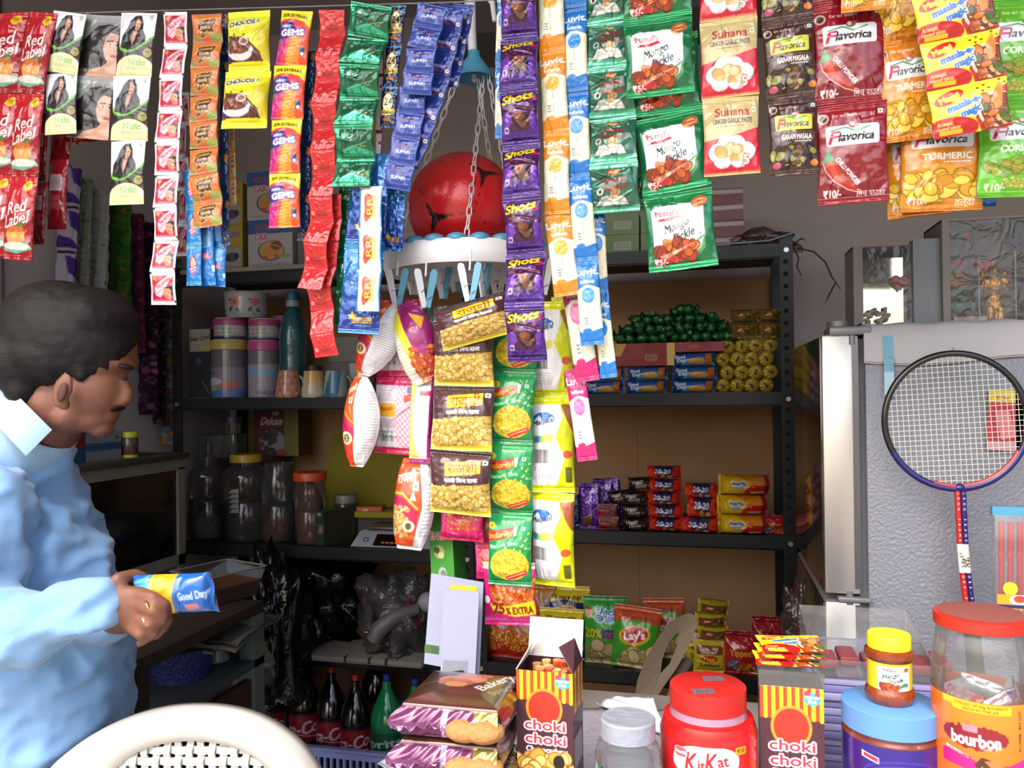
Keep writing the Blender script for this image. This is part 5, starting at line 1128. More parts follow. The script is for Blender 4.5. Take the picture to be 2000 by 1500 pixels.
for i in range(4):
    carton(['lowest', 'second lowest', 'second highest', 'topmost'][i]+' crimson and white box in the stack on the top right shelf', 1345+(i % 2)*4, 1446+(i % 3)*3, z_+i*(hc+.0008), YR+.1, h=hc, d=.18, front=crim, col=0x5a2024, sider=0x3c2a28, top=0x7c6c68, group='crimson boxes on the top right shelf', name='crimson_box', rz=[0, 2, -2, 3][i])
# brown bundle in a clear bag
def bag_mesh(nm, w, h, d, m_, seed=0, n=28, rough=.18):
    bm_ = bmesh.new(); bmesh.ops.create_icosphere(bm_, subdivisions=4, radius=1)
    for v in bm_.verts:
        p = v.co.copy(); q = 1+rough*noise.noise(p*2.3+Vector((seed, 0, 0)))+rough*.5*noise.noise(p*7+Vector((0, seed, 0)))+rough*.25*noise.noise(p*16)
        z = p.z*q; z = max(z, -.35)*1.0
        v.co = Vector((p.x*q*w/2, p.y*q*d/2, (z+.35)*h/1.35))
    me = bpy.data.meshes.new(nm); bm_.to_mesh(me); bm_.free(); me.materials.append(m_); me.polygons.foreach_set('use_smooth', [True]*len(me.polygons)); return me
p = SX(1478, z_, YR+.14); e = emp('plastic_bag', p, 'clear plastic bag of dark red brown sticks on the top right shelf end', 'bag')
ob('contents', bag_mesh('contents', .2, .05, .12, mat('dark_sticks', 0x4a2420, .5, var=.5, vscale=60, bump=.8, bscale=80), 3), e)
ob('film', bag_mesh('film', .23, .065, .15, filmmat('bag_film', 0xe8d8d4, .03, .12, bump=.5, bscale=30, haze=.05, hazecol=0x8a7470), 5, rough=.35), e)
mb = MB()
for pts in ([(1556, 484), (1590, 492), (1612, 512), (1624, 540), (1642, 566)], [(1632, 552), (1620, 575), (1612, 592)], [(1553, 474), (1565, 466), (1574, 470)], [(1553, 490), (1560, 505), (1556, 520), (1566, 540)]):
    mb.tube([Q(x, y, YR-.02) for x, y in pts], [.0022]*(len(pts)-1)+[.0008], 6)
tag(ob('dry_twig', mb.make('dry_twig', mat('twig', 0x3a2826, .8))), 'dry brown twig sticking out from the top of the right rack', 'twig')
mb = MB(); mb.tube([Q(x, y, YR-.012) for x, y in ((1400, 478), (1450, 474), (1500, 470), (1535, 460), (1556, 452), (1562, 460), (1550, 464))], .002, 6)
tag(ob('blue_string', mb.make('blue_string', mat('blue_string', 0x8aa8c0, .5))), 'pale blue plastic string knotted at the top corner of the right rack', 'string')

# ---- second shelf, left: canisters, bottle, bowls
z_ = ZL[1]; Yc = YR+.09
def d_ever():
    c = Cv(44, 2.9, 0x8a8272); c.rect(0, .95, 1, 2.9, 0x14181c); c.poly([(.0, .55), (1, .2), (1, .95), (0, .95)], 0x8c8470); c.text('Ever Cool', .5, .38, .17, 0x181818, w=.88, rot=8, shear=.3, bold=.012); c.ell(.75, .8, .2, .08, 0xa08a48); c.ell(.45, 1.35, .12, .16, 0x2c4258); c.rect(.3, 1.5, .65, 2.4, 0x0c1014); c.line([(.6, 2.2), (.95, 2.7)], .03, 0x6c8090); c.line([(.0, 2.88), (1, 2.88)], .04, 0x7a7a74); return c
carton('tall narrow black and cream box with handwritten style lettering beside the canisters', 368, 414, z_, YR+.05, hpx=136, d=.07, front=d_ever(), col=0x15181c, top=0x8a8272)
def canister(label, px, z, Y, wpx, hpx, lid, art, group='pink and yellow lidded canisters on the left rack'):
    p = SX(px, z, Y); k = mpp(p); r = wpx*k/2; h = hpx*k; e = emp('canister', p, label, 'canister', group)
    lh = min(.3*h, 18*k)
    ob('body', plathe('body', [(0, h-lh), (r*.95, h-lh), (r*.97, h-lh-.002), (r*.97, .004), (r*.93, 0), (0, 0)], art, -90, 90, 0x8a8890, seg=96, z0=0, z1=h-lh, mt=mat('canister_print', rough=.22, coat=.5, attr=True)), e)
    ob('lid', lathe('lid', [(0, h+.001), (r*.6, h+.001), (r*.97, h), (r, h-.003), (r, h-lh), (r*.9, h-lh)], mat('lid_%06x' % lid, lid, .35)), e)
    ob('lid_top', lathe('lid_top', [(0, h+.003), (r*.9, h+.003), (r*.93, h-.001)], mat('lid_top', 0xb8b0b8, .4)), e)
    return p, h
def a_can1():
    c = Cv(80, 1.15, 0x787480); c.rect(0, 0, 1, .42, 0x5c5860); c.ell(.3, .75, .25, .1, 0xb0aab0); c.ell(.7, .85, .15, .12, 0xa85a50); c.ell(.35, .95, .1, .08, 0xa8a040); c.poly([(0, 1.0), (1, .9), (1, 1.15), (0, 1.15)], 0x4a6a98); c.text('Fresh', .25, .55, .1, 0x40405a, w=.3, shear=.3); return c
def a_can2():
    c = Cv(80, 1.15, 0x908a96); c.rect(0, 0, 1, .35, 0x66626c); c.poly([(0, .4), (1, .52), (1, .66), (0, .5)], 0x6a9ab8); c.line([(.2, .9), (.6, .75)], .012, 0x70687a); c.text('UNIQUE', .72, 1.02, .09, 0x4a4658, w=.4, bold=.01); return c
def a_can3():
    c = Cv(80, .45, 0x9a98a0); c.rect(.2, .05, .45, .3, 0xa87878); c.rect(.5, .05, .7, .25, 0x788a48); c.rect(0, .36, 1, .45, 0x3a3450); c.lines(.05, .08, .95, .26, 3, 0xb8b4bc, .3); return c
A1, A2, A3 = a_can1(), a_can2(), a_can3()
p, h = canister('large canister with yellow lid and fruit picture, bottom left', 449, z_, Yc, 72, 112, 0xb0994a, A1)
canister('small pink lidded canister standing on the yellow lidded one', 451, z_+h+.003, Yc, 66, 40, 0xa03c68, A3)
p, h = canister('large pink lidded canister next to the yellow lidded one', 517, z_, Yc+.01, 64, 110, 0xb0447c, A2)
canister('small pink lidded canister on the large pink lidded one', 517, z_+h+.003, Yc+.01, 62, 40, 0xa03c68, A3)
zb2 = z_
p, h = canister('pink lidded canister at the back beside the teal bottle', 548, z_, YR+.22, 62, 110, 0xb0447c, A2)
canister('topmost pink lidded canister at the back beside the teal bottle', 550, z_+h+.003, YR+.22, 56, 44, 0xb0447c, A3)
# enamel bowl with flowers
def a_bowl():
    c = Cv(110, .5, 0x9c9ca0)
    for x, y, r, cc in ((.14, .18, .08, 0xb08828), (.5, .2, .1, 0xb87870), (.85, .2, .08, 0xa8685c)):
        for i in range(7): a = i*.9; c.ell(x+r*.6*math.cos(a), y+r*.6*math.sin(a), r*.5, r*.42, cc)
        c.ell(x, y, r*.3, r*.3, 0x8a5a28); c.ell(x-.08, y+.14, .045, .028, 0x2c4a34, rot=40); c.ell(x+.06, y+.16, .05, .025, 0x34503a, rot=-30); c.ell(x-.09, y-.04, .035, .02, 0x24402c); c.line([(x-.05, y+.18), (x+.02, y+.26)], .008, 0x2c4a34)
    return c
kz = mpp(SX(481, z_, Yc)); zb = z_+h*0+ (112+40)*kz+.006
pb = SX(481, zb, Yc+.01); r_ = 42*kz; hb_ = 50*kz
o = ob('enamel_bowl', plathe('enamel_bowl', [(0, hb_*.15), (r_*.9, hb_*.2), (r_*1.0, hb_), (r_*1.04, hb_), (r_*.98, hb_*.9), (r_*.95, hb_*.2), (r_*.86, 0), (0, 0)], a_bowl(), -80, 80, 0x9c9ca0, seg=180, mt=mat('enamel_print', rough=.25, coat=.6, attr=True)), None, T(pb)); tag(o, 'white enamel bowl with yellow and pink flowers on top of the canisters', 'bowl')
# teal bottle
def bottle(label, px, z, Y, wpx, hpx, prof, m_, cap, caphex, name='bottle', cat='bottle', group=None, extra=None):
    p = SX(px, z, Y); k = mpp(p); r = wpx*k/2; h = hpx*k; e = emp(name, p, label, cat, group)
    ob('body', lathe('body', [(a*r, b*h) for a, b in prof], m_, 36), e)
    for a in cap: ob('cap', lathe('cap', [(x*r, y*h) for x, y in a], mat('cap_%06x' % caphex, caphex, .4), 28), e)
    return e, r, h
TB = [(0, .86), (.36, .86), (.42, .84), (.6, .8), (.85, .7), (.97, .6), (1, .5), (.94, .42), (.97, .35), (1, .28), (.97, .03), (.9, 0), (0, 0)]
e, r, h = bottle('tall teal plastic water bottle with a pale collar, in clear film', 573, z_, Yc-.02, 54, 206, TB, mat('teal_plastic', 0x1c4a50, .25, coat=.5, bump=.2, bscale=30), [[(0, 1.0), (.46, 1.0), (.5, .99), (.5, .92), (0, .92)]], 0x1a4a5c)
ob('collar', lathe('collar', [(0, .92*h), (.45*r, .92*h), (.47*r, .86*h), (0, .86*h)], mat('collar', 0x7c8c8c, .4)), e)
# mugs
def mug(label, px, wtop, wbot, hpx, art, dark=True):
    p = SX(px, z_, YR+.03); k = mpp(p); h = hpx*k; a, b = wbot*k/2, wtop*k/2
    e = emp('mug', p, label, 'mug', 'patterned mugs on the left rack')
    ob('body', plathe('body', [(b*.85, h*.1), (b*.92, h), (b, h), (b*1.02, h*.97), (a, h*.15), (a*.96, 0), (0, 0)], art, -85, 85, 0xa8a090, seg=110, z0=0, z1=h, mt=mat('mug_print', rough=.3, coat=.4, attr=True)), e)
    ob('handle', MB().tube([Vector((b*1.0+.018*math.sin(t), .01, h*.5+h*.28*math.cos(t))) for t in [i*math.pi/8 for i in range(9)]], .004, 8).make('handle', mat('mug_handle', 0x9a9080, .4)), e)
    if dark: ob('rim_band', lathe('rim_band', [(b*.9, h+.016), (b*.98, h+.016), (b*.98, h), (b*.9, h)], mat('rim_band', 0x14161a, .4)), e)
def am(bg_, fn): c = Cv(64, 1.0, bg_); fn(c); return c
def f1(c):
    for i in range(5):
        for j in range(4): x, y = .12+.22*i+.1*(j % 2), .14+.24*j; c.ell(x, y, .09, .09, 0xb86448); c.ell(x, y, .05, .05, 0xc89070); c.ell(x+.1, y+.1, .03, .03, 0x7a3c28)
def f2(c):
    R_ = random.Random(2)
    for i in range(14): x = R_.uniform(0, 1); c.poly([(x, 0), (x+.1, 0), (x+.05, R_.uniform(.4, .9))], 0xc8922c)
def f3(c): c.poly([(.5, 0), (.85, 0), (.7, 1), (.2, 1)], 0x386c88); c.line([(.3, 0), (.1, 1)], .06, 0x88988c)
mug('flared mug with orange flowers at the foot of the teal bottle', 564, 36, 52, 54, am(0x9c7868, f1), False)
mug('yellow and white mug beside the orange flowered one', 613, 36, 48, 52, am(0xb8b0a0, f2))
mug('blue and white striped mug beside the yellow one', 656, 38, 48, 52, am(0x98a8a4, f3), False)
carton('plain grey carton behind the mugs, upper one', 640, 702, z_+.12, YR+.2, hpx=48, d=.1, col=0x7c7670)
carton('pale grey carton behind the mugs with faint writing, lower one', 632, 704, z_, YR+.2, h=.119, d=.1, col=0x6c6660)
carton('small pale green and white carton right of the blue mug', 682, 716, z_, YR+.06, hpx=66, d=.06, front=am(0x9aa08c, lambda c: c.text('LLS', .5, .6, .2, 0x3a3a38, rot=80)), col=0x8a8c7c)

# ---- second shelf, right
z_ = ZS[1]
def col_of(label, key, px, w, rows, hpx, z, Y, group, name='biscuit_packet', cat='biscuit packet', jit=3, bulge=1.3, yaw=4, seed=0):
    R_ = random.Random(seed+px); k = mpp(SX(px, z, Y)); zz = z+.001
    words = ['lowest', 'second lowest', 'third lowest', 'fourth lowest', 'fifth lowest', 'sixth lowest']
    for i in range(rows):
        w_ = words[i] if i < rows-1 or rows == 1 else 'topmost'
        lay(f'{w_} {label}' if rows > 1 else label, K[key], px+R_.uniform(-jit, jit), zz, Y, w*R_.uniform(.97, 1.02), hpx*.97, name=name, cat=cat, group=group, rot=R_.uniform(-1, 1), yaw=R_.uniform(-yaw, yaw), bulge=bulge)
        zz += hpx*k+.0005
    return zz
GG = 'blue biscuit packets on the right rack'
col_of('blue biscuit packet in the left column beside the pink lollipop', 'goodday', 1180, 76, 2, 26, z_, YR+.06, GG)
zB = col_of('blue biscuit packet in the middle column', 'goodday', 1264, 80, 2, 26, z_, YR+.05, GG)
zC = col_of('blue biscuit packet in the column beside the yellow rolls', 'goodday', 1356, 84, 3, 26, z_, YR+.05, GG)
rg = Cv(100, .36, 0x8a1c1c); rg.rect(.86, 0, 1, .36, 0xc8a860, m=.5); rg.poly([(0, 0), (.2, 0), (.1, .2), (0, .2)], 0xb89048, m=.5); rg.rrect(.5, .18, .7, .28, .02, 0xa87858); rg.text('BRU', .6, .23, .06, 0x6a1414)
rg2 = Cv(100, .2, 0x96203a); rg2.ell(.4, .1, .12, .05, 0xa8502c)
carton('long red and gold box under the green sweets, left one', 1202, 1318, zB+.002, YR+.04, hpx=44, d=.14, front=rg, col=0x8a5a28, group='red and gold boxes under the sweets', name='red_gold_box')
zt1 = zB+.002+44*mpp(SX(1260, zB, YR+.04))
carton('flat crimson box under the green sweets, right one', 1319, 1412, zC+.002, YR+.04, h=zt1-zC-.002, d=.14, front=rg2, col=0x7a2430, group='red and gold boxes under the sweets', name='red_gold_box')
# wrapped green sweets
def sweet():
    bm_ = bmesh.new(); bmesh.ops.create_icosphere(bm_, subdivisions=3, radius=1)
    for v in bm_.verts:
        p = v.co; a = abs(p.x); f = 1-.28*max(0, (a-.5))*2
        q = 1+.12*noise.noise(p*3)+.06*noise.noise(p*9)
        v.co = Vector((p.x*1.1, p.y*f*q*.8, p.z*f*q*.8))
    R_ = random.Random(1)
    for s in (-1, 1):
        c0 = bm_.verts.new((s*.95, 0, 0)); ring = [bm_.verts.new((s*(1.55+.15*R_.random()), .5*math.cos(t), .55*math.sin(t))) for t in [i*2*math.pi/12 for i in range(12)]]
        for i in range(12): bm_.faces.new((c0, ring[i], ring[(i+1) % 12]))
    cols = []
    for v in bm_.verts: cols.append(lc(0x1c6a30)[:3]+(.3,) if noise.noise(v.co*2.2) > -.12 else (lc(0x0a2c14)[:3]+(.2,)))
    me = bpy.data.meshes.new('wrapped_sweet'); bm_.to_mesh(me); bm_.free(); me.materials.append(FOIL)
    ca = me.color_attributes.new('Col', 'FLOAT_COLOR', 'POINT'); ca.data.foreach_set('color', np.array(cols, np.float32).ravel()); me.polygons.foreach_set('use_smooth', [True]*len(me.polygons)); return me
sm = sweet(); R_ = random.Random(9); k = mpp(SX(1310, zt1, YR+.1)); rs = 12.5*k
for row, (a, b) in enumerate(((1212, 1424), (1228, 1408), (1240, 1392), (1330, 1345))):
    n = max(1, int((b-a)/19.5))
    for lay_ in range(3 if row < 2 else 2):
        for i in range(n+1):
            x = a+(b-a)*(i+R_.uniform(-.15, .15))/max(n, 1)
            p = SX(x, zt1+rs*.85+row*rs*1.42, YR+.06+lay_*.036+R_.uniform(0, .008))
            o = ob('wrapped_sweet', sm, None, T(p) @ RZ(R_.uniform(0, 180)) @ RY(R_.uniform(-50, 50)) @ S3(rs*.95, rs, rs)); tag(o, 'green foil wrapped sweet in the heap on the right rack', 'sweet', 'green wrapped sweets heaped on the right rack')
# yellow round rolls seen end on
def roll_mesh():
    n = 48; V = []; Fc = []; R_ = random.Random(3); prof = [(0, -.12), (.25, -.1), (.55, -.02), (.85, .03), (1, .15), (1, 1.6), (.4, 1.75), (0, 1.7)]
    for j, (r, y) in enumerate(prof):
        for i in range(n):
            t = 2*math.pi*i/n; pl = .06*math.sin(t*9+j)+.05*math.sin(t*15+j*2)
            V.append((r*math.cos(t)*(1+(.04*math.sin(t*5) if j > 2 else 0)), y+pl*(1 if 0 < j < 5 else 0), r*math.sin(t)))
    for j in range(len(prof)-1):
        for i in range(n): Fc.append((j*n+i, j*n+(i+1) % n, (j+1)*n+(i+1) % n, (j+1)*n+i))
    cols = []
    for v in V: cols.append(lc(0x2c3050)[:3]+(.1,) if (abs(v[0]+v[2]*.3) < .16 and abs(v[2]) < .3 and v[1] < .1) else lc(0xc0a024)[:3]+(.3,))
    return mesh('sweet_roll', V, Fc, FOIL, cols)
rm = roll_mesh(); k = mpp(SX(1455, z_, YR+.05)); rr = 14*k
for row in range(4):
    for i in range(4 if row % 2 == 0 else 4):
        x = 1412+28*i+(8 if row % 2 else 0)+R_.uniform(-1, 1); p = SX(x, z_+rr*1.01+row*rr*1.86, YR+.06)
        if x > 1514: continue
        o = ob('sweet_roll', rm, None, T(p) @ RY(R_.uniform(-60, 60)) @ S3(rr, rr*1.2, rr)); tag(o, 'yellow foil roll seen end on, in the pile beside the blue biscuits', 'sweet roll', 'yellow foil rolls on the right rack')
zg = z_+rr*2*4*.945
for i, (x, r_, l) in enumerate(((1450, 0, 'lower left'), (1503, 0, 'lower right'), (1452, 1, 'upper left'), (1505, 1, 'upper right'))):
    lay(f'{l} gold and silver soap packet above the yellow rolls', K['gold'], x, zg+r_*32*k, YR+.06, 50, 31-6*r_, name='soap_packet', cat='soap packet', group='gold soap packets on the right rack', bulge=2)

# ---- third shelf, right
z_ = ZS[2]
GB = 'biscuit packets on the third shelf of the right rack'
lay('dark blue wrapper edge left of the purple bar', K['navy'], 1122, z_, YR+.07, 24, 80, name='biscuit_packet', cat='biscuit packet', group=GB)
lay('tall purple foil biscuit packet standing upright in front', K['choc'], 1153, z_, YR+.05, 40, 88, name='biscuit_packet', cat='biscuit packet', group=GB, bulge=1)
lay('purple foil packet standing behind the front one', K['choc'], 1176, z_, YR+.10, 42, 92, name='biscuit_packet', cat='biscuit packet', group=GB, bulge=1, rot=4)
lay('dark purple foil packet leaning at the right of the purple pair', K['choc'], 1196, z_, YR+.14, 40, 90, name='biscuit_packet', cat='biscuit packet', group=GB, bulge=1, rot=-6)
col_of('pinkish foil packet beside the purple bars', 'pinkbar', 1188, 40, 2, 25, z_, YR+.035, GB, bulge=2)
col_of('black foil packet in the column beside the pink ones', 'happy', 1241, 52, 3, 25, z_, YR+.05, GB, bulge=2)
lay('black foil packet left of the black column top', K['happy'], 1210, z_+51*mpp(SX(1210, z_, YR+.06)), YR+.06, 42, 24, name='biscuit_packet', cat='biscuit packet', group=GB, rot=-8, bulge=2)
lay('black foil packet on the very top of the black column', K['happy'], 1252, z_+76*mpp(SX(1250, z_, YR+.06)), YR+.06, 48, 26, name='biscuit_packet', cat='biscuit packet', group=GB, rot=-4, bulge=2)
col_of('red and blue biscuit packet in the tall column', '2020', 1298, 66, 5, 25, z_, YR+.05, GB, bulge=2.2)
zz = col_of('red and blue biscuit packet in the short column', '2020', 1366, 72, 1, 28, z_, YR+.04, GB, bulge=2.2)
lay('red and blue biscuit packet standing taller in the middle of the short column', K['2020'], 1372, zz, YR+.05, 58, 38, name='biscuit_packet', cat='biscuit packet', group=GB, bulge=2)
lay('red and blue biscuit packet crowning the short column', K['2020'], 1370, zz+38*mpp(SX(1370, zz, YR+.05)), YR+.05, 60, 28, name='biscuit_packet', cat='biscuit packet', group=GB, bulge=2.4)
col_of('yellow and red biscuit packet near the rack post', 'marie', 1450, 96, 3, 38, z_, YR+.04, GB, bulge=2)
lay('red packet squeezed between the yellow ones and the rack post', K['redpack'], 1510, z_, YR+.05, 42, 36, name='biscuit_packet', cat='biscuit packet', group=GB, bulge=1)

# ---- fourth shelf, right
z_ = ZS[3]; GC = 'chips bags on the low shelf of the right rack'
def cb(label, key, px, w, h, Y, **k): k.setdefault('cat', 'chips bag'); k.setdefault('name', 'chips_bag'); return lay(label, K[key], px, z_, Y, w, h, group=k.pop('group', GC), **k)
cb('red and yellow chips bag at the left end of the low shelf', 'redchips', 976, 62, 92, YR+.06, rot=-2)
cb('red and yellow chips bag second from the left of the low shelf', 'redchips', 1024, 60, 88, YR+.05, rot=3)
cb('dark green and red bag behind the red chips bags', 'redchips', 1056, 60, 126, YR+.16)
cb('blue and yellow chips bag in front beside the red ones', 'laysy', 1098, 88, 100, YR+.07)
cb('blue and yellow chips bag at the back, only its top showing', 'laysy', 1108, 92, 124, YR+.17)
cb('green chips bag with blue lettering and a 20 percent band', 'uncle', 1184, 86, 132, YR+.06, rot=-1)
cb('green chips bag with red top, leaning beside the tan chair', 'laysg', 1243, 92, 122, YR+.035, rot=5)
cb('orange and green chips bag behind the tan chair', 'laysg', 1300, 80, 118, YR+.14, rot=-3)
GN = 'noodle packets on the low shelf of the right rack'
kk = mpp(SX(1385, z_, YR+.05))
cb('yellow noodle packet standing in front', 'mnoodle', 1386, 62, 62, YR+.05, cat='noodle packet', name='noodle_packet', group=GN)
cb('yellow noodle packet standing behind the front one, tilted', 'mnoodle', 1366, 62, 80, YR+.11, cat='noodle packet', name='noodle_packet', group=GN, rot=-8)
for i in range(3):
    lay(['lower', 'middle', 'upper'][i]+' yellow and brown noodle packet of the pile', K['noodtop'], 1388+[4, 0, 5][i], z_+(62+i*24)*kk, YR+.07+.006*i, 58, 25, name='noodle_packet', cat='noodle packet', group=GN, rot=[2, -3, 4][i], bulge=2)
cb('red noodle packet in front right of the yellow ones', 'redpack', 1448, 66, 84, YR+.05, cat='noodle packet', name='noodle_packet', group=GN)
cb('red noodle packet behind at the right end of the low shelf', 'redpack', 1500, 58, 100, YR+.12, cat='noodle packet', name='noodle_packet', group=GN)
cb('red noodle packet in the far right corner beside the rack post', 'redpack', 1512, 46, 84, YR+.06, cat='noodle packet', name='noodle_packet', group=GN, rot=3)

# ---- rack behind the refrigerator
GQ = 'packets glimpsed between the rack and the refrigerator'
lay('yellow packet stack glimpsed above, between rack and refrigerator', K['gold'], 1592, 1.30, YR+.05, 30, 120, name='biscuit_packet', cat='packet', group=GQ)
lay('cream packet glimpsed beside the refrigerator door top', K['whiteyel'], 1606, 1.30, YR+.1, 22, 130, name='biscuit_packet', cat='packet', group=GQ)
lay('red and gold hanging packet glimpsed beside the refrigerator door', K['redchips'], 1590, .951, YR+.05, 20, 110, name='biscuit_packet', cat='packet', group=GQ)
lay('second red packet glimpsed beside the refrigerator door', K['2020'], 1606, .951, YR+.08, 20, 100, name='biscuit_packet', cat='packet', group=GQ)

# ---- third shelf, left: big jars
z_ = ZL[2]
def bigjar(label, px, w, h, Y, lid=None, fill=None, fillh=.3, fcol=0x4a2a24, lab=False, group='big clear jars on the left rack', wn=.62, lump=.4):
    p = SX(px, z_, Y); k = mpp(p); r = w*k/2; H = h*k; e = emp('storage_jar', p, label, 'jar', group)
    hn = H*.88; pr = [(wn*r, H), (wn*r, hn), (r*.92, hn*.93), (r, hn*.84), (r, hn*.55), (r*.96, hn*.53), (r, hn*.51), (r, .02), (r*.9, .002), (0, .002)]
    ob('glass', lathe('glass', pr, CLEARD, 40), e)
    if lid is not None: ob('lid', lathe('lid', [(0, H+.004), (wn*r*1.06, H+.004), (wn*r*1.12, H), (wn*r*1.12, H-.022), (wn*r, H-.022)], mat('jlid_%06x' % lid, lid, .4)), e)
    if fill:
        me = bag_mesh('contents', r*1.8, H*fillh, r*1.8, mat('fill_%06x' % fcol, fcol, .8, var=.5, vscale=70, bump=.8, bscale=90), px, rough=.12); o = ob('contents', me, e, T(0, 0, .004)); o['kind'] = 'stuff'
    if lab:
        c = Cv(30, 1.6, 0x8c8a86); ob('label', plathe('label', [(r*1.004, hn*.72), (r*1.004, hn*.42)], c, -18, 16, 0x8c8a86, seg=60), e) if False else None
        mb = MB(); N = 10
        for i in range(5):
            z0 = hn*(.40+i*.065)
            mb.prism([(-.018, z0), (.02, z0), (.02, z0+hn*.06), (-.004, z0+hn*.05)], -r-.002, -r-.001)
        ob('label', mb.make('label', mat('torn_label', 0x8a8885, .8)), e)
    return e
bigjar('big clear jar with white grain at the bottom, nearest the left post', 405, 70, 158, YR+.1, None, True, .32, 0x8c8678)
bigjar('big clear jar with a yellow lid and torn white label', 482, 88, 164, YR+.09, 0xa08218, True, .6, 0x2c1a16, lab=True)
bigjar('big clear ribbed jar without a visible lid, left of the orange lidded one', 546, 72, 150, YR+.1, None, True, .35, 0x5a2c20, wn=.8)
bigjar('tall clear jar with an orange lid, filled with rusks', 607, 60, 136, YR+.07, 0xb8431c, True, .86, 0x7a4428, wn=.96)
bigjar('small clear jar with a pale lid against the yellow sheet', 676, 50, 84, YR+.16, 0x6a6a5c, True, .3, 0x6a6428, wn=.8)
e = emp('ribbed_jar', SX(440, z_+.27, YR+.12), 'clear ribbed square jar with a purple lid, lying above the big jars', 'jar'); 
mb = MB(); mb.box(-.075, -.04, 0, .06, .04, .085, bev=.008)
for i in range(15): mb.cyl((-.07+i*.0088, -.041, .005), (-.07+i*.0088, -.041, .08), .0018, seg=6)
ob('body', mb.make('body', CLEARD), e); ob('neck', MB().cyl((.03, 0, .085), (.03, 0, .125), .026, seg=28).make('neck', CLEARD), e); ob('lid', MB().cyl((.03, 0, .122), (.03, 0, .142), .031, seg=30).make('lid', mat('purple_lid', 0x2c2048, .4)), e)
tag(ob('brown_carton', pbox('brown_carton', .3, .268, .14, _flat(0x3c2c20), 0x3c2c20, 0x3c2c20), None, T(SX(480, z_, YR+.29))), 'dark brown carton behind the big jars', 'box')
def d_delux():
    c = Cv(96, 1.0, 0x5e5a1c); c.rect(.12, 0, .72, 1.0, 0x4c1018); c.rect(.48, .12, .62, .19, 0xa89c98); c.text('NICE', .55, .155, .05, 0x4c1018); c.text('Deluxe', .48, .3, .16, 0xb8aeb0, w=.42, shear=.3, bold=.004); c.lines(.36, .4, .62, .42, 1, 0x8a8080)
    c.ell(.48, .72, .26, .24, 0x6c6a68); c.blobs(.24, .5, .6, .95, 30, .02, .05, [0x241c1c, 0x3a2c28, 0x181214], 4, 0x0a0808, clip=lambda x, y: x+y*.4 < .86); c.rect(.72, 0, .88, 1, 0x5a541c); c.ell(.66, .92, .1, .06, 0x7a2420); return c
carton('dark red and olive box with curly white lettering and a bowl picture', 480, 588, z_+.27, YR+.22, hpx=98, d=.1, front=d_delux(), col=0x3c1014, sider=0x42141a, top=0x2c2418)
def d_tea():
    c = Cv(56, 1.7, 0x1c3a22); c.rect(.3, .14, .75, .28, 0x9a9c90); c.text('Tea', .52, .21, .09, 0x3a3a30); c.rect(.05, .7, .92, 1.15, 0x6a5850); c.ell(.4, .9, .25, .16, 0x5a2420); c.ell(.7, .95, .15, .1, 0x7a706c); c.rect(.05, .45, .3, .55, 0x7a8a78); c.rect(0, 1.25, .3, 1.32, 0x8a9a80); return c
carton('dark green tea box with a food picture beside the scale', 616, 654, z_, YR+.035, hpx=68, d=.14, front=d_tea(), col=0x16281a, sider=0x2c2a14, top=0x2a4a2c, rz=-24)
p0, p1 = SX(622, z_, YR+.36), SX(850, z_, YR+.36)
o = ob('yellow_sheet', MB().prism([(0, .0), ((p1-p0).x, 0), ((p1-p0).x, .34), (.05, .34)], -.002, .002).make('yellow_sheet', mat('yellow_card', 0x8c7d14, .8, var=.1)), None, T(p0.x, YR+.36, z_) @ RX(-3)); tag(o, 'large dull yellow card sheet leaning at the back of the left rack', 'card sheet')
o = ob('yellow_tray', MB().box(-.1, -.06, 0, .1, .06, .02, bev=.002).make('yellow_tray', mat('yellow_card')), None, T(SX(760, z_+.075, YR+.2)) @ RZ(4)); tag(o, 'flat yellow card folded over behind the scale', 'card')
carton('small orange carton with white sticker behind the scale', 692, 742, z_+.075, YR+.15, hpx=20, d=.07, front=am(0xb04a1c, lambda c: c.rect(.25, .2, .45, .6, 0xb0a8a0)), col=0x9c4218, rz=12)
carton('grey support carton under the orange carton', 680, 800, z_, YR+.16, h=.074, d=.12, col=0x3a3634)
# scale
p = SX(765, z_, YR-.01); k = mpp(p); e = emp('weighing_scale', p, 'grey and black electronic weighing scale with a row of orange buttons', 'scale')
w = 84*k
mb = MB(); mb.prism([(-w, .012), (w, .012), (w*.97, .05), (-w*.93, .05)], -.01, .16); g = mb.b.verts
for v in mb.b.verts:
    if v.co.z > .03 and v.co.y < .0: v.co.y += .05
ob('body', mb.make('body', mat('scale_grey', 0x9a9ca4, .4)), e)
ob('base', MB().box(-w*.94, 0, -.0, w*.94, .15, .013).make('base', mat('scale_black', 0x101012, .5)), e)
ob('platform', MB().box(-w*.85, .045, .056, w*.85, .16, .064, bev=.003).make('platform', mat('scale_steel', 0x6c6a66, .35, .8)), e)
Rt_ = Matrix.Rotation(math.atan2(.038, .05), 4, 'X')
pan = ob('display', MB().box(-w*.45, -.001, -.0005, w*.6, .045, .002).make('display', mat('display_black', 0x1a0d0e, .2)), e, T(0, -.006, .0165) @ Rt_)
for i in range(5): ob('button', MB().cyl((0, 0, .002), (0, 0, .0035), .0045, seg=16).make('button', mat('orange_button', 0xb07a38, .4)), pan, T(-w*.22+i*.0145, .01, 0) @ S3(1.3, .8, 1))
ob('logo', MB().tube([Vector((-w*.68+.008*math.cos(t), .02+.008*math.sin(t), .002)) for t in [i*math.pi/8 for i in range(16)]], .001, 5, closed=True).make('logo', mat('logo_blue', 0x2a3a6a, .4)), e, T(0, -.006, .0175) @ Rt_)

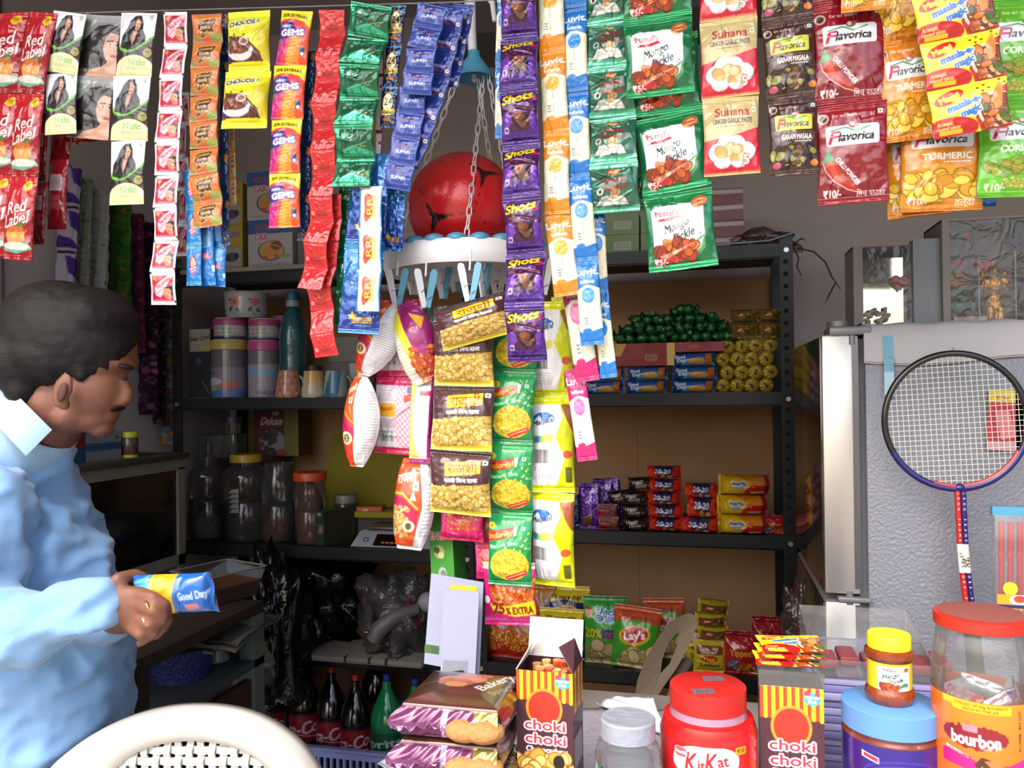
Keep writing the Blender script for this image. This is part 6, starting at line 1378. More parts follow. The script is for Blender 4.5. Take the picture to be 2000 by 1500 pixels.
# ---- low left: slab, dark film bag, red/black bag, pipe, bottles, crate
z_ = ZL[3]
p = SX(720, z_, YR-.03); k = mpp(p)
mb = MB(); mb.box(-125*k, -.04, 0, 120*k, .3, .022, bev=.01)
for x in (-40, 10, 45): mb.box(x*k, -.042, .006, (x+4)*k, -.02, .0228, mi=1)
o = ob('foam_slab', mb.make('foam_slab', [mat('ribbed_grey', 0x76726a, .8, bump=.4, bscale=90, stretch=(6, 1, 1)), mat('dark_slot', 0x1c1a18, .9)]), None, T(p)); tag(o, 'pale grey ribbed slab with dark notches above the drink bottles', 'slab')
z2 = z_+.023
def crumple(nm, w, h, d, m_, seed):
    me = bag_mesh(nm, w, h, d, m_, seed, rough=.5); return me
BF = filmmat('dark_film', 0x8a8886, .015, .16, bump=.5, bscale=12, haze=.3, hazecol=0x141416)
p = SX(600, z2, YR+.02); o = ob('plastic_bag', crumple('plastic_bag', .40, .30, .26, BF, 11), None, T(p.x-.05, YR+.15, z2)); tag(o, 'large crumpled dark clear plastic bag above the drink bottles', 'bag')
p = SX(540, z2-.2, YR-.1); o = ob('plastic_bag', crumple('plastic_bag', .22, .42, .14, BF, 21), None, T(p.x, YR-.1, .42)); tag(o, 'dark plastic bag draping down beside the left table', 'bag')
p = SX(780, z2, YR+.06); e = emp('sports_bag', p, 'black and red rounded bag with white ring prints, wrapped in clear film', 'bag')
def sb():
    c = Cv(90, 1.0, 0x1a1618); c.poly([(0, 0), (.14, 0), (.1, .4), (.16, 1), (0, 1)], 0x8a1420); c.line([(.1, 0), (.08, .3), (.14, .6), (.2, .9)], .1, 0x8a1420); c.ell(.5, .45, .1, .12, 0x9a9a9c); c.ell(.5, .45, .06, .07, 0x1a1618); c.ell(.5, .45, .03, .035, 0x9a9a9c); c.ell(.8, .25, .08, .1, 0x8a1420); c.ell(.8, .25, .05, .06, 0x1a1618); c.ell(.82, .55, .07, .09, 0x8a1420); c.ell(.3, .2, .08, .06, 0x3a3638); return c
R0 = 56*mpp(p)
ob('body', plathe('body', [(R0*math.sin(t), R0*1.15*(1-math.cos(math.pi-t)*-1)) for t in [i*math.pi/24 for i in range(25)]] if False else [(max(R0*math.sin(t), 0), R0*1.12*(1+math.cos(t))) for t in [i*math.pi/24 for i in range(25)]], sb(), -90, 90, 0x1a1618, seg=160, mt=mat('bag_print', rough=.35, attr=True, coat=.4, bump=.3, bscale=30)), e)
ob('film', crumple('film', R0*2.5, R0*2.6, R0*2.3, filmmat('clear_crinkle', 0xe0e0e0, .04, .06, bump=.8, bscale=30, haze=.03), 31), e)
p = SX(830, z2+.08, YR+.0); o = ob('cap_ball', MB().ball((0, 0, 0), 20*mpp(p), 20).make('cap_ball', mat('grey_white', 0x8a8890, .5)), None, T(Q(836, 1176, YR+.02))); tag(o, 'white round knob beside the black and red bag', 'knob')
a, b = Q(735, 1245, YR-.06), Q(800, 1195, YR-.02); mb = MB(); mb.tube([Q(728, 1252, YR-.08), Q(742, 1228, YR-.07), Q(770, 1205, YR-.05), Q(815, 1190, YR-.0)], [.022, .026, .024, .018], 14)
tag(ob('grey_hose', mb.make('grey_hose', mat('grey_rubber', 0x5c5856, .45))), 'thick grey curved hose in front of the black and red bag', 'hose')
# platform and bottles
tag(ob('low_platform', MB().box(xa+.05, YR-.09, 0, xm-.06, YR+.36, .149).make('low_platform', mat('dark_wood', 0x2a211c, .8))), 'low dark wooden platform carrying the drink bottles', 'platform')
CB = [(0, .93), (.24, .93), (.26, .9), (.28, .86), (.5, .78), (.8, .68), (.96, .58), (1, .53), (.97, .51), (.97, .2), (1, .16), (1, .08), (.9, .01), (0, 0)]
cola = mat('cola_plastic', 0x080506, .12, coat=.8); sprm = mat('green_pet', 0x0e7a44, .12, coat=.8)
def a_cola():
    c = Cv(70, .95, 0x7a1018); c.rect(0, 0, 1, .1, 0x2a0a0c); c.text('Coca-Cola', .5, .5, .4, 0xb8a8ac, w=1.25, rot=12, shear=.3, bold=.016); c.line([(0, .75), (.4, .66), (.9, .8)], .03, 0xb8a8ac); return c
def a_sprite():
    c = Cv(70, .95, 0x0f4a34); c.poly([(0, 0), (1, .2), (1, 0)], 0x1a6a50); c.text('Sprite', .5, .45, .26, 0xa8c0b8, w=.9, rot=8, bold=.02); c.line([(.1, .75), (.9, .65)], .06, 0x1c8a58); return c
ac, asp = a_cola(), a_sprite()
def drink(label, px, Y, h=194, w=62, green=False):
    e, r, h_ = bottle(label, px, .155, Y, w, h, CB, sprm if green else cola, [[(0, 1), (.2, 1), (.22, .99), (.22, .94), (.0, .94)]], 0x2a2a9a if green else 0xa81c1c, name='drink_bottle', group='large drink bottles under the left rack')
    ob('label', plathe('label', [(.985*r, .50*h_), (.985*r, .48*h_), (.985*r, .22*h_)], asp if green else ac, -95, 95, 0x0f4a34 if green else 0x7a1018, seg=90, mt=mat('bottle_label', rough=.35, attr=True)), e)
drink('cola bottle furthest left, near the table leg', 530, YR+.07)
drink('cola bottle second from the left with a red cap', 597, YR+.08)
drink('cola bottle third from the left, its lettering cut by the chair', 649, YR+.06, 190)
drink('cola bottle nearest the green bottles', 696, YR+.03, 188)
drink('clear green drink bottle with a blue cap, next to the cola', 757, YR+.03, 196, 66, True)
drink('green drink bottle with a blue cap, half behind the cookie packets', 812, YR+.04, 190, 62, True)
drink('cola bottle in the back row behind the green bottles', 735, YR+.2, 200)
drink('cola bottle in the back row, left', 565, YR+.22, 200)
drink('green drink bottle in the back row behind the white card', 850, YR+.2, 196, 62, True)
# blue crate
YQ = 2.26; zc = zq(680, 1466, YQ)-.15; x0, x1 = px_x(500, 1480, YQ), px_x(880, 1480, YQ)
e = emp('plastic_crate', (x0, YQ, .15), 'pale blue slotted plastic crate in front of the drink bottles', 'crate')
mb = MB(); L_ = x1-x0; mb.box(0, 0, zc-.028, L_, .01, zc); mb.box(0, 0, 0, L_, .01, zc-.1); n = 30
for i in range(n+1): mb.box(i*L_/n-.004, 0, zc-.1, i*L_/n+.004, .01, zc-.028)
mb.box(0, .41, 0, L_, .42, zc); mb.box(0, 0, 0, .01, .42, zc); mb.box(L_-.01, 0, 0, L_, .42, zc); mb.box(0, 0, 0, L_, .42, .003); mb.box(-.006, -.006, zc-.006, L_+.006, .012, zc+.002)
ob('body', mb.make('body', mat('crate_blue', 0x8290cc, .5)), e)

# ---- tan plastic chair behind the counter, only its tilted back shows
e = emp('plastic_chair', Q(1290, 1420, 1.75), 'tan plastic chair behind the counter, its slotted curved back seen edge on', 'chair'); e.location.z = 0
tan = mat('tan_plastic', 0x8f7c64, .55, var=.15, vscale=6)
def lo2(p): return p-e.location
outer = [(1238, 1372), (1246, 1325), (1262, 1285), (1288, 1240), (1318, 1208), (1345, 1197), (1360, 1203), (1362, 1220), (1350, 1252), (1325, 1300), (1290, 1350), (1272, 1385)]
inner = [(1290, 1315), (1294, 1285), (1306, 1255), (1322, 1236), (1328, 1240), (1322, 1262), (1308, 1296)]
def ringmesh():
    bm_ = bmesh.new(); Yb = 1.80
    def loop(pts, Y): return [bm_.verts.new(lo2(Q(x, y, Y))) for x, y in pts]
    # bridge by resampled angle
    def res(pts, n):
        P = [Vector(p) for p in pts]+[Vector(pts[0])]; L = [0]
        for a, b in zip(P, P[1:]): L.append(L[-1]+(b-a).length)
        o_ = []
        for i in range(n):
            d = L[-1]*i/n
            for j in range(len(P)-1):
                if d <= L[j+1]: o_.append(P[j].lerp(P[j+1], (d-L[j])/(L[j+1]-L[j]))); break
        return o_
    n = 48; A = res(outer, n); B = res(inner, n)
    s = min(range(n), key=lambda q: sum((A[i]-B[(i+q) % n]).length for i in range(0, n, 4)))
    B = [B[(i+s) % n] for i in range(n)]
    L0, L1, L2, L3 = loop(A, Yb), loop(B, Yb+.01), loop(B, Yb+.05), loop(A, Yb+.05)
    for X_, Z_ in ((L0, L1), (L1, L2), (L2, L3), (L3, L0)):
        for i in range(n): bm_.faces.new((X_[i], X_[(i+1) % n], Z_[(i+1) % n], Z_[i]))
    bmesh.ops.recalc_face_normals(bm_, faces=bm_.faces); me = bpy.data.meshes.new('backrest'); bm_.to_mesh(me); bm_.free(); me.materials.append(tan); return me
ob('backrest', ringmesh(), e)
ob('seat', MB().box(-.2, -.12, .42, .2, .3, .45, bev=.01).make('seat', tan), e)
for sx, sy in ((-.18, -.1), (.18, -.1), (-.18, .27), (.18, .27)): ob('leg', MB().cyl((sx, sy, 0), (sx*.9, sy*.9, .43), .018, .022).make('leg', tan), e)
ob('back_post', MB().tube([Vector((-.1, .05, .43)), lo2(Q(1255, 1372, 1.82)), lo2(Q(1262, 1330, 1.83))], .02, 10).make('back_post', tan), e)
ob('armrest', MB().tube([lo2(Q(1305, 1385, 1.80)), lo2(Q(1322, 1325, 1.86)), lo2(Q(1345, 1290, 1.9))], .012, 10).make('armrest', tan), e)
# ================================================================== left side: wrapping paper, cabinet, table
mb = MB(); wl = [QX(100, 296, XL+.05), QX(128, 315, XL+.05), QX(165, 352, XL+.05), QX(215, 395, XL+.06), QX(300, 440, XL+.08), QX(352, 470, XL+.09)]
mb.tube(wl, .0015, 5); tag(ob('wire', mb.make('wire', mat('dark_wire', 0x2a2828, .6))), 'thin dark wire on the left wall from which the gift wrap hangs', 'wire')
def wrap(label, px, y0, y1, w, art, X=XL+.07, lean=0, flat=.35):
    a, b = QX(px, y0, X), QX(px+lean, y1, X); h = (a-b).length; k = mpp((a+b)/2); r = w*k/2*1.05
    c = art; n = 28; V = []; nx, ny = c.nx, c.ny; g = c.grid(); cols = []; Fc = []
    for j in range(ny):
        z = h*(1-j/(ny-1)); rr = r*(1+.05*math.sin(j*.31+px))
        for i in range(nx):
            t = math.pi*(-.5+i/(nx-1))*1.15; V.append((rr*math.sin(t), -r*flat*math.cos(t)+.003*math.sin(i*1.1+j*.05), z)); cols.append(g[j, i])
    for j in range(ny-1):
        for i in range(nx-1): q = j*nx+i; Fc.append((q, q+nx, q+nx+1, q+1))
    base = len(V)
    for z in (h, 0):
        V.append((0, r*flat, z)); cols.append(g[0, 0])
    for j in range(ny-1): Fc.append((j*nx, (j+1)*nx-0, base+1) if False else (j*nx, base, (j+1)*nx)); Fc.append((j*nx+nx-1, (j+1)*nx+nx-1, base))
    o = ob('gift_wrap', mesh('gift_wrap', V, Fc, CLOTHP, cols)); tag(o, label, 'gift wrap', 'gift wrap sheets hanging along the left wall')
    up_ = (a-b).normalized(); M = frame_at(b, up_); o.matrix_world = M @ RZ(55) @ S3(1.25, 1, 1) if False else M @ RZ(22); return o
def w1():
    c = Cv(22, 6.5, 0x8e8690)
    for i in range(3):
        y = .5+i*2.1; c.poly([(.5, y-.6), (1, y-.4), (1, y+.5), (.6, y+.2)], 0x3c2468); c.poly([(0, y+.5), (.6, y+.7), (1, y+1.2), (0, y+1.1)], 0x3c2468); c.rect(.1, y+1.3, .8, y+1.42, 0x1c1c20); c.line([(.3, y+1.15), (.6, y+1.0)], .05, 0x1c1c20)
    return c
def wf(bgc, cols, n, seed, hr=5., nx=24, r=.12):
    def f():
        c = Cv(nx, hr, bgc); R_ = random.Random(seed)
        for _ in range(n): x, y, q = R_.uniform(0, 1), R_.uniform(0, hr), R_.uniform(.5, 1.1)*r; c.ell(x, y, q, q*R_.uniform(.4, 1), R_.choice(cols), rot=R_.uniform(0, 180))
        return c
    return f()
wrap('white gift wrap with purple curves, leftmost', 140, 330, 600, 36, w1(), lean=-16)
wrap('pale gift wrap with green leaves beside the purple one', 168, 350, 620, 26, wf(0x74786c, [0x3c6a28, 0x8a8c80, 0x54742c], 60, 2, 7), lean=-10)
wrap('whitish grey gift wrap with faint flowers', 194, 376, 640, 38, wf(0x7e7e7c, [0x8c8c88, 0x6a6a66, 0x50564c], 90, 3, 6, r=.08), lean=-6)
wrap('bright green printed gift wrap', 232, 396, 660, 44, wf(0x26481c, [0x305c20, 0x4a4a1c, 0x1e3e18, 0x6a4a1c], 120, 4, 5), lean=2)
wrap('maroon gift wrap right of the green one', 264, 418, 690, 30, wf(0x4c1e34, [0x5a2a40, 0x3a1428, 0x6a3450], 120, 5, 7), lean=4)
wrap('dark purple flowered gift wrap reaching low', 290, 436, 810, 34, wf(0x24141e, [0x5a2c4c, 0x3a1c30, 0x6a4058, 0x180c14], 200, 6, 9), lean=0)
wrap('narrow dark flowered gift wrap beside the purple one', 312, 450, 828, 22, wf(0x22181c, [0x4a2c3c, 0x3c2424, 0x5a4048], 160, 7, 11), lean=-1)
wrap('orange and blue flowered gift wrap nearest the rack post', 333, 470, 868, 38, wf(0x4c4640, [0x7a3c1c, 0x8a5a20, 0x5c6478, 0x2c3440, 0x6a6a70], 220, 8, 8), lean=2)

# ---- cabinet with dark glass along the left wall
XC = -1.50; pr_ = QX(361, 892, XC); zt_ = pr_.z; yR_ = pr_.y; zb_ = QX(361, 1100, XC).z; yL_ = 1.30
e = emp('display_cabinet', (XC, yL_, 0), 'small off white framed display cabinet with dark glass along the left wall', 'cabinet')
def ca(n, me): return ob(n, me, e, T(-XC, -yL_, 0))
frm = mat('cream_paint', 0x7e7a6c, .6, var=.2, vscale=10)
ca('top', MB().box(XL, yL_-.02, zt_-.004, XC+.01, yR_+.01, zt_+.012, bev=.002).make('top', mat('grimy_top', 0x3c3830, .7)))
mb = MB(); mb.box(XC-.02, yL_, zt_-.035, XC, yR_, zt_-.004); mb.box(XC-.02, yR_-.03, zb_, XC, yR_, zt_-.03); mb.box(XC-.02, yL_, zb_, XC, yR_, zb_+.03); mb.box(XC-.02, yL_, zb_, XC, yL_+.03, zt_-.03)
ca('frame', mb.make('frame', frm))
ca('glass', MB().box(XC-.012, yL_+.03, zb_+.03, XC-.008, yR_-.03, zt_-.035).make('glass', mat('dark_glass', 0x0c0a0a, .12, spec=.5)))
ca('body', MB().box(XL, yL_, zb_, XC-.02, yR_, zt_-.004).make('body', mat('cabinet_dark', 0x241e1a, .8)))
for y in (yL_+.02, yR_-.03): ca('leg', MB().box(XC-.02, y, .79, XC, y+.02, zb_).make('leg', frm))
zz = zt_+.012
def onc(label, px0, px1, z, h, front, col, X=XC-.06, **k):
    pass
yb = lambda px: QX(px, 870, XC-.09).y
c1 = Cv(80, .3, 0x7c8088); c1.rect(0, .22, 1, .3, 0x244a78); c1.ell(.25, .12, .05, .07, 0x8a6a5c); c1.rect(.82, .1, .92, .16, 0x3a3a40)
c2 = Cv(80, .3, 0x787c84); c2.rect(0, 0, 1, .08, 0x244a78)
c3 = Cv(40, .6, 0x6a1a1c); c3.lines(.1, .3, .6, .5, 2, 0xb0a030)
def longbox(label, y0, y1, z, h, cv, col, X=XC-.07, dp=.1):
    o = ob('carton', pbox('carton', y1-y0, h, dp, cv, 0x4a4a4c, col)); tag(o, label, 'box', 'cartons on the dark cabinet'); o.matrix_world = T(X-dp/2+.02, (y0+y1)/2, z) @ RZ(90)
    return o
ya, ybb, ycc = QX(140, 870, XC-.05).y, QX(168, 870, XC-.05).y, QX(237, 870, XC-.05).y
longbox('lower white and blue carton on the dark cabinet', ybb, ycc, zz, .036, c2, 0x606468)
longbox('upper white carton with a blue band on the dark cabinet', ybb, ycc, zz+.037, .038, c1, 0x606468)
longbox('blue carton beside the man\'s collar on the dark cabinet', ya-.06, ybb-.003, zz, .036, _flat(0x1a4064), 0x1a4064)
longbox('red carton beside the man\'s collar, above the blue one', ya-.06, ybb-.003, zz+.037, .04, c3, 0x5a1618)
longbox('flat dark brown carton lying over the white ones', ybb+.01, ybb+.1, zz+.076, .018, _flat(0x2a1c18), 0x2a1c18)
p = QX(253, 884, XC-.05); p.z = zz; k = mpp(p); e = emp('spice_jar', p, 'small clear jar with yellow lid and orange contents on the dark cabinet', 'jar'); r = 16*k
ob('glass', lathe('glass', [(r*.85, 40*k), (r, 36*k), (r, .003), (r*.9, 0), (0, 0)], CLEARD, 28), e)
ob('contents', lathe('contents', [(0, 26*k), (r*.9, 24*k), (r*.9, .004), (0, .004)], mat('orange_spice', 0x8a4a20, .8, var=.4, vscale=60), 24), e)
ob('lid', lathe('lid', [(0, 50*k), (r*.95, 50*k), (r*1.02, 48*k), (r*1.02, 39*k), (r*.9, 39*k)], mat('yellow_green_lid', 0xa8a828, .4), 28), e)
ob('base_band', lathe('base_band', [(r*1.02, .008), (r*1.02, 0), (0, 0)], mat('yellow_green_lid'), 28), e)

# ---- table and shelf below
XT = -1.15; yT0, yT1 = 1.42, QX(515, 1176, XT).y; zT = QX(515, 1172, XT).z
e = emp('side_table', (XT, yT0, 0), 'dark brown worn side table behind the man with a lower shelf', 'table')
def ta(n, me): return ob(n, me, e, T(-XT, -yT0, 0))
ta('table_top', MB().box(XL, yT0, zT-.03, XT, yT1, zT, bev=.003).make('table_top', mat('brown_wood', 0x342820, .65, var=.4, vscale=10)))
zs_ = QX(480, 1300, XT).z
ta('shelf', MB().box(XL, yT0, zs_-.02, XT, yT1, zs_).make('shelf', mat('grey_paint', 0x3c4444, .7)))
pg = mat('pale_green_paint', 0x65706a, .7, var=.2, vscale=8)
for y in (yT0+.0, yT1-.045): ta('leg', MB().box(XT-.045, y, 0, XT, y+.045, zT-.03).make('leg', pg if y > 1.6 else mat('brown_wood'))); ta('leg', MB().box(XL, y, 0, XL+.045, y+.045, zT-.03).make('leg', pg))
ta('front_panel', MB().box(XT-.03, yT0+.045, .1, XT-.01, yT1-.045, zs_-.05).make('front_panel', mat('red_brown_panel', 0x42241c, .6, var=.3, vscale=8)))
# newspapers between table and shelf edge
def paper(nm, pts, th=.004, m_=None, curl=.01, seed=0):
    """loose sheet pile from four corners"""
    a, b, c, d_ = pts; n = 16; V = []; Fc = []
    for l in range(2):
        for j in range(n):
            for i in range(n):
                u, v = i/(n-1), j/(n-1); p = a*(1-u)*(1-v)+b*u*(1-v)+c*u*v+d_*(1-u)*v
                p = p+Vector((0, 0, curl*noise.noise(Vector((u*2.5, v*2.5, seed)))+curl*.5*(u > .93)*math.sin(v*6)-l*th)); V.append(p)
    for l in range(2):
        for j in range(n-1):
            for i in range(n-1): q = l*n*n+j*n+i; Fc.append((q, q+1, q+n+1, q+n) if l == 0 else (q, q+n, q+n+1, q+1))
    for i in range(n-1):
        for q0, q1 in ((i, i+1), ((n-1)*n+i, (n-1)*n+i+1), (i*n, (i+1)*n), (i*n+n-1, (i+1)*n+n-1)): Fc.append((q0, q1, q1+n*n, q0+n*n))
    return mesh(nm, V, Fc, m_)
newsm = mat('newsprint', 0x6a6862, .9, var=.45, vscale=90, stretch=(1, 4, 1), spec=.1)
zn = zT+.004
o = ob('newspaper', paper('newspaper', [QZ(330, 1248, zn-.06), QZ(460, 1262, zn-.06), QZ(548, 1192, zn-.06), QZ(430, 1178, zn-.06)], .012, newsm, .02, 1)); tag(o, 'grey newspaper pile sticking out under the table edge', 'newspaper')
o = ob('newspaper', paper('newspaper', [QZ(300, 1262, zn-.075), QZ(415, 1272, zn-.075), QZ(470, 1230, zn-.075), QZ(360, 1215, zn-.075)], .008, newsm, .02, 3)); tag(o, 'lower loose newspaper sheet under the table edge, nearer the man', 'newspaper')
# tub with snack
p = QX(428, 1178, XT-.13); p.z = zT; k = mpp(p); e = emp('food_tub', p, 'clear rectangular plastic tub with orange snack mix on the table', 'tub')
a_ = 52*k; b_2 = .08; h = 58*k
mb = MB(); 
def frust(mb, x, y, x2, y2, z0, z1):
    v = [mb.b.verts.new(q) for q in ((-x, -y, z0), (x, -y, z0), (x, y, z0), (-x, y, z0), (-x2, -y2, z1), (x2, -y2, z1), (x2, y2, z1), (-x2, y2, z1))]
    for f in ((0, 3, 2, 1), (0, 1, 5, 4), (1, 2, 6, 5), (2, 3, 7, 6), (3, 0, 4, 7)): mb.b.faces.new([v[i] for i in f])
frust(mb, a_*.9, b_2*.9, a_*1.15, b_2*1.1, .001, h); ob('body', mb.make('body', CLEARD, False), e, RZ(-20))
mb = MB(); mb.tube([(-a_*1.16, -b_2*1.11, h), (a_*1.16, -b_2*1.11, h), (a_*1.16, b_2*1.11, h), (-a_*1.16, b_2*1.11, h)], .0025, 6, closed=True); ob('rim', mb.make('rim', mat('tub_rim', 0x777571, .4)), e, RZ(-20))
mb = MB(); frust(mb, a_*.88, b_2*.88, a_*1.02, b_2*1.0, .003, h*.55); vv = list(mb.b.verts)[-4:]; mb.b.faces.new(vv)
o = ob('contents', mb.make('contents', mat('snack_mix', 0x7c4420, .8, var=.6, vscale=90, bump=1, bscale=110), False), e, RZ(-20)); o['kind'] = 'stuff'
# blue basket, bowl, jar on the lower shelf
p = QX(352, 1345, XT-.12); p.z = zs_; k = mpp(p); w = 62*k; e = emp('basket', p, 'dark blue plastic basket on the lower shelf of the side table', 'basket')
mb = MB(); mb.lathe([(0, .003), (w*.92, .003), (w, 58*k), (w*1.06, 60*k), (w*1.06, 56*k), (w*1.02, 55*k), (w*.95, 0), (0, 0)], 40); ob('body', mb.make('body', mat('basket_blue', 0x1c2766, .5, bump=.8, bscale=120)), e, S3(1, .9, 1))
p = QX(424, 1312, XT-.10); p.z = zs_; k = mpp(p)
cb_ = Cv(60, .7, 0x7c8c88); cb_.ell(.3, .35, .07, .06, 0x9a8a30); cb_.ell(.6, .3, .08, .06, 0x9a4a30); cb_.ell(.45, .5, .06, .04, 0x3c6a38)
o = ob('bowl', plathe('bowl', [(0, 38*k), (11*k, 39*k), (12*k, 34*k), (20*k, 22*k), (25*k, 2*k), (25*k, 0), (23*k, 0)], cb_, -80, 80, 0x7c8c88, seg=70, mt=mat('enamel_print')), None, T(p)); tag(o, 'upside down pale bowl with small flowers on the lower shelf', 'bowl')
p = QX(465, 1290, XT-.12); p.z = zs_; tag(ob('red_packet', bag_mesh('red_packet', .11, .12, .08, mat('dark_red_film', 0x3a0e12, .25, coat=.5), 8), None, T(p)), 'dark red glossy packet in the corner of the lower shelf', 'packet')
# ================================================================== the shopkeeper
RC = Matrix((rt, up, fw)).transposed().to_4x4()
def remeshed(nm, build_, vox, m_, sm=3, disp=None):
    mb = MB(); build_(mb); me = bpy.data.meshes.new('t'); mb.b.to_mesh(me); mb.b.free()
    o = bpy.data.objects.new('t', me); COL.objects.link(o)
    r = o.modifiers.new('r', 'REMESH'); r.mode = 'VOXEL'; r.voxel_size = vox
    s = o.modifiers.new('s', 'SMOOTH'); s.iterations = sm; s.factor = .5
    dg = bpy.context.evaluated_depsgraph_get(); dg.update(); out = bpy.data.meshes.new_from_object(o.evaluated_get(dg)); out.name = nm
    bpy.data.objects.remove(o); out.materials.clear(); out.materials.append(m_)
    if disp:
        n = len(out.vertices); co = np.empty(n*3); out.vertices.foreach_get('co', co); no = np.array([v.normal[:] for v in out.vertices]); co = co.reshape(-1, 3)
        dv = np.array([disp(Vector(c)) for c in co]); co += no*dv[:, None]; out.vertices.foreach_set('co', co.ravel())
    out.polygons.foreach_set('use_smooth', [True]*len(out.polygons)); out.update(); return out
def Bp(mb, px, py, d, rx, ry, rz, rot=0):
    k = d/F; mb.ball(C(px, py, d), 1, 24, sc=(rx*k, ry*k, rz*k), R=RC @ Matrix.Rotation(math.radians(rot), 4, 'Z'))
def torso(mb, rows, seg=40):
    P = rows; rings = []
    for y, x, r, rz in P:
        c = C(x, y, 1.335); k = 1.335/F; rings.append([mb.b.verts.new(c+rt0*(r*k*math.cos(a))+Vector((fw.x, fw.y, 0))*(rz*k*math.sin(a))) for a in [2*math.pi*i/seg for i in range(seg)]])
    for A_, B_ in zip(rings, rings[1:]):
        for i in range(seg): mb.b.faces.new((A_[i], A_[(i+1) % seg], B_[(i+1) % seg], B_[i]))
    mb.b.faces.new(rings[0][::-1]); mb.b.faces.new(rings[-1])
def Lp(mb, pts, seg=16):
    """limb: list of (px,py,d,r_px)"""
    P = [(C(a, b, d), r*d/F) for a, b, d, r in pts]
    for (p, r), (q, s) in zip(P, P[1:]):
        mb.cyl(p, q, r, s, seg=seg); 
    for p, r in P: mb.ball(p, r, seg)
skin = mat('skin', 0x774b38, .55, var=.12, vscale=14, bump=.15, bscale=120, bdist=.001, sss=.08)
hip = C(50, 1480, 1.34)
def body(mb):
    Bp(mb, 138, 668, 1.27, 122, 100, 88, -22); Bp(mb, 214, 688, 1.275, 46, 58, 64, -15); Bp(mb, 178, 762, 1.27, 66, 74, 62, -15)
    Bp(mb, 186, 812, 1.27, 40, 34, 44, 20); Bp(mb, 150, 812, 1.27, 50, 34, 56, 15); Bp(mb, 240, 712, 1.275, 22, 14, 46, -10)
    Lp(mb, [(236, 735, 1.27, 12), (248, 765, 1.27, 13), (246, 779, 1.27, 14)], 12); Bp(mb, 238, 786, 1.27, 15, 10, 20)
    Bp(mb, 222, 807, 1.27, 14, 7, 24, 30); Bp(mb, 217, 820, 1.27, 14, 7, 22, 30); Bp(mb, 200, 838, 1.27, 22, 16, 26, 20)
    Bp(mb, 122, 762, 1.196, 20, 38, 7, -18); Bp(mb, 126, 790, 1.2, 12, 14, 7)   # ear
    Lp(mb, [(112, 790, 1.28, 68), (60, 870, 1.31, 66), (20, 940, 1.33, 90)])
    for y, x, r in ((1000, 20, 110), (1120, 30, 135), (1250, 40, 150), (1400, 40, 150), (1500, 40, 140)): Bp(mb, x, y, 1.33, r, 90, 130)
    Lp(mb, [(-30, 985, 1.22, 58), (-65, 1215, 1.14, 46), (60, 1212, 1.11, 40), (190, 1186, 1.10, 34)])
    # near hand
    Bp(mb, 228, 1184, 1.10, 46, 42, 22, 8); Bp(mb, 254, 1186, 1.10, 32, 44, 18)
    Lp(mb, [(268, 1158, 1.10, 14), (298, 1166, 1.085, 12.5), (322, 1180, 1.09, 11.5), (330, 1194, 1.105, 10)], 12)
    Lp(mb, [(272, 1180, 1.095, 14), (300, 1192, 1.078, 13), (318, 1206, 1.085, 12), (312, 1220, 1.10, 10.5)], 12)
    Lp(mb, [(266, 1204, 1.10, 13), (292, 1220, 1.08, 12), (302, 1234, 1.09, 11), (292, 1244, 1.105, 10)], 12)
    Lp(mb, [(252, 1222, 1.10, 12), (274, 1240, 1.085, 10.5), (282, 1250, 1.095, 9.5), (272, 1257, 1.105, 8.5)], 12)
    Lp(mb, [(206, 1158, 1.10, 17), (232, 1130, 1.105, 14), (262, 1122, 1.125, 12.5), (290, 1132, 1.135, 11)], 12)
    # far arm and hand
    Lp(mb, [(60, 985, 1.45, 56), (120, 1190, 1.42, 44), (190, 1200, 1.28, 38), (240, 1206, 1.19, 32)]); Bp(mb, 268, 1210, 1.17, 38, 34, 18)
    for i, (a, b) in enumerate(((1190, 326), (1206, 330), (1222, 322), (1236, 308))): Lp(mb, [(288, a, 1.17, 12), (b-16, a+6, 1.165, 11), (b, a+4, 1.155, 10)], 12)
    Lp(mb, [(262, 1180, 1.17, 14), (290, 1168, 1.16, 12), (308, 1166, 1.15, 10)], 12)
    for s in (-1, 1):
        a = hip+Vector((0, s*.085, 0)); mb.cyl((a.x, a.y, .5), (a.x, a.y, a.z), .055, .09, seg=16); mb.cyl((a.x, a.y, .06), (a.x, a.y, .5), .035, .055, seg=16); mb.ball((a.x, a.y, .5), .056, 12); mb.ball((a.x+.05, a.y, .05), .05, 12, sc=(2.2, .8, .8))
pb_ = ob('person', remeshed('person', body, .0042, skin, 4)); tag(pb_, 'man in a light blue shirt seen from the side, looking down at a blue packet', 'person')
hairm = mat('hair', 0x181413, .6, var=.5, vscale=30, stretch=(1, 1, 4), bump=.5, bscale=190, bdist=.002, col2=0x100d0c, spec=.3)
def hair(mb):
    Bp(mb, 130, 657, 1.27, 133, 108, 98, -20); Bp(mb, 62, 700, 1.272, 72, 84, 90, 0); Bp(mb, 196, 622, 1.272, 66, 58, 90, -30); Bp(mb, 112, 694, 1.27, 92, 66, 97, -14)
    Bp(mb, 70, 758, 1.275, 44, 46, 78, 20); Bp(mb, 158, 722, 1.222, 16, 26, 14, -6)
ob('hair', remeshed('hair', hair, .0045, hairm, 6, lambda c: .0012*noise.noise(c*90)+.002*noise.noise(c*25)), pb_)
mb = MB(); Bp(mb, 246, 716, 1.245, 14, 5, 18, -15); ob('eyebrow', mb.make('eyebrow', hairm), pb_)
mb = MB(); Bp(mb, 241, 740, 1.236, 8, 3, 8, -12); ob('eye', mb.make('eye', mat('eye_dark', 0x1c1412, .3)), pb_)
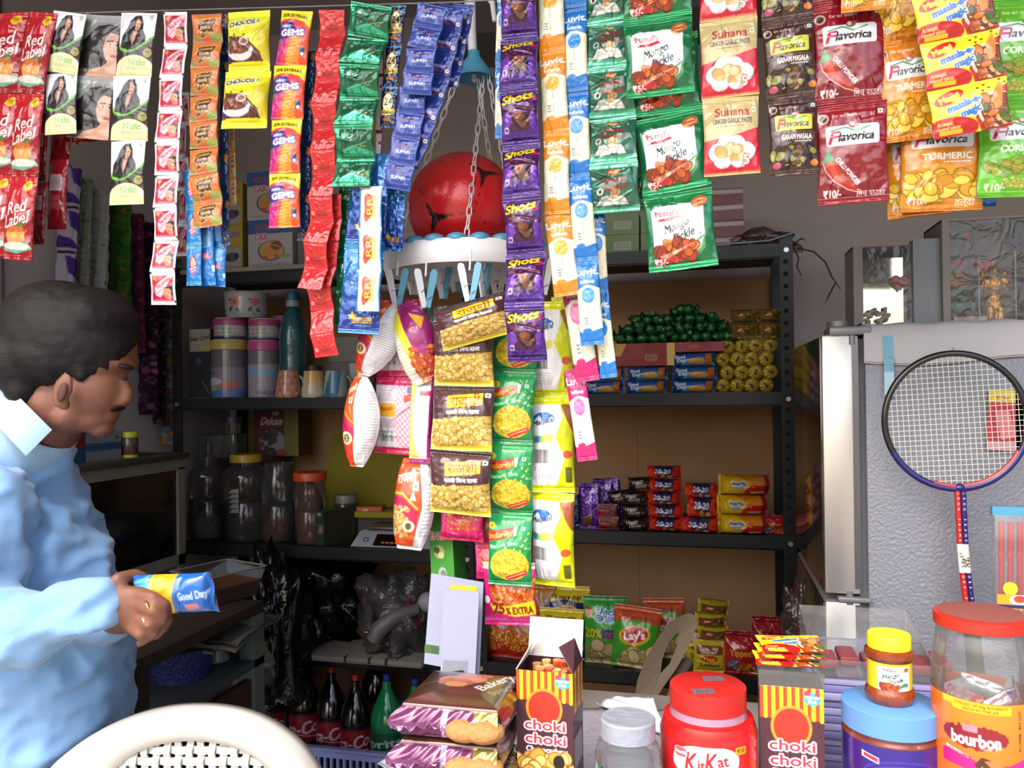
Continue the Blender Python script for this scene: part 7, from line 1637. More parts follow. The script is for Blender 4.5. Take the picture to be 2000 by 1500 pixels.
mb = MB(); Bp(mb, 231, 799, 1.266, 11, 4, 24, 25); ob('moustache', mb.make('moustache', hairm), pb_)
mb = MB(); Bp(mb, 121, 766, 1.188, 9, 20, 4, -18); ob('ear_hollow', mb.make('ear_hollow', mat('ear_shade', 0x4e2c20, .7)), pb_)  # darker skin colour stands in for the shade inside the ear
shm = mat('shirt_blue', 0x7ba2cb, .85, sheen=.3, bump=.25, bscale=700, bdist=.0006, spec=.2)
def fold(c):
    q = Vector((c.x*3+c.z*2, c.y*3, c.z*5-c.x*3)); return .012*noise.noise(q*1.6)+.009*(1-3*abs(noise.noise(q*2.6)))+.005*(1-3*abs(noise.noise(q*5.5+Vector((3, 1, 2)))))-.006
def shirt(mb):
    torso(mb, [(900, 20, 70, 90), (925, 22, 105, 118), (960, 26, 128, 140), (1010, 32, 145, 150), (1080, 42, 160, 152), (1160, 52, 176, 155), (1250, 62, 190, 158), (1340, 64, 190, 158), (1430, 60, 184, 158), (1560, 58, 186, 160), (1640, 58, 190, 162)])
    Lp(mb, [(84, 886, 1.30, 50), (40, 925, 1.31, 96)])
    Lp(mb, [(-30, 985, 1.20, 92), (-70, 1215, 1.13, 86), (60, 1222, 1.10, 72), (186, 1187, 1.095, 54)]); mb.cyl(C(150, 1196, 1.097), C(194, 1185, 1.094), 60*1.1/F, 57*1.1/F, seg=24)
    Lp(mb, [(60, 985, 1.45, 84), (130, 1180, 1.42, 70), (180, 1196, 1.30, 58), (216, 1204, 1.23, 50)])
ob('shirt', remeshed('shirt', shirt, .007, shm, 3, fold), pb_)
cufm = mat('shirt_sunlit', 0x9fbfd8, .85, sheen=.3, spec=.2)  # collar cloth paler than the shirt: sunlight on it put into the colour
# collar: a turned down band round the neck
A, Bn = C(74, 812, 1.29), C(14, 872, 1.30); ax = (Bn-A).normalized(); L_ = (Bn-A).length; q_ = ax.to_track_quat('Z', 'Y').to_matrix().to_4x4()
mb = MB(); n = 48
pr = [(84, 0), (87, .02), (89, .06), (104, .9), (106, .98), (100, 1.0), (96, .9), (82, .1)]
mb.lathe([(r*1.29/F, z*L_) for r, z in pr]+[(84*1.29/F, 0)], 48, M=T(A) @ q_)
G_ = []
for ly in (0, 3):          # turned down flap wrapped round the near side of the neck
    for si in range(15):
        s_ = -97+si*(136/14)
        for ti in range(6):
            t_ = ti/5*(68+4*si/14); R_c = 98+ti*3.2-ly; x_ = 74+.707*(s_-t_); y_ = 812+.707*(s_+t_)
            G_.append(mb.b.verts.new(C(x_, y_, 1.29-math.sqrt(max(R_c**2-s_**2, 40))*1.29/F)))
def gi(l, a, b): return G_[l*90+a*6+b]
for a in range(14):
    for b in range(5):
        for l in (0, 1): mb.b.faces.new((gi(l, a, b), gi(l, a+1, b), gi(l, a+1, b+1), gi(l, a, b+1)))
    for b in (0, 5): mb.b.faces.new((gi(0, a, b), gi(0, a+1, b), gi(1, a+1, b), gi(1, a, b)))
for b in range(5):
    for a in (0, 14): mb.b.faces.new((gi(0, a, b), gi(0, a, b+1), gi(1, a, b+1), gi(1, a, b)))
o = ob('collar', mb.make('collar', cufm), pb_)
sk = MB(); 
for t in (0, 1): pass
trm = mat('trousers', 0x2a2a30, .85, spec=.2)
def trous(mb):
    mb.ball(hip+Vector((0, 0, -.02)), .145, 20, sc=(1.05, 1.1, .8))
    for s in (-1, 1): a = hip+Vector((0, s*.085, 0)); mb.cyl((a.x, a.y, .07), (a.x, a.y, a.z), .075, .11, seg=18)
ob('trousers', remeshed('trousers', trous, .012, trm, 3), pb_)
for s in (-1, 1): a = hip+Vector((0, s*.085, 0)); ob('shoe', MB().ball((a.x+.06, a.y, .035), .05, 16, sc=(2.4, .95, .75)).make('shoe', mat('shoe', 0x1c1714, .5)), pb_)
def ring_at(px, py, d, r, t, colr, nm, tilt=0):
    k = d/F; M = T(C(px, py, d)) @ RC @ RZ(tilt) @ RY(70); mb = MB(); mb.tube([M @ Vector((r*k*math.cos(a), r*k*math.sin(a), 0)) for a in [i*math.pi/12 for i in range(24)]], t, 8, closed=True); ob(nm, mb.make(nm, colr), pb_)
ring_at(292, 1186, 1.082, 13.5, .0022, mat('gold', 0xe8b860, .2, 1), 'ring', 25); ring_at(285, 1215, 1.086, 13, .0018, mat('silver', 0xe0e0e4, .2, 1), 'ring', 30)
# the packet in his hand
gd = K['goodday']; c0, c1 = C(262, 1160, 1.125), C(418, 1156, 1.10); cc = (c0+c1)/2; W_ = (c1-c0).length
x = (c1-c0).normalized(); z = Vector((0, -.25, 1)); z = (z-x*z.dot(x)).normalized(); y = z.cross(x); M = Matrix((x, y, z)).transposed().to_4x4(); M.translation = cc
hb = Cv(96, .46, 0x1c5aa8); hb.poly([(.3, 0), (.62, 0), (.55, .46), (.34, .46)], 0xd8981c); hb.ell(.46, .3, .12, .12, 0xe8b838); hb.poly([(.0, .08), (.28, .0), (.3, .1), (.05, .22)], 0x58b0e8); hb.text('Good Day', .8, .2, .09, 0xb8c8e8, w=.3, bold=.008); hb.rect(.7, .3, .84, .38, 0xb8686c); hb2 = packet('biscuit_packet', hb, T_=.16, seed=77, cr=.02, seal=.05, hs=True, mt=FOIL)
o = ob('biscuit_packet', hb2, None, M @ S3(W_, W_, W_)); tag(o, 'blue and yellow biscuit packet held in the man\'s hand', 'biscuit packet')

# ================================================================== white monobloc chair in front
YC = 1.0; chm = mat('white_chair', 0xc2c0b9, .45, var=.08, vscale=9, bump=.1, bscale=90, bdist=.001)
e = emp('plastic_chair', Vector((Q(350, 1500, YC).x, YC, 0)), 'white plastic garden chair with woven lattice back in the foreground', 'chair')
def lc3(px, py, dy=0): p = Q(px, py, YC); return Vector((p.x-e.location.x, dy, p.z))
outp = [(30, 1800), (52, 1600), (88, 1512), (135, 1464), (200, 1424), (270, 1398), (340, 1386), (420, 1388), (490, 1406), (548, 1440), (590, 1482), (625, 1545), (650, 1650), (660, 1800)]
inp = [(180, 1800), (190, 1600), (215, 1520), (240, 1490), (268, 1472), (310, 1457), (360, 1450), (412, 1452), (458, 1462), (496, 1480), (528, 1508), (550, 1560), (560, 1650), (565, 1800)]
def smoothpts(P, n):
    P = [Vector(p) for p in P]; L = [0]
    for a, b in zip(P, P[1:]): L.append(L[-1]+(b-a).length)
    o_ = []
    for i in range(n):
        d = L[-1]*i/(n-1); j = max(0, min(len(P)-2, next((q for q in range(len(P)-1) if d <= L[q+1]+1e-6), len(P)-2)))
        t = (d-L[j])/(L[j+1]-L[j]); p0, p1, p2, p3 = P[max(j-1, 0)], P[j], P[j+1], P[min(j+2, len(P)-1)]
        o_.append(.5*((2*p1)+(p2-p0)*t+(2*p0-5*p1+4*p2-p3)*t*t+(3*p1-p0-3*p2+p3)*t**3))
    return o_
n = 72; OA, IA = smoothpts(outp, n), smoothpts(inp, n); V = []; Fc = []
sect = [(0, .012), (.03, -.004), (.12, -.012), (.4, -.015), (.75, -.010), (.93, -.004), (.97, .0), (1, .006), (1, .02), (.5, .02), (.0, .026)]
for a, b in zip(OA, IA):
    for t, y in sect: q = a.lerp(b, t); V.append(lc3(q.x, q.y, y))
ns = len(sect)
for i in range(n-1):
    for j in range(ns): Fc.append((i*ns+j, i*ns+(j+1) % ns, (i+1)*ns+(j+1) % ns, (i+1)*ns+j))
ob('back_frame', mesh('back_frame', V, Fc, chm), e)
def inner_y(px):      # lattice top edge for a pixel column
    for a, b in zip(IA, IA[1:]):
        if a.x <= px <= b.x and b.x > a.x: return a.y+(b.y-a.y)*(px-a.x)/(b.x-a.x)
    return None
mb = MB()
def strap(pts, w, horizontal):
    """woven strap through points (px,py,dy)"""
    P = [lc3(a, b, c) for a, b, c in pts]; k = mpp(Q(350, 1480, YC))*w/2; off = Vector((0, 0, k)) if horizontal else Vector((k, 0, 0))
    vs = [[mb.b.verts.new(p+off*s+Vector((0, t, 0))) for s, t in ((-1, 0), (1, 0), (1, .0025), (-1, .0025))] for p in P]
    for A_, B_ in zip(vs, vs[1:]):
        for i in range(4): mb.b.faces.new((A_[i], A_[(i+1) % 4], B_[(i+1) % 4], B_[i]))
sp = 22
for ix, px in enumerate(range(212, 560, sp)):
    y0 = inner_y(px)
    if y0 is None: continue
    strap([(px-(yy-1500)*.02, yy, .004+.0035*math.sin(math.pi*(ix+(yy-1460)/sp))) for yy in np.arange(y0-4, 1790, sp/2)], 15, False)
for iy, py in enumerate(range(1468, 1790, sp)):
    xs = [px for px in np.arange(190, 560, sp/2) if (inner_y(px) or 9999) < py]
    if len(xs) > 2: strap([(xs[0]-8, py, .006)]+[(px, py, .004-.0035*math.sin(math.pi*((px-212)/sp+iy+.36))) for px in xs]+[(xs[-1]+8, py, .006)], 15, True)
ob('lattice', mb.make('lattice', chm, False), e)
sw = .21
ob('seat', MB().box(-sw, -.40, .41, sw, .02, .435, bev=.01).make('seat', chm), e)
for sx in (-1, 1):
    for yy in (-.38, 0): ob('leg', MB().cyl((sx*(sw+.01), yy, 0), (sx*(sw-.03), yy*.95, .42), .016, .024, seg=14).make('leg', chm), e)
    ob('armrest', MB().tube([Vector((sx*sw, -.01, .62)), Vector((sx*(sw+.02), -.15, .64)), Vector((sx*(sw+.02), -.33, .63)), Vector((sx*(sw), -.36, .43))], .018, 10).make('armrest', chm), e)

# ================================================================== on the counter
def d_choki():
    c = Cv(116, 2.55, 0x45202a)
    for i in range(8): x = .02+i*.124; c.rect(x-.02, 0, x+.042, .5, 0xc8401c); c.rect(x+.042, 0, x+.104, .48+.02*(i % 2), 0xf0d81c); c.ell(x+.073, .48+.02*(i % 2), .031, .03, 0xf0d81c)
    c.rect(-.1, 0, .03, .5, 0xc8401c)
    c.ell(.49, .62, .32, .33, 0xe08a28); c.ell(.49, .62, .275, .285, 0xd02c1c)
    c.ell(.82, .17, .13, .1, 0x3a9ac8); c.ell(.74, .09, .05, .05, 0xc83a5a); c.ell(.9, .1, .04, .04, 0xc83a5a); c.text('Hygienic', .82, .14, .05, 0xf0f6fa, w=.2, bold=.006); c.text('Pack', .82, .21, .05, 0xf0f6fa, w=.13, bold=.006)
    c.text('choki', .5, .9, .16, 0xb82c40, w=.7, bold=.014, out=0xf6eef0, ow=.035); c.text('choki', .51, 1.13, .16, 0xb82c40, w=.7, bold=.014, out=0xf6eef0, ow=.035); c.text('Chococashew', .53, 1.31, .09, 0xf0eaec, w=.72, bold=.01)
    c.blobs(-.02, 1.42, 1.02, 1.8, 30, .08, .12, [0xe8b85a, 0xd8a040, 0xf0cc78], 4, 0x9a6420, 1.5); c.ell(.74, 1.5, .1, .12, 0x1c1416); return c
def d_chokiside():
    c = Cv(34, 3.4, 0x3c1a22)
    for i in range(3): c.rect(i*.36, 0, i*.36+.16, .95, 0xb03a1c); c.rect(i*.36+.16, 0, i*.36+.34, .95, 0xd0b81c)
    c.lines(.1, .2, .9, .9, 9, 0x6a2a20, .3); c.rect(.1, 1.5, .9, 2.2, 0x9098a0); c.lines(.1, 1.1, .9, 1.4, 4, 0x8a7078, .4); return c
ck, cks = d_choki(), d_chokiside()
def chokibox(label, px0, px1, ytop, Y, rz, dpx=34, opened=True):
    z = ZK; pt = Q((px0+px1)/2, ytop, Y); k = mpp(pt); w = (px1-px0)*k; h = pt.z-z; d = .055
    e = emp('snack_box', Vector((pt.x, Y+d/2, z)), label, 'box', 'maroon snack boxes with striped tops on the counter', math.radians(rz))
    hh = w*ck.hr
    ob('carton', pbox('carton', w, h, d, ck, 0x3c1a22, 0x3c1a22, cks, notop=True), e)
    if opened:
        def flap(P, m_, nm='flap'):
            v = [Vector(q) for q in P]; nrm = (v[1]-v[0]).cross(v[2]-v[0]).normalized()*.0006; V = [q+nrm for q in v]+[q-nrm for q in v]; nn = len(v)
            ob(nm, mesh(nm, V, [tuple(range(nn)), tuple(range(nn, 2*nn))[::-1]]+[(i, (i+1) % nn, nn+(i+1) % nn, nn+i) for i in range(nn)], m_, smooth=False), e)
        wc = mat('card_white', 0xcfc8c2, .7, spec=.2); mc = mat('card_maroon', 0x43202a, .5)
        flap([(-w/2, d/2, h), (w/2, d/2, h), (w/2*1.0, d/2+.012, h+.046), (-w/2*1.0, d/2+.012, h+.046)], wc)
        flap([(-w/2, -d/2, h), (-w/2, d/2, h), (-w/2+.014, d/2-.006, h+.034), (-w/2+.016, -d/2+.03, h+.03)], wc, 'side_flap')
        flap([(w/2, -d/2, h), (w/2, d/2, h), (w/2-.005, d/2-.02, h+.032), (w/2-.02, -d/2+.014, h+.026)], mc, 'side_flap')
        mb = MB(); R_ = random.Random(3)
        for i in range(14): a = Vector((R_.uniform(-w*.42, w*.42), R_.uniform(-d*.3, d*.3), h-.004)); mb.cyl(a+Vector((0, 0, -.05)), a+Vector((R_.uniform(-.004, .004), 0, R_.uniform(.0, .006))), .005, .006, seg=8, mi=i % 3)
        ob('stick_sachets', mb.make('stick_sachets', [mat('stick_a', 0xb8763a, .3, .3), mat('stick_b', 0xc04a2a, .3, .2), mat('stick_c', 0xd0b06a, .3, .4)]), e)
    return e, w, h, d
chokibox('maroon snack box with striped top and open white flap, beside the cookie packets', 1008, 1122, 1312, .95, -3)
e2, w2, h2, d2 = chokibox('maroon snack box with striped top, carrying yellow sachets, right of the red jar', 1487, 1606, 1342, .95, -1, opened=False)
kk = mpp(e2.location+Vector((0, 0, h2)))
ob('film_wrap', MB().box(-w2/2-.001, -d2/2-.001, h2-.001, w2/2+.001, d2/2+.001, h2+.018).make('film_wrap', CLEAR), e2)
mg = K['magic']
for i in range(3):
    s = mg; pz = e2.location.z+h2+.024+.007*i
    o = ob('spice_sachet', s); tag(o, ['lowest', 'middle', 'topmost'][i]+' yellow spice sachet lying on the striped snack box', 'sachet', 'yellow sachets on the snack box')
    o.matrix_world = T(e2.location.x-.003+.003*i, e2.location.y-.004+.006*i, pz) @ RZ(3+i*3) @ RX(-88+2*i) @ S3(w2*1.06, w2*.6, w2*1.0)
# cookie packets
def d_cooktop():
    c = Cv(150, .9, 0x3a1e1a); c.grad(0, 0, 1, .9, 0x2c1614, 0x4a2820); c.ell(.45, .3, .26, .12, 0xb0663a, rot=6); c.ell(.4, .38, .2, .1, 0x9a5430); c.ell(.42, .44, .12, .07, 0xb87848); c.ell(.55, .16, .2, .08, 0xa86038)
    c.text('Bakery', .8, .3, .13, 0xb8b4b8, w=.5, rot=62, bold=.01); c.text('Special', .92, .42, .1, 0x8a7c7c, w=.4, rot=62); c.line([(0, .5), (.3, .3), (.36, .2)], .02, 0x5a5a28); return c
def d_cookfront():
    c = Cv(150, .3, 0x6a3258, .25); c.speck(.15, 3, 6); c.rect(.44, 0, .5, .3, 0xb8a8d0, m=.5); c.rect(.76, 0, 1, .16, 0xa89a50, m=.6); c.rect(.47, .2, .76, .3, 0x8a5a34); return c
dct, dcf = d_cooktop(), d_cookfront()
cs = Cv(60, .3, 0x2c1614); cs.lines(.1, .08, .8, .22, 3, 0x8a7c70, .3)
hC = .0412; nC = 4; pC = SX(908, ZK, .93); wC = 186*mpp(Q(885, 1450, .93))
def cookiepack(i):
    z0 = ZK+i*(hC+.0006); l = ['lowest', 'second lowest', 'second highest', 'topmost'][i]
    e = emp('cookie_packet', Vector((pC.x+[.004, 0, -.004, 0][i], .93, z0)), l+' purple and brown cookie packet in the stack on the counter', 'cookie packet', 'cookie packets stacked on the counter', math.radians([1, -3, 2, 0][i]))
    # soft brick: rounded box with printed faces
    w, d, h = wC, .11, hC; N = 40
    parts_ = []
    def patch(cv, fn):
        nx, ny = cv.nx, cv.ny; u, v = np.meshgrid(np.linspace(0, 1, nx), np.linspace(0, 1, ny)); P = fn(u, v); idx = np.arange(nx*ny).reshape(ny, nx)
        return P.reshape(-1, 3), np.stack([idx[:-1, :-1], idx[1:, :-1], idx[1:, 1:], idx[:-1, 1:]], -1).reshape(-1, 4), cv.grid().reshape(-1, 4)
    def edge(u): return np.clip(4*u*(1-u), 0, 1)**.35
    rs = np.random.RandomState(i+5); ph = rs.rand(8)*6
    def wr(u, v): return .0022*np.sin(u*19+ph[0]+3*v)*np.sin(v*5+ph[1])+.0007*np.sin(u*57+v*17+ph[2])
    zt = lambda u, v: h*(.80+.20*np.minimum(edge(u), edge(v)))
    top = patch(dct, lambda u, v: np.stack([(u-.5)*w, d/2-v*d, zt(u, v)], -1))
    def fr_(u, v):
        s = np.sin(np.pi*v); zz = h*.80*(1-v); y = -d/2-.010*s-wr(u, v)*(s > .1); x = (u-.5)*w*(1+.03*s)-.012*(u < .12)*(1-u/.12)*s; return np.stack([x, y, zz], -1)
    front = patch(dcf, fr_)
    side = patch(cs, lambda u, v: np.stack([np.full_like(u, w/2)+.006*np.sin(np.pi*v)*edge(u), -d/2+u*d, h*.80*(1-v)], -1))
    sl = patch(_flat(0x4a2438), lambda u, v: np.stack([np.full_like(u, -w/2), d/2-u*d, h*.8*(1-v)], -1)); bk = patch(_flat(0x3a1e1a), lambda u, v: np.stack([(.5-u)*w, np.full_like(u, d/2), h*.8*(1-v)], -1)); bt = patch(_flat(0x3a1e1a), lambda u, v: np.stack([(u-.5)*w, -d/2+v*d, np.zeros_like(u)], -1))
    V, Fq, Cc, n0 = [], [], [], 0
    for a, b, c in (top, front, side, sl, bk, bt): V.append(a); Fq.append(b+n0); Cc.append(c); n0 += len(a)
    ob('wrapper', mesh('wrapper', np.concatenate(V), np.concatenate(Fq), FOIL, np.concatenate(Cc)), e)
    mb = MB(); nn = 22
    vs = []
    for q in range(nn): t = q/(nn-1); x = -w/2-.012+t*(w*.62); y = -d/2-.012-.014*math.sin(math.pi*min(t*1.4, 1)); vs.append(((x, -d/2-.004, h*.45), (x-.003, y, h*.42+.004*math.sin(q*1.7))))
    V = [p for a in vs for p in a]+[(p[0], p[1], p[2]-.001) for a in vs for p in a]; m2 = 2*nn; Fc = []
    for q in range(nn-1): Fc += [(2*q, 2*q+1, 2*q+3, 2*q+2), (m2+2*q, m2+2*q+2, m2+2*q+3, m2+2*q+1), (2*q+1, m2+2*q+1, m2+2*q+3, 2*q+3)]
    ob('seal', mesh('seal', V, Fc, mat('purple_foil', 0x8a5a80, .2, .5, bump=.4, bscale=60)), e)
    for x in (.17, .36): 
        o = ob('cookie', MB().ball((0, 0, 0), .024, 20, sc=(1, .8, .55)).make('cookie', mat('cookie', 0xb8834c, .8, var=.25, vscale=120, bump=.4, bscale=150)), e, T(x*w, -d/2-.002, h*.3))
for i in range(nC): cookiepack(i)
# white paper under the stack
whp = mat('white_sheet', 0xc4c6d4, .8, spec=.2)
o = ob('paper_sheet', paper('paper_sheet', [QZ(738, 1490, ZK+.002), QZ(860, 1560, ZK+.002), QZ(1000, 1420, ZK+.002), QZ(880, 1400, ZK+.002)], .001, whp, .001, 2)); tag(o, 'white paper sheet under the cookie packets', 'paper')
o = ob('newspaper', paper('newspaper', [QZ(1120, 1520, ZK+.004), QZ(1330, 1520, ZK+.004), QZ(1330, 1385, ZK+.004), QZ(1115, 1385, ZK+.004)], .003, mat('newsprint_light', 0x9c98a4, .9, var=.35, vscale=80, stretch=(1, 4, 1), spec=.1), .003, 5)); tag(o, 'folded newspaper lying on the counter between snack box and red jar', 'newspaper')
o = ob('paper_sheet', paper('paper_sheet', [QZ(1165, 1372, ZK+.012), QZ(1300, 1440, ZK+.008), QZ(1276, 1362, ZK+.035), QZ(1200, 1362, ZK+.012)], .0008, whp, .006, 6)); tag(o, 'curled white paper behind the small clear jar', 'paper')
# price card and green box above the cookies
Yc_ = 1.17; p = Q(884, 1342, Yc_)
def card_(label, pts, Y, th, m_, nm='card', kids=()):
    P = [Q(x, y, Y) for x, y in pts]; o0 = Vector((P[0].x, Y, ZK)); e = emp(nm, o0, label, 'card')
    ob('sheet', MB().prism([(q.x-o0.x, q.z-o0.z) for q in P], 0, th).make('sheet', m_), e)
    for (kn, kp, km, dy) in kids:
        R_ = [Q(x, y, Y) for x, y in kp]; ob(kn, MB().prism([(q.x-o0.x, q.z-o0.z) for q in R_], -dy-.0006, -dy).make(kn, km), e)
    return e
wcard = mat('white_card', 0x9296ac, .6)  # white cards greyed: the shade they stand in is put into the colour
card_('tall blank white card standing behind the cookie packets', [(866, 1150), (936, 1156), (922, 1440), (856, 1440)], 1.15, .002, wcard, kids=[('clear_pocket', [(866, 1288), (914, 1290), (910, 1330), (862, 1330)], CLEAR, .001), ('herb_sprig', [(872, 1318), (884, 1311), (904, 1308), (908, 1312), (902, 1322), (878, 1322)], mat('dark_herb', 0x2a1c22, .8, var=.5, vscale=200), .0018)])
card_('wider white card behind the tall one, with a small green picture strip', [(842, 1120), (944, 1138), (936, 1316), (828, 1296)], 1.18, .003, wcard, kids=[('picture', [(830, 1258), (858, 1262), (857, 1278), (829, 1274)], mat('pic_green', 0x4a6a3c, .6, var=.4, vscale=60), .0), ('yellow_note', [(880, 1142), (932, 1146), (930, 1160), (878, 1158)], mat('note_yellow', 0xc8b81c, .6), .0)])
def d_eno():
    c = Cv(64, 2.4, 0x3c8a24); c.grad(0, 0, 1, 2.4, 0x4c7a20, 0x2c8a28)
    c.text('ENO', .35, .8, .22, 0xb8303a, w=.56, bold=.014, out=0xe8f0e0, ow=.03); c.ell(.4, 1.3, .22, .2, 0xa8a860); c.ell(.3, 1.25, .12, .1, 0x2c4a18); c.ell(.48, 1.4, .12, .1, 0xc8c878); c.ell(.5, 1.95, .17, .19, 0x9aa49c); c.ell(.53, 1.98, .11, .13, 0x6c746c); return c
pe = Q(878, 1143, 1.27); ke = mpp(pe); he = 150*ke
o = ob('antacid_box', pbox('antacid_box', 52*ke, he, 46*ke, d_eno(), 0x2c6a1c, 0x1e5a18, 0x235a1c), None, T(pe.x, 1.27, pe.z) @ RZ(-12) @ RY(-3)); tag(o, 'tall green carton with a red word, hanging just above the white cards', 'box')
mb = MB(); mb.tube([Vector((pe.x, 1.27, pe.z+he)), Q(884, 900, 1.28), Q(884, 560, 1.32)], .0006, 5); ob('string', mb.make('string', mat('cord')), o, o.matrix_world.inverted())
# jars
def jar(label, px, Y, wpx, ytop, lidh, lidcol, art, bodycol, name='jar', neck=.86, top=.7, lab=(.08, .72), clear=None, lidm=None, z=None, lidw=None, base=None, span=124, sy=1., off=0):
    z = ZK if z is None else z; pt = Q(px, ytop, Y); k = mpp(pt); H = pt.z-z; r = wpx*k/2; lh = lidh*k; lw = (lidw*k/2) if lidw else r*neck*1.04
    e = emp(name, Vector((pt.x, Y, z)), label, 'jar'); hb = H-lh
    pr = [(lw*.93, H-.003), (lw*.93, hb-.003), (lw*.95, hb-.006), (r*.93, hb*(top+.6*(1-top))), (r, hb*top), (r, .012), (r*.94, .001), (0, .001)]
    ob('body', lathe('body', pr, clear or mat('jar_%06x' % bodycol, bodycol, .25, coat=.5), 56), e)
    ob('lid', lathe('lid', [(0, H), (lw*.94, H), (lw, H-.002), (lw, hb+.001), (lw*.95, hb)], lidm or mat('lid_%06x' % lidcol, lidcol, .45, bump=.15, bscale=90, bdist=.002), 56), e)
    if art is not None:
        arc = r*math.radians(span); zl = lab[1]*hb; z1 = zl+off*arc; z0 = z1-art.hr*sy*arc; ob('label', plathe('label', [(r*1.006, zl), (r*1.006, max(z0, .012, lab[0]*hb))], art, -span/2, span/2, base if base is not None else bodycol, seg=int(art.nx*360/span), mt=mat('label_gloss', rough=.3, coat=.6, attr=True), z0=z0, z1=z1), e)
    return e, r, H, hb
def d_kitkat():
    c = Cv(200, .62, 0xc81a1c); c.ell(.47, .4, .33, .2, 0xe9e9f4, rot=8); c.ell(.47, .4, .325, .195, 0xf2eef4); c.ell(.47, .4, .30, .172, 0xe4e4f2)
    c.ell(.5, .52, .3, .2, 0xc81a1c, 0); c.text('K', .34, .40, .22, 0xc41c20, w=.1, bold=.01, shear=.1); c.text('it', .435, .42, .13, 0xc41c20, w=.06, bold=.008); c.text('K', .53, .38, .22, 0xc41c20, w=.1, bold=.01, shear=.1); c.text('at', .635, .36, .13, 0xc41c20, w=.1, rot=6, bold=.008)
    c.rrect(.16, .26, .30, .38, .04, 0xe8dce4); c.rrect(.167, .267, .293, .373, .035, 0xb0505a); c.text('Nestl\u00e9', .23, .32, .045, 0xf0eaf0, w=.11, bold=.004); c.rrect(.76, .22, .88, .31, .01, 0xd8981c); c.text('\u20b910', .82, .265, .05, 0x5a2008, w=.08, bold=.004)
    c.poly([(.52, .62), (.56, .5), (.66, .48), (.7, .62)], 0x7a4424); c.line([(.58, .5), (.57, .62)], .01, 0xc08850); c.line([(.64, .49), (.64, .62)], .01, 0xc08850); return c
e, r, H, hb = jar('big red plastic jar with a red lid and white oval logo', 1382, .95, 184, 1334, 44, 0xb9201c, d_kitkat(), 0xc81a1c, lab=(.05, .84), neck=.76, top=.85, off=.17, sy=.8)
ob('neck_band', lathe('neck_band', [(r*.775, hb+.001), (r*.80, hb-.006), (r*.82, hb-.012)], mat('band_clear', 0x9a7a90, .15, coat=.5), 48), e)
for x, y in ((-.012, -.026), (.010, .012)): ob('tape', MB().box(x-.012, y-.007, H+.0004, x+.012, y+.007, H+.001).make('tape', mat('mesh_tape', 0x7a6a72, .5, var=.6, vscale=400)), e, RZ(15))
def d_cool():
    c = Cv(140, .34, 0x231c80); c.rect(.74, .02, 1, .34, 0x1c8a3c); c.lines(.78, .1, .96, .2, 3, 0xc8e0c8, .4); c.rect(0, 0, .12, .34, 0x1c7a6a); c.text('2', .1, .1, .09, 0xd0e8e0, bold=.006); c.text('Now looking as', .52, .06, .035, 0xc8c8e8, w=.26, bold=.002); c.text('COOL', .56, .15, .08, 0xe0e0f0, w=.2, bold=.008); c.poly([(0, 0), (.4, .04), (.7, 0)], 0x231c80); return c
e, r, H, hb = jar('small clear jar with frosted grey lid and blue label', 1226, .9, 128, 1400, 38, 0x8e94a0, d_cool(), 0x8890a0, lab=(.02, .82), neck=.80, top=.86, clear=CLEAR, lidm=mat('frosted_lid', 0x8f94a0, .35, bump=.3, bscale=60))
ob('contents', lathe('contents', [(0, hb*.45), (r*.9, hb*.43), (r*.9, .006), (0, .005)], mat('mint_heap', 0xa8a8b4, .4, var=.5, vscale=50, bump=1, bscale=60), 30), e)
def d_bourb1():
    c = Cv(190, .48, 0x2a1870); c.grad(0, 0, 1, .48, 0x2c1a78, 0x261460)
    for q in range(4): c.ell(.53, .26, .34-.02*q, .17-.02*q, [0x3c2890, 0x2a1870, 0x40309a, 0x2a1870][q])
    c.ell(.53, .26, .25, .12, 0x8a5020); c.ell(.53, .26, .235, .108, 0xc8905a); c.ell(.53, .26, .2, .09, 0x9a5c28); c.ell(.53, .26, .185, .08, 0xd8cdc0); c.ell(.53, .26, .15, .06, 0xe8e4ea); c.text('HIDE & SEEK', .53, .225, .02, 0x3c2c78, w=.14, bold=.002); c.text('Bourbon', .53, .27, .06, 0x2a2438, w=.22, bold=.004)
    c.poly([(.2, .06), (.34, .09), (.34, .14), (.2, .11)], 0xe8e0ec); c.poly([(.21, .07), (.33, .096), (.33, .13), (.21, .1)], 0xc02850); c.lines(.24, .38, .4, .46, 4, 0x9a90c8, .35, 2); c.poly([(.66, .3), (.76, .28), (.78, .42), (.7, .44)], 0x8a5428); c.ell(.95, .22, .07, .08, 0x8a5a38); c.line([(.1, 0), (.1, .48)], .004, 0x5a4aa0); c.rect(0, .3, .05, .42, 0x9aa0b0); return c
e, r, H, hb = jar('wide jar with a flat blue lid and purple label, carrying the pickle jar', 1738, .95, 176, 1368, 46, 0x5a8cc8, d_bourb1(), 0x5a3038, lab=(.1, .95), neck=.97, top=.96, span=150, base=0x2a1870, clear=mat('jar_biscuits', 0x7a3c34, .3, var=.5, vscale=40, coat=.6))
jz = ZK+H
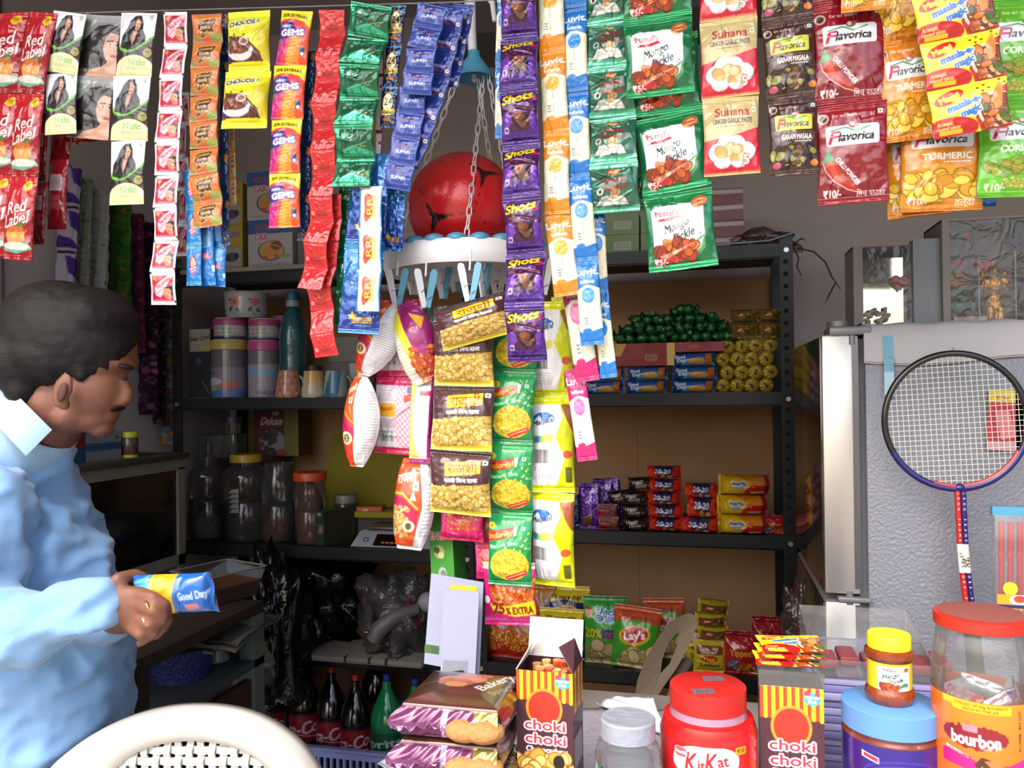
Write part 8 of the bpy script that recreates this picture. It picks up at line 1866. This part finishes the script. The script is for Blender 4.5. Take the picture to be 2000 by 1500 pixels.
def d_pick():
    c = Cv(100, .62, 0xd8c01c); c.rrect(.16, .06, .84, .6, .03, 0xdfe4ec); c.text("Mittal's", .4, .13, .06, 0xb83a50, w=.26, bold=.002); c.text('Mango', .44, .26, .09, 0x2c3d36, w=.32, rot=14, shear=.3, bold=.003); c.text('Pickle', .56, .36, .09, 0x2c3d36, w=.28, rot=14, shear=.3, bold=.003); c.ell(.76, .13, .06, .05, 0xc0501c); c.blobs(.24, .44, .6, .58, 30, .03, .05, [0xa8401a, 0x8a3014, 0xc85a28], 4, 0x5c1c0a, clip=lambda x, y: ((x-.42)/.2)**2+((y-.52)/.08)**2 < 1); c.ell(.7, .5, .12, .07, 0x3a7a60, rot=30); c.ell(.68, .55, .1, .04, 0xa8d0c0, rot=20); return c
pt = Q(1736, 1236, .95); k = mpp(pt); Hh = pt.z-jz; r = 44*k; e = emp('pickle_jar', Vector((pt.x, .95, jz)), 'small orange brown pickle jar with a yellow lid standing on the blue lid', 'jar')
pk = mat('pickle', 0x8a3c14, .25, var=.4, vscale=90, coat=.6, bump=.2, bscale=90)
ob('body', lathe('body', [(r*.84, Hh*.80), (r*1.02, Hh*.76), (r*1.03, Hh*.69), (r*.92, Hh*.65), (r*.9, Hh*.62), (r*.9, Hh*.25), (r*1.0, Hh*.2), (r*1.04, Hh*.13), (r*.98, Hh*.05), (r*.85, 0), (0, 0)], pk, 44), e)
ob('label', plathe('label', [(r*.92, Hh*.625), (r*.92, Hh*.225)], d_pick(), -66, 66, 0xd8c01c, seg=200, mt=mat('label_gloss')), e)
ob('lid', lathe('lid', [(0, Hh), (r*.86, Hh), (r*.9, Hh-.002), (r*.9, Hh*.8), (r*.8, Hh*.79)], mat('yellow_lid', 0xe0cf1e, .4), 44), e)
def d_bourb2():
    c = Cv(190, .72, 0xe0761c); c.grad(0, 0, 1, .72, 0xe47e1e, 0xdc6418); c.poly([(0, 0), (.62, .02), (.62, .09), (.12, .09), (.1, .06), (0, .06)], 0xe8b81c); c.text('3 PACKS OF 50g BOURBON', .36, .035, .022, 0x9a5a10, w=.46, bold=.002); c.text('EACH IN THIS JAR', .36, .07, .022, 0x9a5a10, w=.3, bold=.002)
    R_ = random.Random(3)
    c.ell(.3, .3, .27, .09, 0x7c1420, rot=4)
    for _ in range(40): a = R_.uniform(0, 6.28); c.ell(.3+.27*math.cos(a), .3+.09*math.sin(a), R_.uniform(.01, .03), R_.uniform(.008, .02), 0x7c1420)
    c.rrect(.2, .2, .33, .26, .01, 0xc0788a); c.text('bourbon', .31, .32, .1, 0xf2ecee, w=.42, rot=1, bold=.009); c.text('THE ORIGINAL', .42, .38, .018, 0xe0c8c8, w=.14)
    c.poly([(0, .45), (.14, .44), (.4, .52), (.6, .5), (.84, .42), (1, .5), (1, .6), (.8, .62), (.3, .58), (0, .56)], 0xc81a78); c.line([(.05, .43), (.25, .47)], .025, 0xf0e0ea); c.text('Chocolate', .17, .455, .03, 0x8a2040, w=.2, rot=-6, bold=.002)
    c.poly([(.3, .52), (.36, .45), (.5, .48), (.56, .55), (.5, .62), (.34, .58)], 0x4a2414); c.poly([(.38, .48), (.48, .46), (.58, .54), (.52, .6)], 0xa86c3c); 
    for i in range(5): c.line([(.36+.03*i, .53+.008*i), (.38+.03*i, .56+.01*i)], .006, 0xe8d0c0)
    c.text('A117008 - RN .LOT', .7, .22, .025, 0x3c2c10, w=.34, rot=90, bold=.002); return c
e, r, H, hb = jar('tall clear jar with a red lid and orange label at the right edge', 1915, .93, 178, 1195, 26, 0xb8281c, d_bourb2(), 0xe0761c, lab=(.08, .76), neck=.90, top=.84, span=128, sy=1.12, clear=CLEAR, lidw=166, base=0xdc6c1a)
ob('lid_dust', lathe('lid_dust', [(0, H+.0006), (r*.8, H+.0006), (r*.84, H+.0002)], mat('dusty_red', 0x8a4a42, .8, var=.2, vscale=120), 40), e)
R_ = random.Random(5)
wm = [packet('wrapper', (lambda c: c.rect(.2, .0, .8, .3, 0xb89098, m=.5).poly([(0, .3), (1, .2), (1, .5), (0, .5)], 0xd86a30).text('50g', .5, .15, .1, 0xe0c8d0))(Cv(40, .5, cc_, .3)), T_=.25, seed=si, cr=.05, mt=FOIL) for si, cc_ in ((1, 0x8a1a3a), (2, 0xb8341c), (3, 0x3a1c48))]
for q in range(6):
    for s in range(5):
        a = s*72+q*31; zz = .014+q*hb*.135; o = ob('sweet_packet', wm[(q+s) % 3], e, T(0, 0, zz) @ RZ(a) @ T(0, -r*.52, 0) @ RX(R_.uniform(-20, 20)) @ RY(R_.uniform(-30, 30)) @ S3(r*1.05, r*.8, r*.9))
# notebooks and acrylic tray behind the jars
x0, x1 = px_x(1600, 1400, 1.1), px_x(1835, 1400, 1.1); zt_n = Q(1720, 1330, 1.1).z; nb = int((zt_n-ZK)/.0098)
nbm = MB().box(0, 0, 0, x1-x0, .18, .0088, bev=.0015).make('notebook', mat('notebook_edge', 0x7a78b0, .7)); nbm2 = MB().box(0, 0, 0, x1-x0, .18, .0088, bev=.0015).make('notebook', mat('notebook_edge2', 0x9a98c4, .7))
for i in range(nb):
    o = ob('notebook', nbm if i % 2 else nbm2, None, T(x0+R_.uniform(-.003, .003), 1.1+R_.uniform(-.003, .003), ZK+.0005+i*.0098)); tag(o, 'bluish notebook in the stack behind the jars, only its edge showing', 'notebook', 'notebooks stacked behind the jars')
zn = ZK+nb*.0098+.001; a_, b_ = px_x(1592, 1300, 1.1), px_x(1828, 1300, 1.1); e = emp('acrylic_tray', Vector((a_, 1.1, zn)), 'clear acrylic tray with small red packets on the notebook stack', 'tray'); L_ = b_-a_
mb = MB(); mb.box(0, 0, 0, L_, .002, .022); mb.box(0, .16, 0, L_, .162, .05); mb.box(0, 0, 0, L_, .162, .002)
mb.prism([(0, 0), (.16, 0), (.16, .05), (0, .022)], 0, .002, M=RZ(90)); mb.prism([(0, 0), (.16, 0), (.16, .05), (0, .022)], 0, .002, M=T(L_, 0, 0) @ RZ(90)); ob('body', mb.make('body', CLEAR), e)
for i in range(6): ob('red_packet', MB().box(0, 0, 0, .024, .05, .012, bev=.003).make('red_packet', mat('dull_red', 0x7a3038, .5)), e, T(.008+i*.028, .02+.02*(i % 2), .003))

# ================================================================== against and on the refrigerator
YK = 1.43; ctr = Q(1865, 822, YK); k = mpp(ctr); e = emp('badminton_racket', ctr, 'badminton racket with a black and blue head hanging in front of the refrigerator', 'racket')
rx, rz_ = 127*k, 132*k
def hp(a, r=1.): return Vector((rx*r*math.cos(a), 0, rz_*r*math.sin(a)))
ang = lambda a0, a1, n: [math.radians(a0+(a1-a0)*i/n) for i in range(n+1)]
tilt = RY(-3)
ob('frame', MB().tube([hp(a) for a in ang(-25, 205, 60)], .0052, 10).make('frame', mat('racket_black', 0x141416, .25, coat=.5)), e, tilt)
ob('frame_blue', MB().tube([hp(a) for a in ang(205, 335, 40)], .0055, 10).make('frame_blue', mat('racket_blue', 0x221c66, .25, coat=.5)), e, tilt)
ob('frame_red', MB().tube([hp(a, .965)+Vector((0, -.001, 0)) for a in ang(248, 330, 30)], .0036, 8).make('frame_red', mat('racket_red', 0xb8241c, .3, coat=.5)), e, tilt)
mb = MB(); n = 26
for i in range(n):
    t = -1+2*(i+.5)/n; h = math.sqrt(1-t*t); mb.cyl((rx*t, -.0006, -rz_*h), (rx*t*1.0, -.0006, rz_*h), .00052, seg=5); mb.cyl((-rx*h, .0004, rz_*t), (rx*h, .0004, rz_*t), .00052, seg=5)
ob('strings', mb.make('strings', mat('racket_string', 0xd8dacb, .4)), e, tilt)
s0, s1, s2, s3 = Q(1875, 956, YK), Q(1880, 1062, YK), Q(1885, 1118, YK), Q(1893, 1185, YK)
def half(a, b, m1, m2, nm):
    mb = MB(); u_ = Vector((.0042, 0, 0)); a, b = a-e.location, b-e.location; mb.cyl(a-u_, b-u_, .0046, seg=12, mi=0); mb.cyl(a+u_, b+u_, .0046, seg=12, mi=1); ob(nm, mb.make(nm, [m1, m2]), e)
rr_, rb_, rw = mat('racket_red'), mat('racket_blue'), mat('racket_white', 0xe2e4dc, .35)
half(s0, s1, rr_, rb_, 'shaft'); half(s1, s2, rw, rw, 'shaft_band'); half(s2, s3, rr_, rb_, 'lower_shaft')
ob('joint', MB().ball(Q(1874, 952, YK)-e.location, .0075, 12, sc=(1.3, 1, .9)).make('joint', rb_), e)
ob('grip', MB().cyl(s3-e.location, Q(1908, 1330, YK)-e.location, .012, .013, seg=14).make('grip', mat('grip_black', 0x1a1a1c, .8)), e)
tm = []
for st_, xo, a0, a1 in (('IRON FRAME', -.0042, s0, s1), ('IRON FRAME', .0042, s0, s1), ('OBE-PI', -.0042, s2, s3), ('OBE-PI', .0042, s2, s3)):
    v, t = tmesh(st_); n_ = len(st_); sc = .0052; mbv = []; 
    for i, ch in enumerate(st_):
        if ch == ' ': continue
        cv_, ct_ = tmesh(ch); c_ = a0.lerp(a1, (i+.7)/(n_+.4))-e.location; base = len(mbv)
        for q in cv_: mbv.append(c_+Vector((xo+q[1]*sc, -.0049, -q[0]*sc)))
        tm += [tuple(int(w)+len(tm)*0 for w in tr) for tr in []]
        if 'LV' not in globals(): LV, LF = [], []
        b0 = len(LV); LV += [mbv[base+j] for j in range(len(cv_))]; LF += [tuple(int(w)+b0 for w in tr) for tr in ct_]
ob('lettering', mesh('lettering', LV, LF, mat('letter_white', 0xe8e8e8, .5), smooth=False), e)
mb = MB(); R_ = random.Random(2)
for i in range(34): q = s1.lerp(s2, .3+.5*R_.random())-e.location+Vector((R_.uniform(-.006, .006), -.0052, 0)); mb.box(q.x-.0015, q.y, q.z-.0006, q.x+.0015, q.y+.0004, q.z+.0006)
ob('emblem', mb.make('emblem', mat('gold_print', 0x6a6038, .4)), e)
ob('hook', MB().tube([Q(1862, 690, YK)-e.location, Q(1862, 680, 1.46)-e.location, Q(1862, 684, 1.5)-e.location], .0012, 6).make('hook', mat('steel')), e)
# straws, cards, pen pouch
mb = MB(); p0 = Q(1726, 656, 1.488)
e = emp('straw_bundle', p0, 'flat bundle of pale blue plastic straws hanging on the refrigerator side', 'straw bundle')
kx = mpp(p0)
for i in range(6): mb.cyl((i*3*kx, 0, 0), (i*3*kx+.001, 0, -70*kx), 1.6*kx, seg=6); mb.cyl((i*3*kx+.001, 0, -70*kx), (i*3*kx+.001, 0, -116*kx), 1.6*kx, seg=6, mi=1)
ob('straws', mb.make('straws', [mat('straw_blue', 0x78b4cc, .35), mat('straw_white', 0xb8d4e4, .35)]), e)
mb = MB(); mb.tube([Vector((8*kx+11*kx*math.cos(a), -.002, -48*kx+8*kx*math.sin(a))) for a in [i*math.pi/8 for i in range(16)]], .0008, 5, closed=True); ob('rubber_band', mb.make('rubber_band', mat('band', 0xb8a890, .6)), e)
def d_card2():
    c = Cv(70, 1.7, 0xb83040); c.rect(0, 0, 1, .35, 0xd0c03c); c.text('TOY', .4, .24, .12, 0xb83a28, w=.4, bold=.01); c.poly([(.1, .45), (.5, .35), (.9, .6), (1, 1.5), (.1, 1.6)], 0xa8283a); c.poly([(.2, .6), (.6, .55), (.8, 1.3), (.4, 1.4)], 0xd07a80); c.rect(0, 1.45, 1, 1.7, 0xc09aa0); return c
pq = Q(1960, 880, 1.494); kq = mpp(pq); o = ob('toy_card', pbox('toy_card', 62*kq, 118*kq, .003, d_card2(), 0xb83040), None, T(pq.x, 1.492, pq.z) @ RY(3)); tag(o, 'yellow and red printed card on the refrigerator, seen through the racket strings', 'card')
pq = Q(2012, 880, 1.494); o = ob('toy_card', pbox('toy_card', 50*kq, 118*kq, .003, d_card2(), 0xb83040), None, T(pq.x, 1.492, pq.z)); tag(o, 'yellow and red printed card cut off by the right edge of the frame', 'card')
pq = Q(1992, 1190, 1.36); kq = mpp(pq); e = emp('pen_pouch', pq, 'clear pouch of red pens with a yellow dot sticker at the right edge', 'pen pouch')
w, h = 90*kq, 185*kq
ob('film', MB().box(-w/2, -.008, 0, w/2, .008, h, bev=.003).make('film', CLEAR), e)
for i in range(5): x = -w*.36+i*w*.18; ob('pen', MB().cyl((x, 0, .02), (x+.002, 0, h*.92), .0042, seg=10).cyl((x, 0, h*.55), (x+.001, 0, h*.6), .0048, seg=10).make('pen', mat('pen_red', 0xb82430, .3)), e)
def d_pouch(): c = Cv(60, .42, 0xe0981c); c.ell(.45, .12, .2, .12, 0xd8d0c8); c.ell(.45, .1, .12, .08, 0xc03a28); c.rect(0, .22, 1, .3, 0x2a1c50); c.text('NCO', .6, .35, .08, 0x2a4a9a, w=.4, bold=.01); return c
ob('bottom_label', pbox('bottom_label', w*.98, 36*kq, .002, d_pouch(), 0xe0981c), e, T(0, -.010, -.004)); ob('sticker', MB().cyl((-w*.22, -.0095, 42*kq), (-w*.22, -.0085, 42*kq), 13*kq, seg=24).make('sticker', mat('sticker_yellow', 0xd8c02a, .5)), e)
ob('top_strip', MB().box(-w/2-.002, -.006, h-.002, w/2, .006, h+.012).make('top_strip', mat('blue_plastic')), e)
# gift boxes on the refrigerator
gc = mat('grey_board', 0x8a8480, .7, spec=.2); gd_ = mat('grey_board_dark', 0x5e5a58, .8); crink = filmmat('crinkled_film', 0xf4f4f4, .01, .05, bump=.25, bscale=30, haze=.03)
ZG = ZF+.006
def giftbox(label, px0, px1, ytop, Y, dp, fl, right_card=None, mirror=False):
    a, b = SX(px0, ZG, Y), SX(px1, ZG, Y); h = Q((px0+px1)/2, ytop, Y).z-ZG; w = b.x-a.x; e = emp('gift_box', Vector((a.x, Y, ZG)), label, 'gift box', None)
    mb = MB(); t = .003; mb.box(0, 0, 0, t, dp, h); mb.box(w-t, 0, 0, w, dp, h); mb.box(0, dp-t, 0, w, dp, h); mb.box(0, 0, h-t, w, dp, h); mb.box(0, 0, 0, w, dp, t); mb.box(0, -t, 0, fl, 0, h)
    ob('carton', mb.make('carton', gc), e); ob('window', MB().box(fl, -.002, 0, w-t, -.001, h-.004).make('window', crink), e); return e, w, h
def heart(mb, x, y, z, s, th, mi=0):
    pts = [(16*math.sin(t)**3/17, (13*math.cos(t)-5*math.cos(2*t)-2*math.cos(3*t)-math.cos(4*t))/17) for t in [i*math.pi/16 for i in range(32)]]
    mb.prism([(x+a*s, z+b*s) for a, b in pts], y, y+th, mi)
e, w, h = giftbox('left grey gift box with a mirror backing and red heart, on the refrigerator', 1668, 1790, 478, 1.58, .09, .016)
ob('mirror', MB().box(.02, .03, .005, w-.004, .034, h-.02).make('mirror', mat('mirror', 0xdedcd4, .06, 1.)), e, RZ(0)); mb = MB(); heart(mb, w-.022, .015, h*.55, .017, .005); ob('heart', mb.make('heart', mat('heart_red', 0xa02430, .5, bump=.6, bscale=120)), e)
mb = MB(); R_ = random.Random(6)
for i in range(26): a = Vector((.045+R_.uniform(-.02, .02), .02, .004+.03*R_.random())); mb.ball(a, .004, 6)
ob('dried_flowers', mb.make('dried_flowers', mat('dusty_pink', 0x8a6a64, .8)), e)
p = SX(1813, ZG, 1.57); hh = Q(1813, 466, 1.57).z-ZG; kq = mpp(p); o = ob('grey_board', MB().box(-25*kq, 0, 0, 27*kq, .03, hh).make('grey_board', mat('grey_box_blue', 0x80868c, .6)), None, T(p)); tag(o, 'plain grey board box between the two gift boxes on the refrigerator', 'box')
e, w, h = giftbox('right clear fronted gift box with hearts, a plant and a gilt figurine, on the refrigerator', 1842, 2030, 424, 1.56, .12, .012)
mb = MB(); heart(mb, w*.50, .03, h*.56, .017, .006); heart(mb, w*.32, .03, h*.87, .006, .004); heart(mb, w*.26, .05, h*.6, .01, .004); ob('heart', mb.make('heart', mat('heart_red')), e)
mb = MB(); 
for i in range(70): a = Vector((w*.22+R_.gauss(0, .014), .05+R_.gauss(0, .01), .03+abs(R_.gauss(0, .016)))); mb.ball(a, .0055, 6, sc=(1, .4, 1))
ob('foliage', mb.make('foliage', mat('plant_green', 0x2c6a34, .6)), e)
mb = MB()
for i in range(24): a = Vector((w*.2+R_.gauss(0, .013), .055, .07+abs(R_.gauss(0, .016)))); mb.ball(a, .005, 6)
ob('flowers', mb.make('flowers', mat('faded_flowers', 0xa86a50, .7)), e); ob('base', MB().box(.02, .01, .003, w*.48, .06, .012).make('base', mat('base_white', 0xb8a8a0, .6)), e)
def fig(mb):
    x, y = w*.60, .02
    mb.ball((x, y+.01, .03), .016, 16, sc=(1, .6, 1.8)); mb.ball((x, y+.01, .07), .017, 16, sc=(1.1, .6, 1)); mb.ball((x, y+.008, .093), .009, 14); mb.ball((x, y+.012, .105), .007, 10, sc=(.8, .8, 1.6))
    for s in (-1, 1): mb.tube([(x+s*.014, y+.008, .078), (x+s*.023, y+.004, .066), (x+s*.014, y-.004, .056)], .005, 8); mb.ball((x+s*.018, y+.012, .088), .006, 8); mb.cyl((x+s*.007, y+.006, .0), (x+s*.008, y+.006, .03), .009, .008, seg=10)
    mb.box(x-.024, y-.004, 0, x+.024, y+.02, .006)
ob('figurine', remeshed('figurine', fig, .0016, mat('gilt', 0xc08a38, .3, .8, bump=.5, bscale=250, bdist=.002), 1, lambda c: .0012*noise.noise(c*260)), e)
mb = MB(); x = w*.60; mb.tube([(x-.029, .012, .0), (x-.029, .012, .122), (x+.029, .012, .124), (x+.029, .012, 0)], .0012, 6); ob('inner_frame', mb.make('inner_frame', mat('frame_pale', 0xa8a49c, .5)), e)
e = tag(ob('plastic_bag', bag_mesh('plastic_bag', .05, .12, .05, filmmat('bag_film'), 14, rough=.6), None, T(XD-.035, 1.62, zsplit-.13)), 'small crumpled clear bag tucked beside the refrigerator hinge', 'bag')
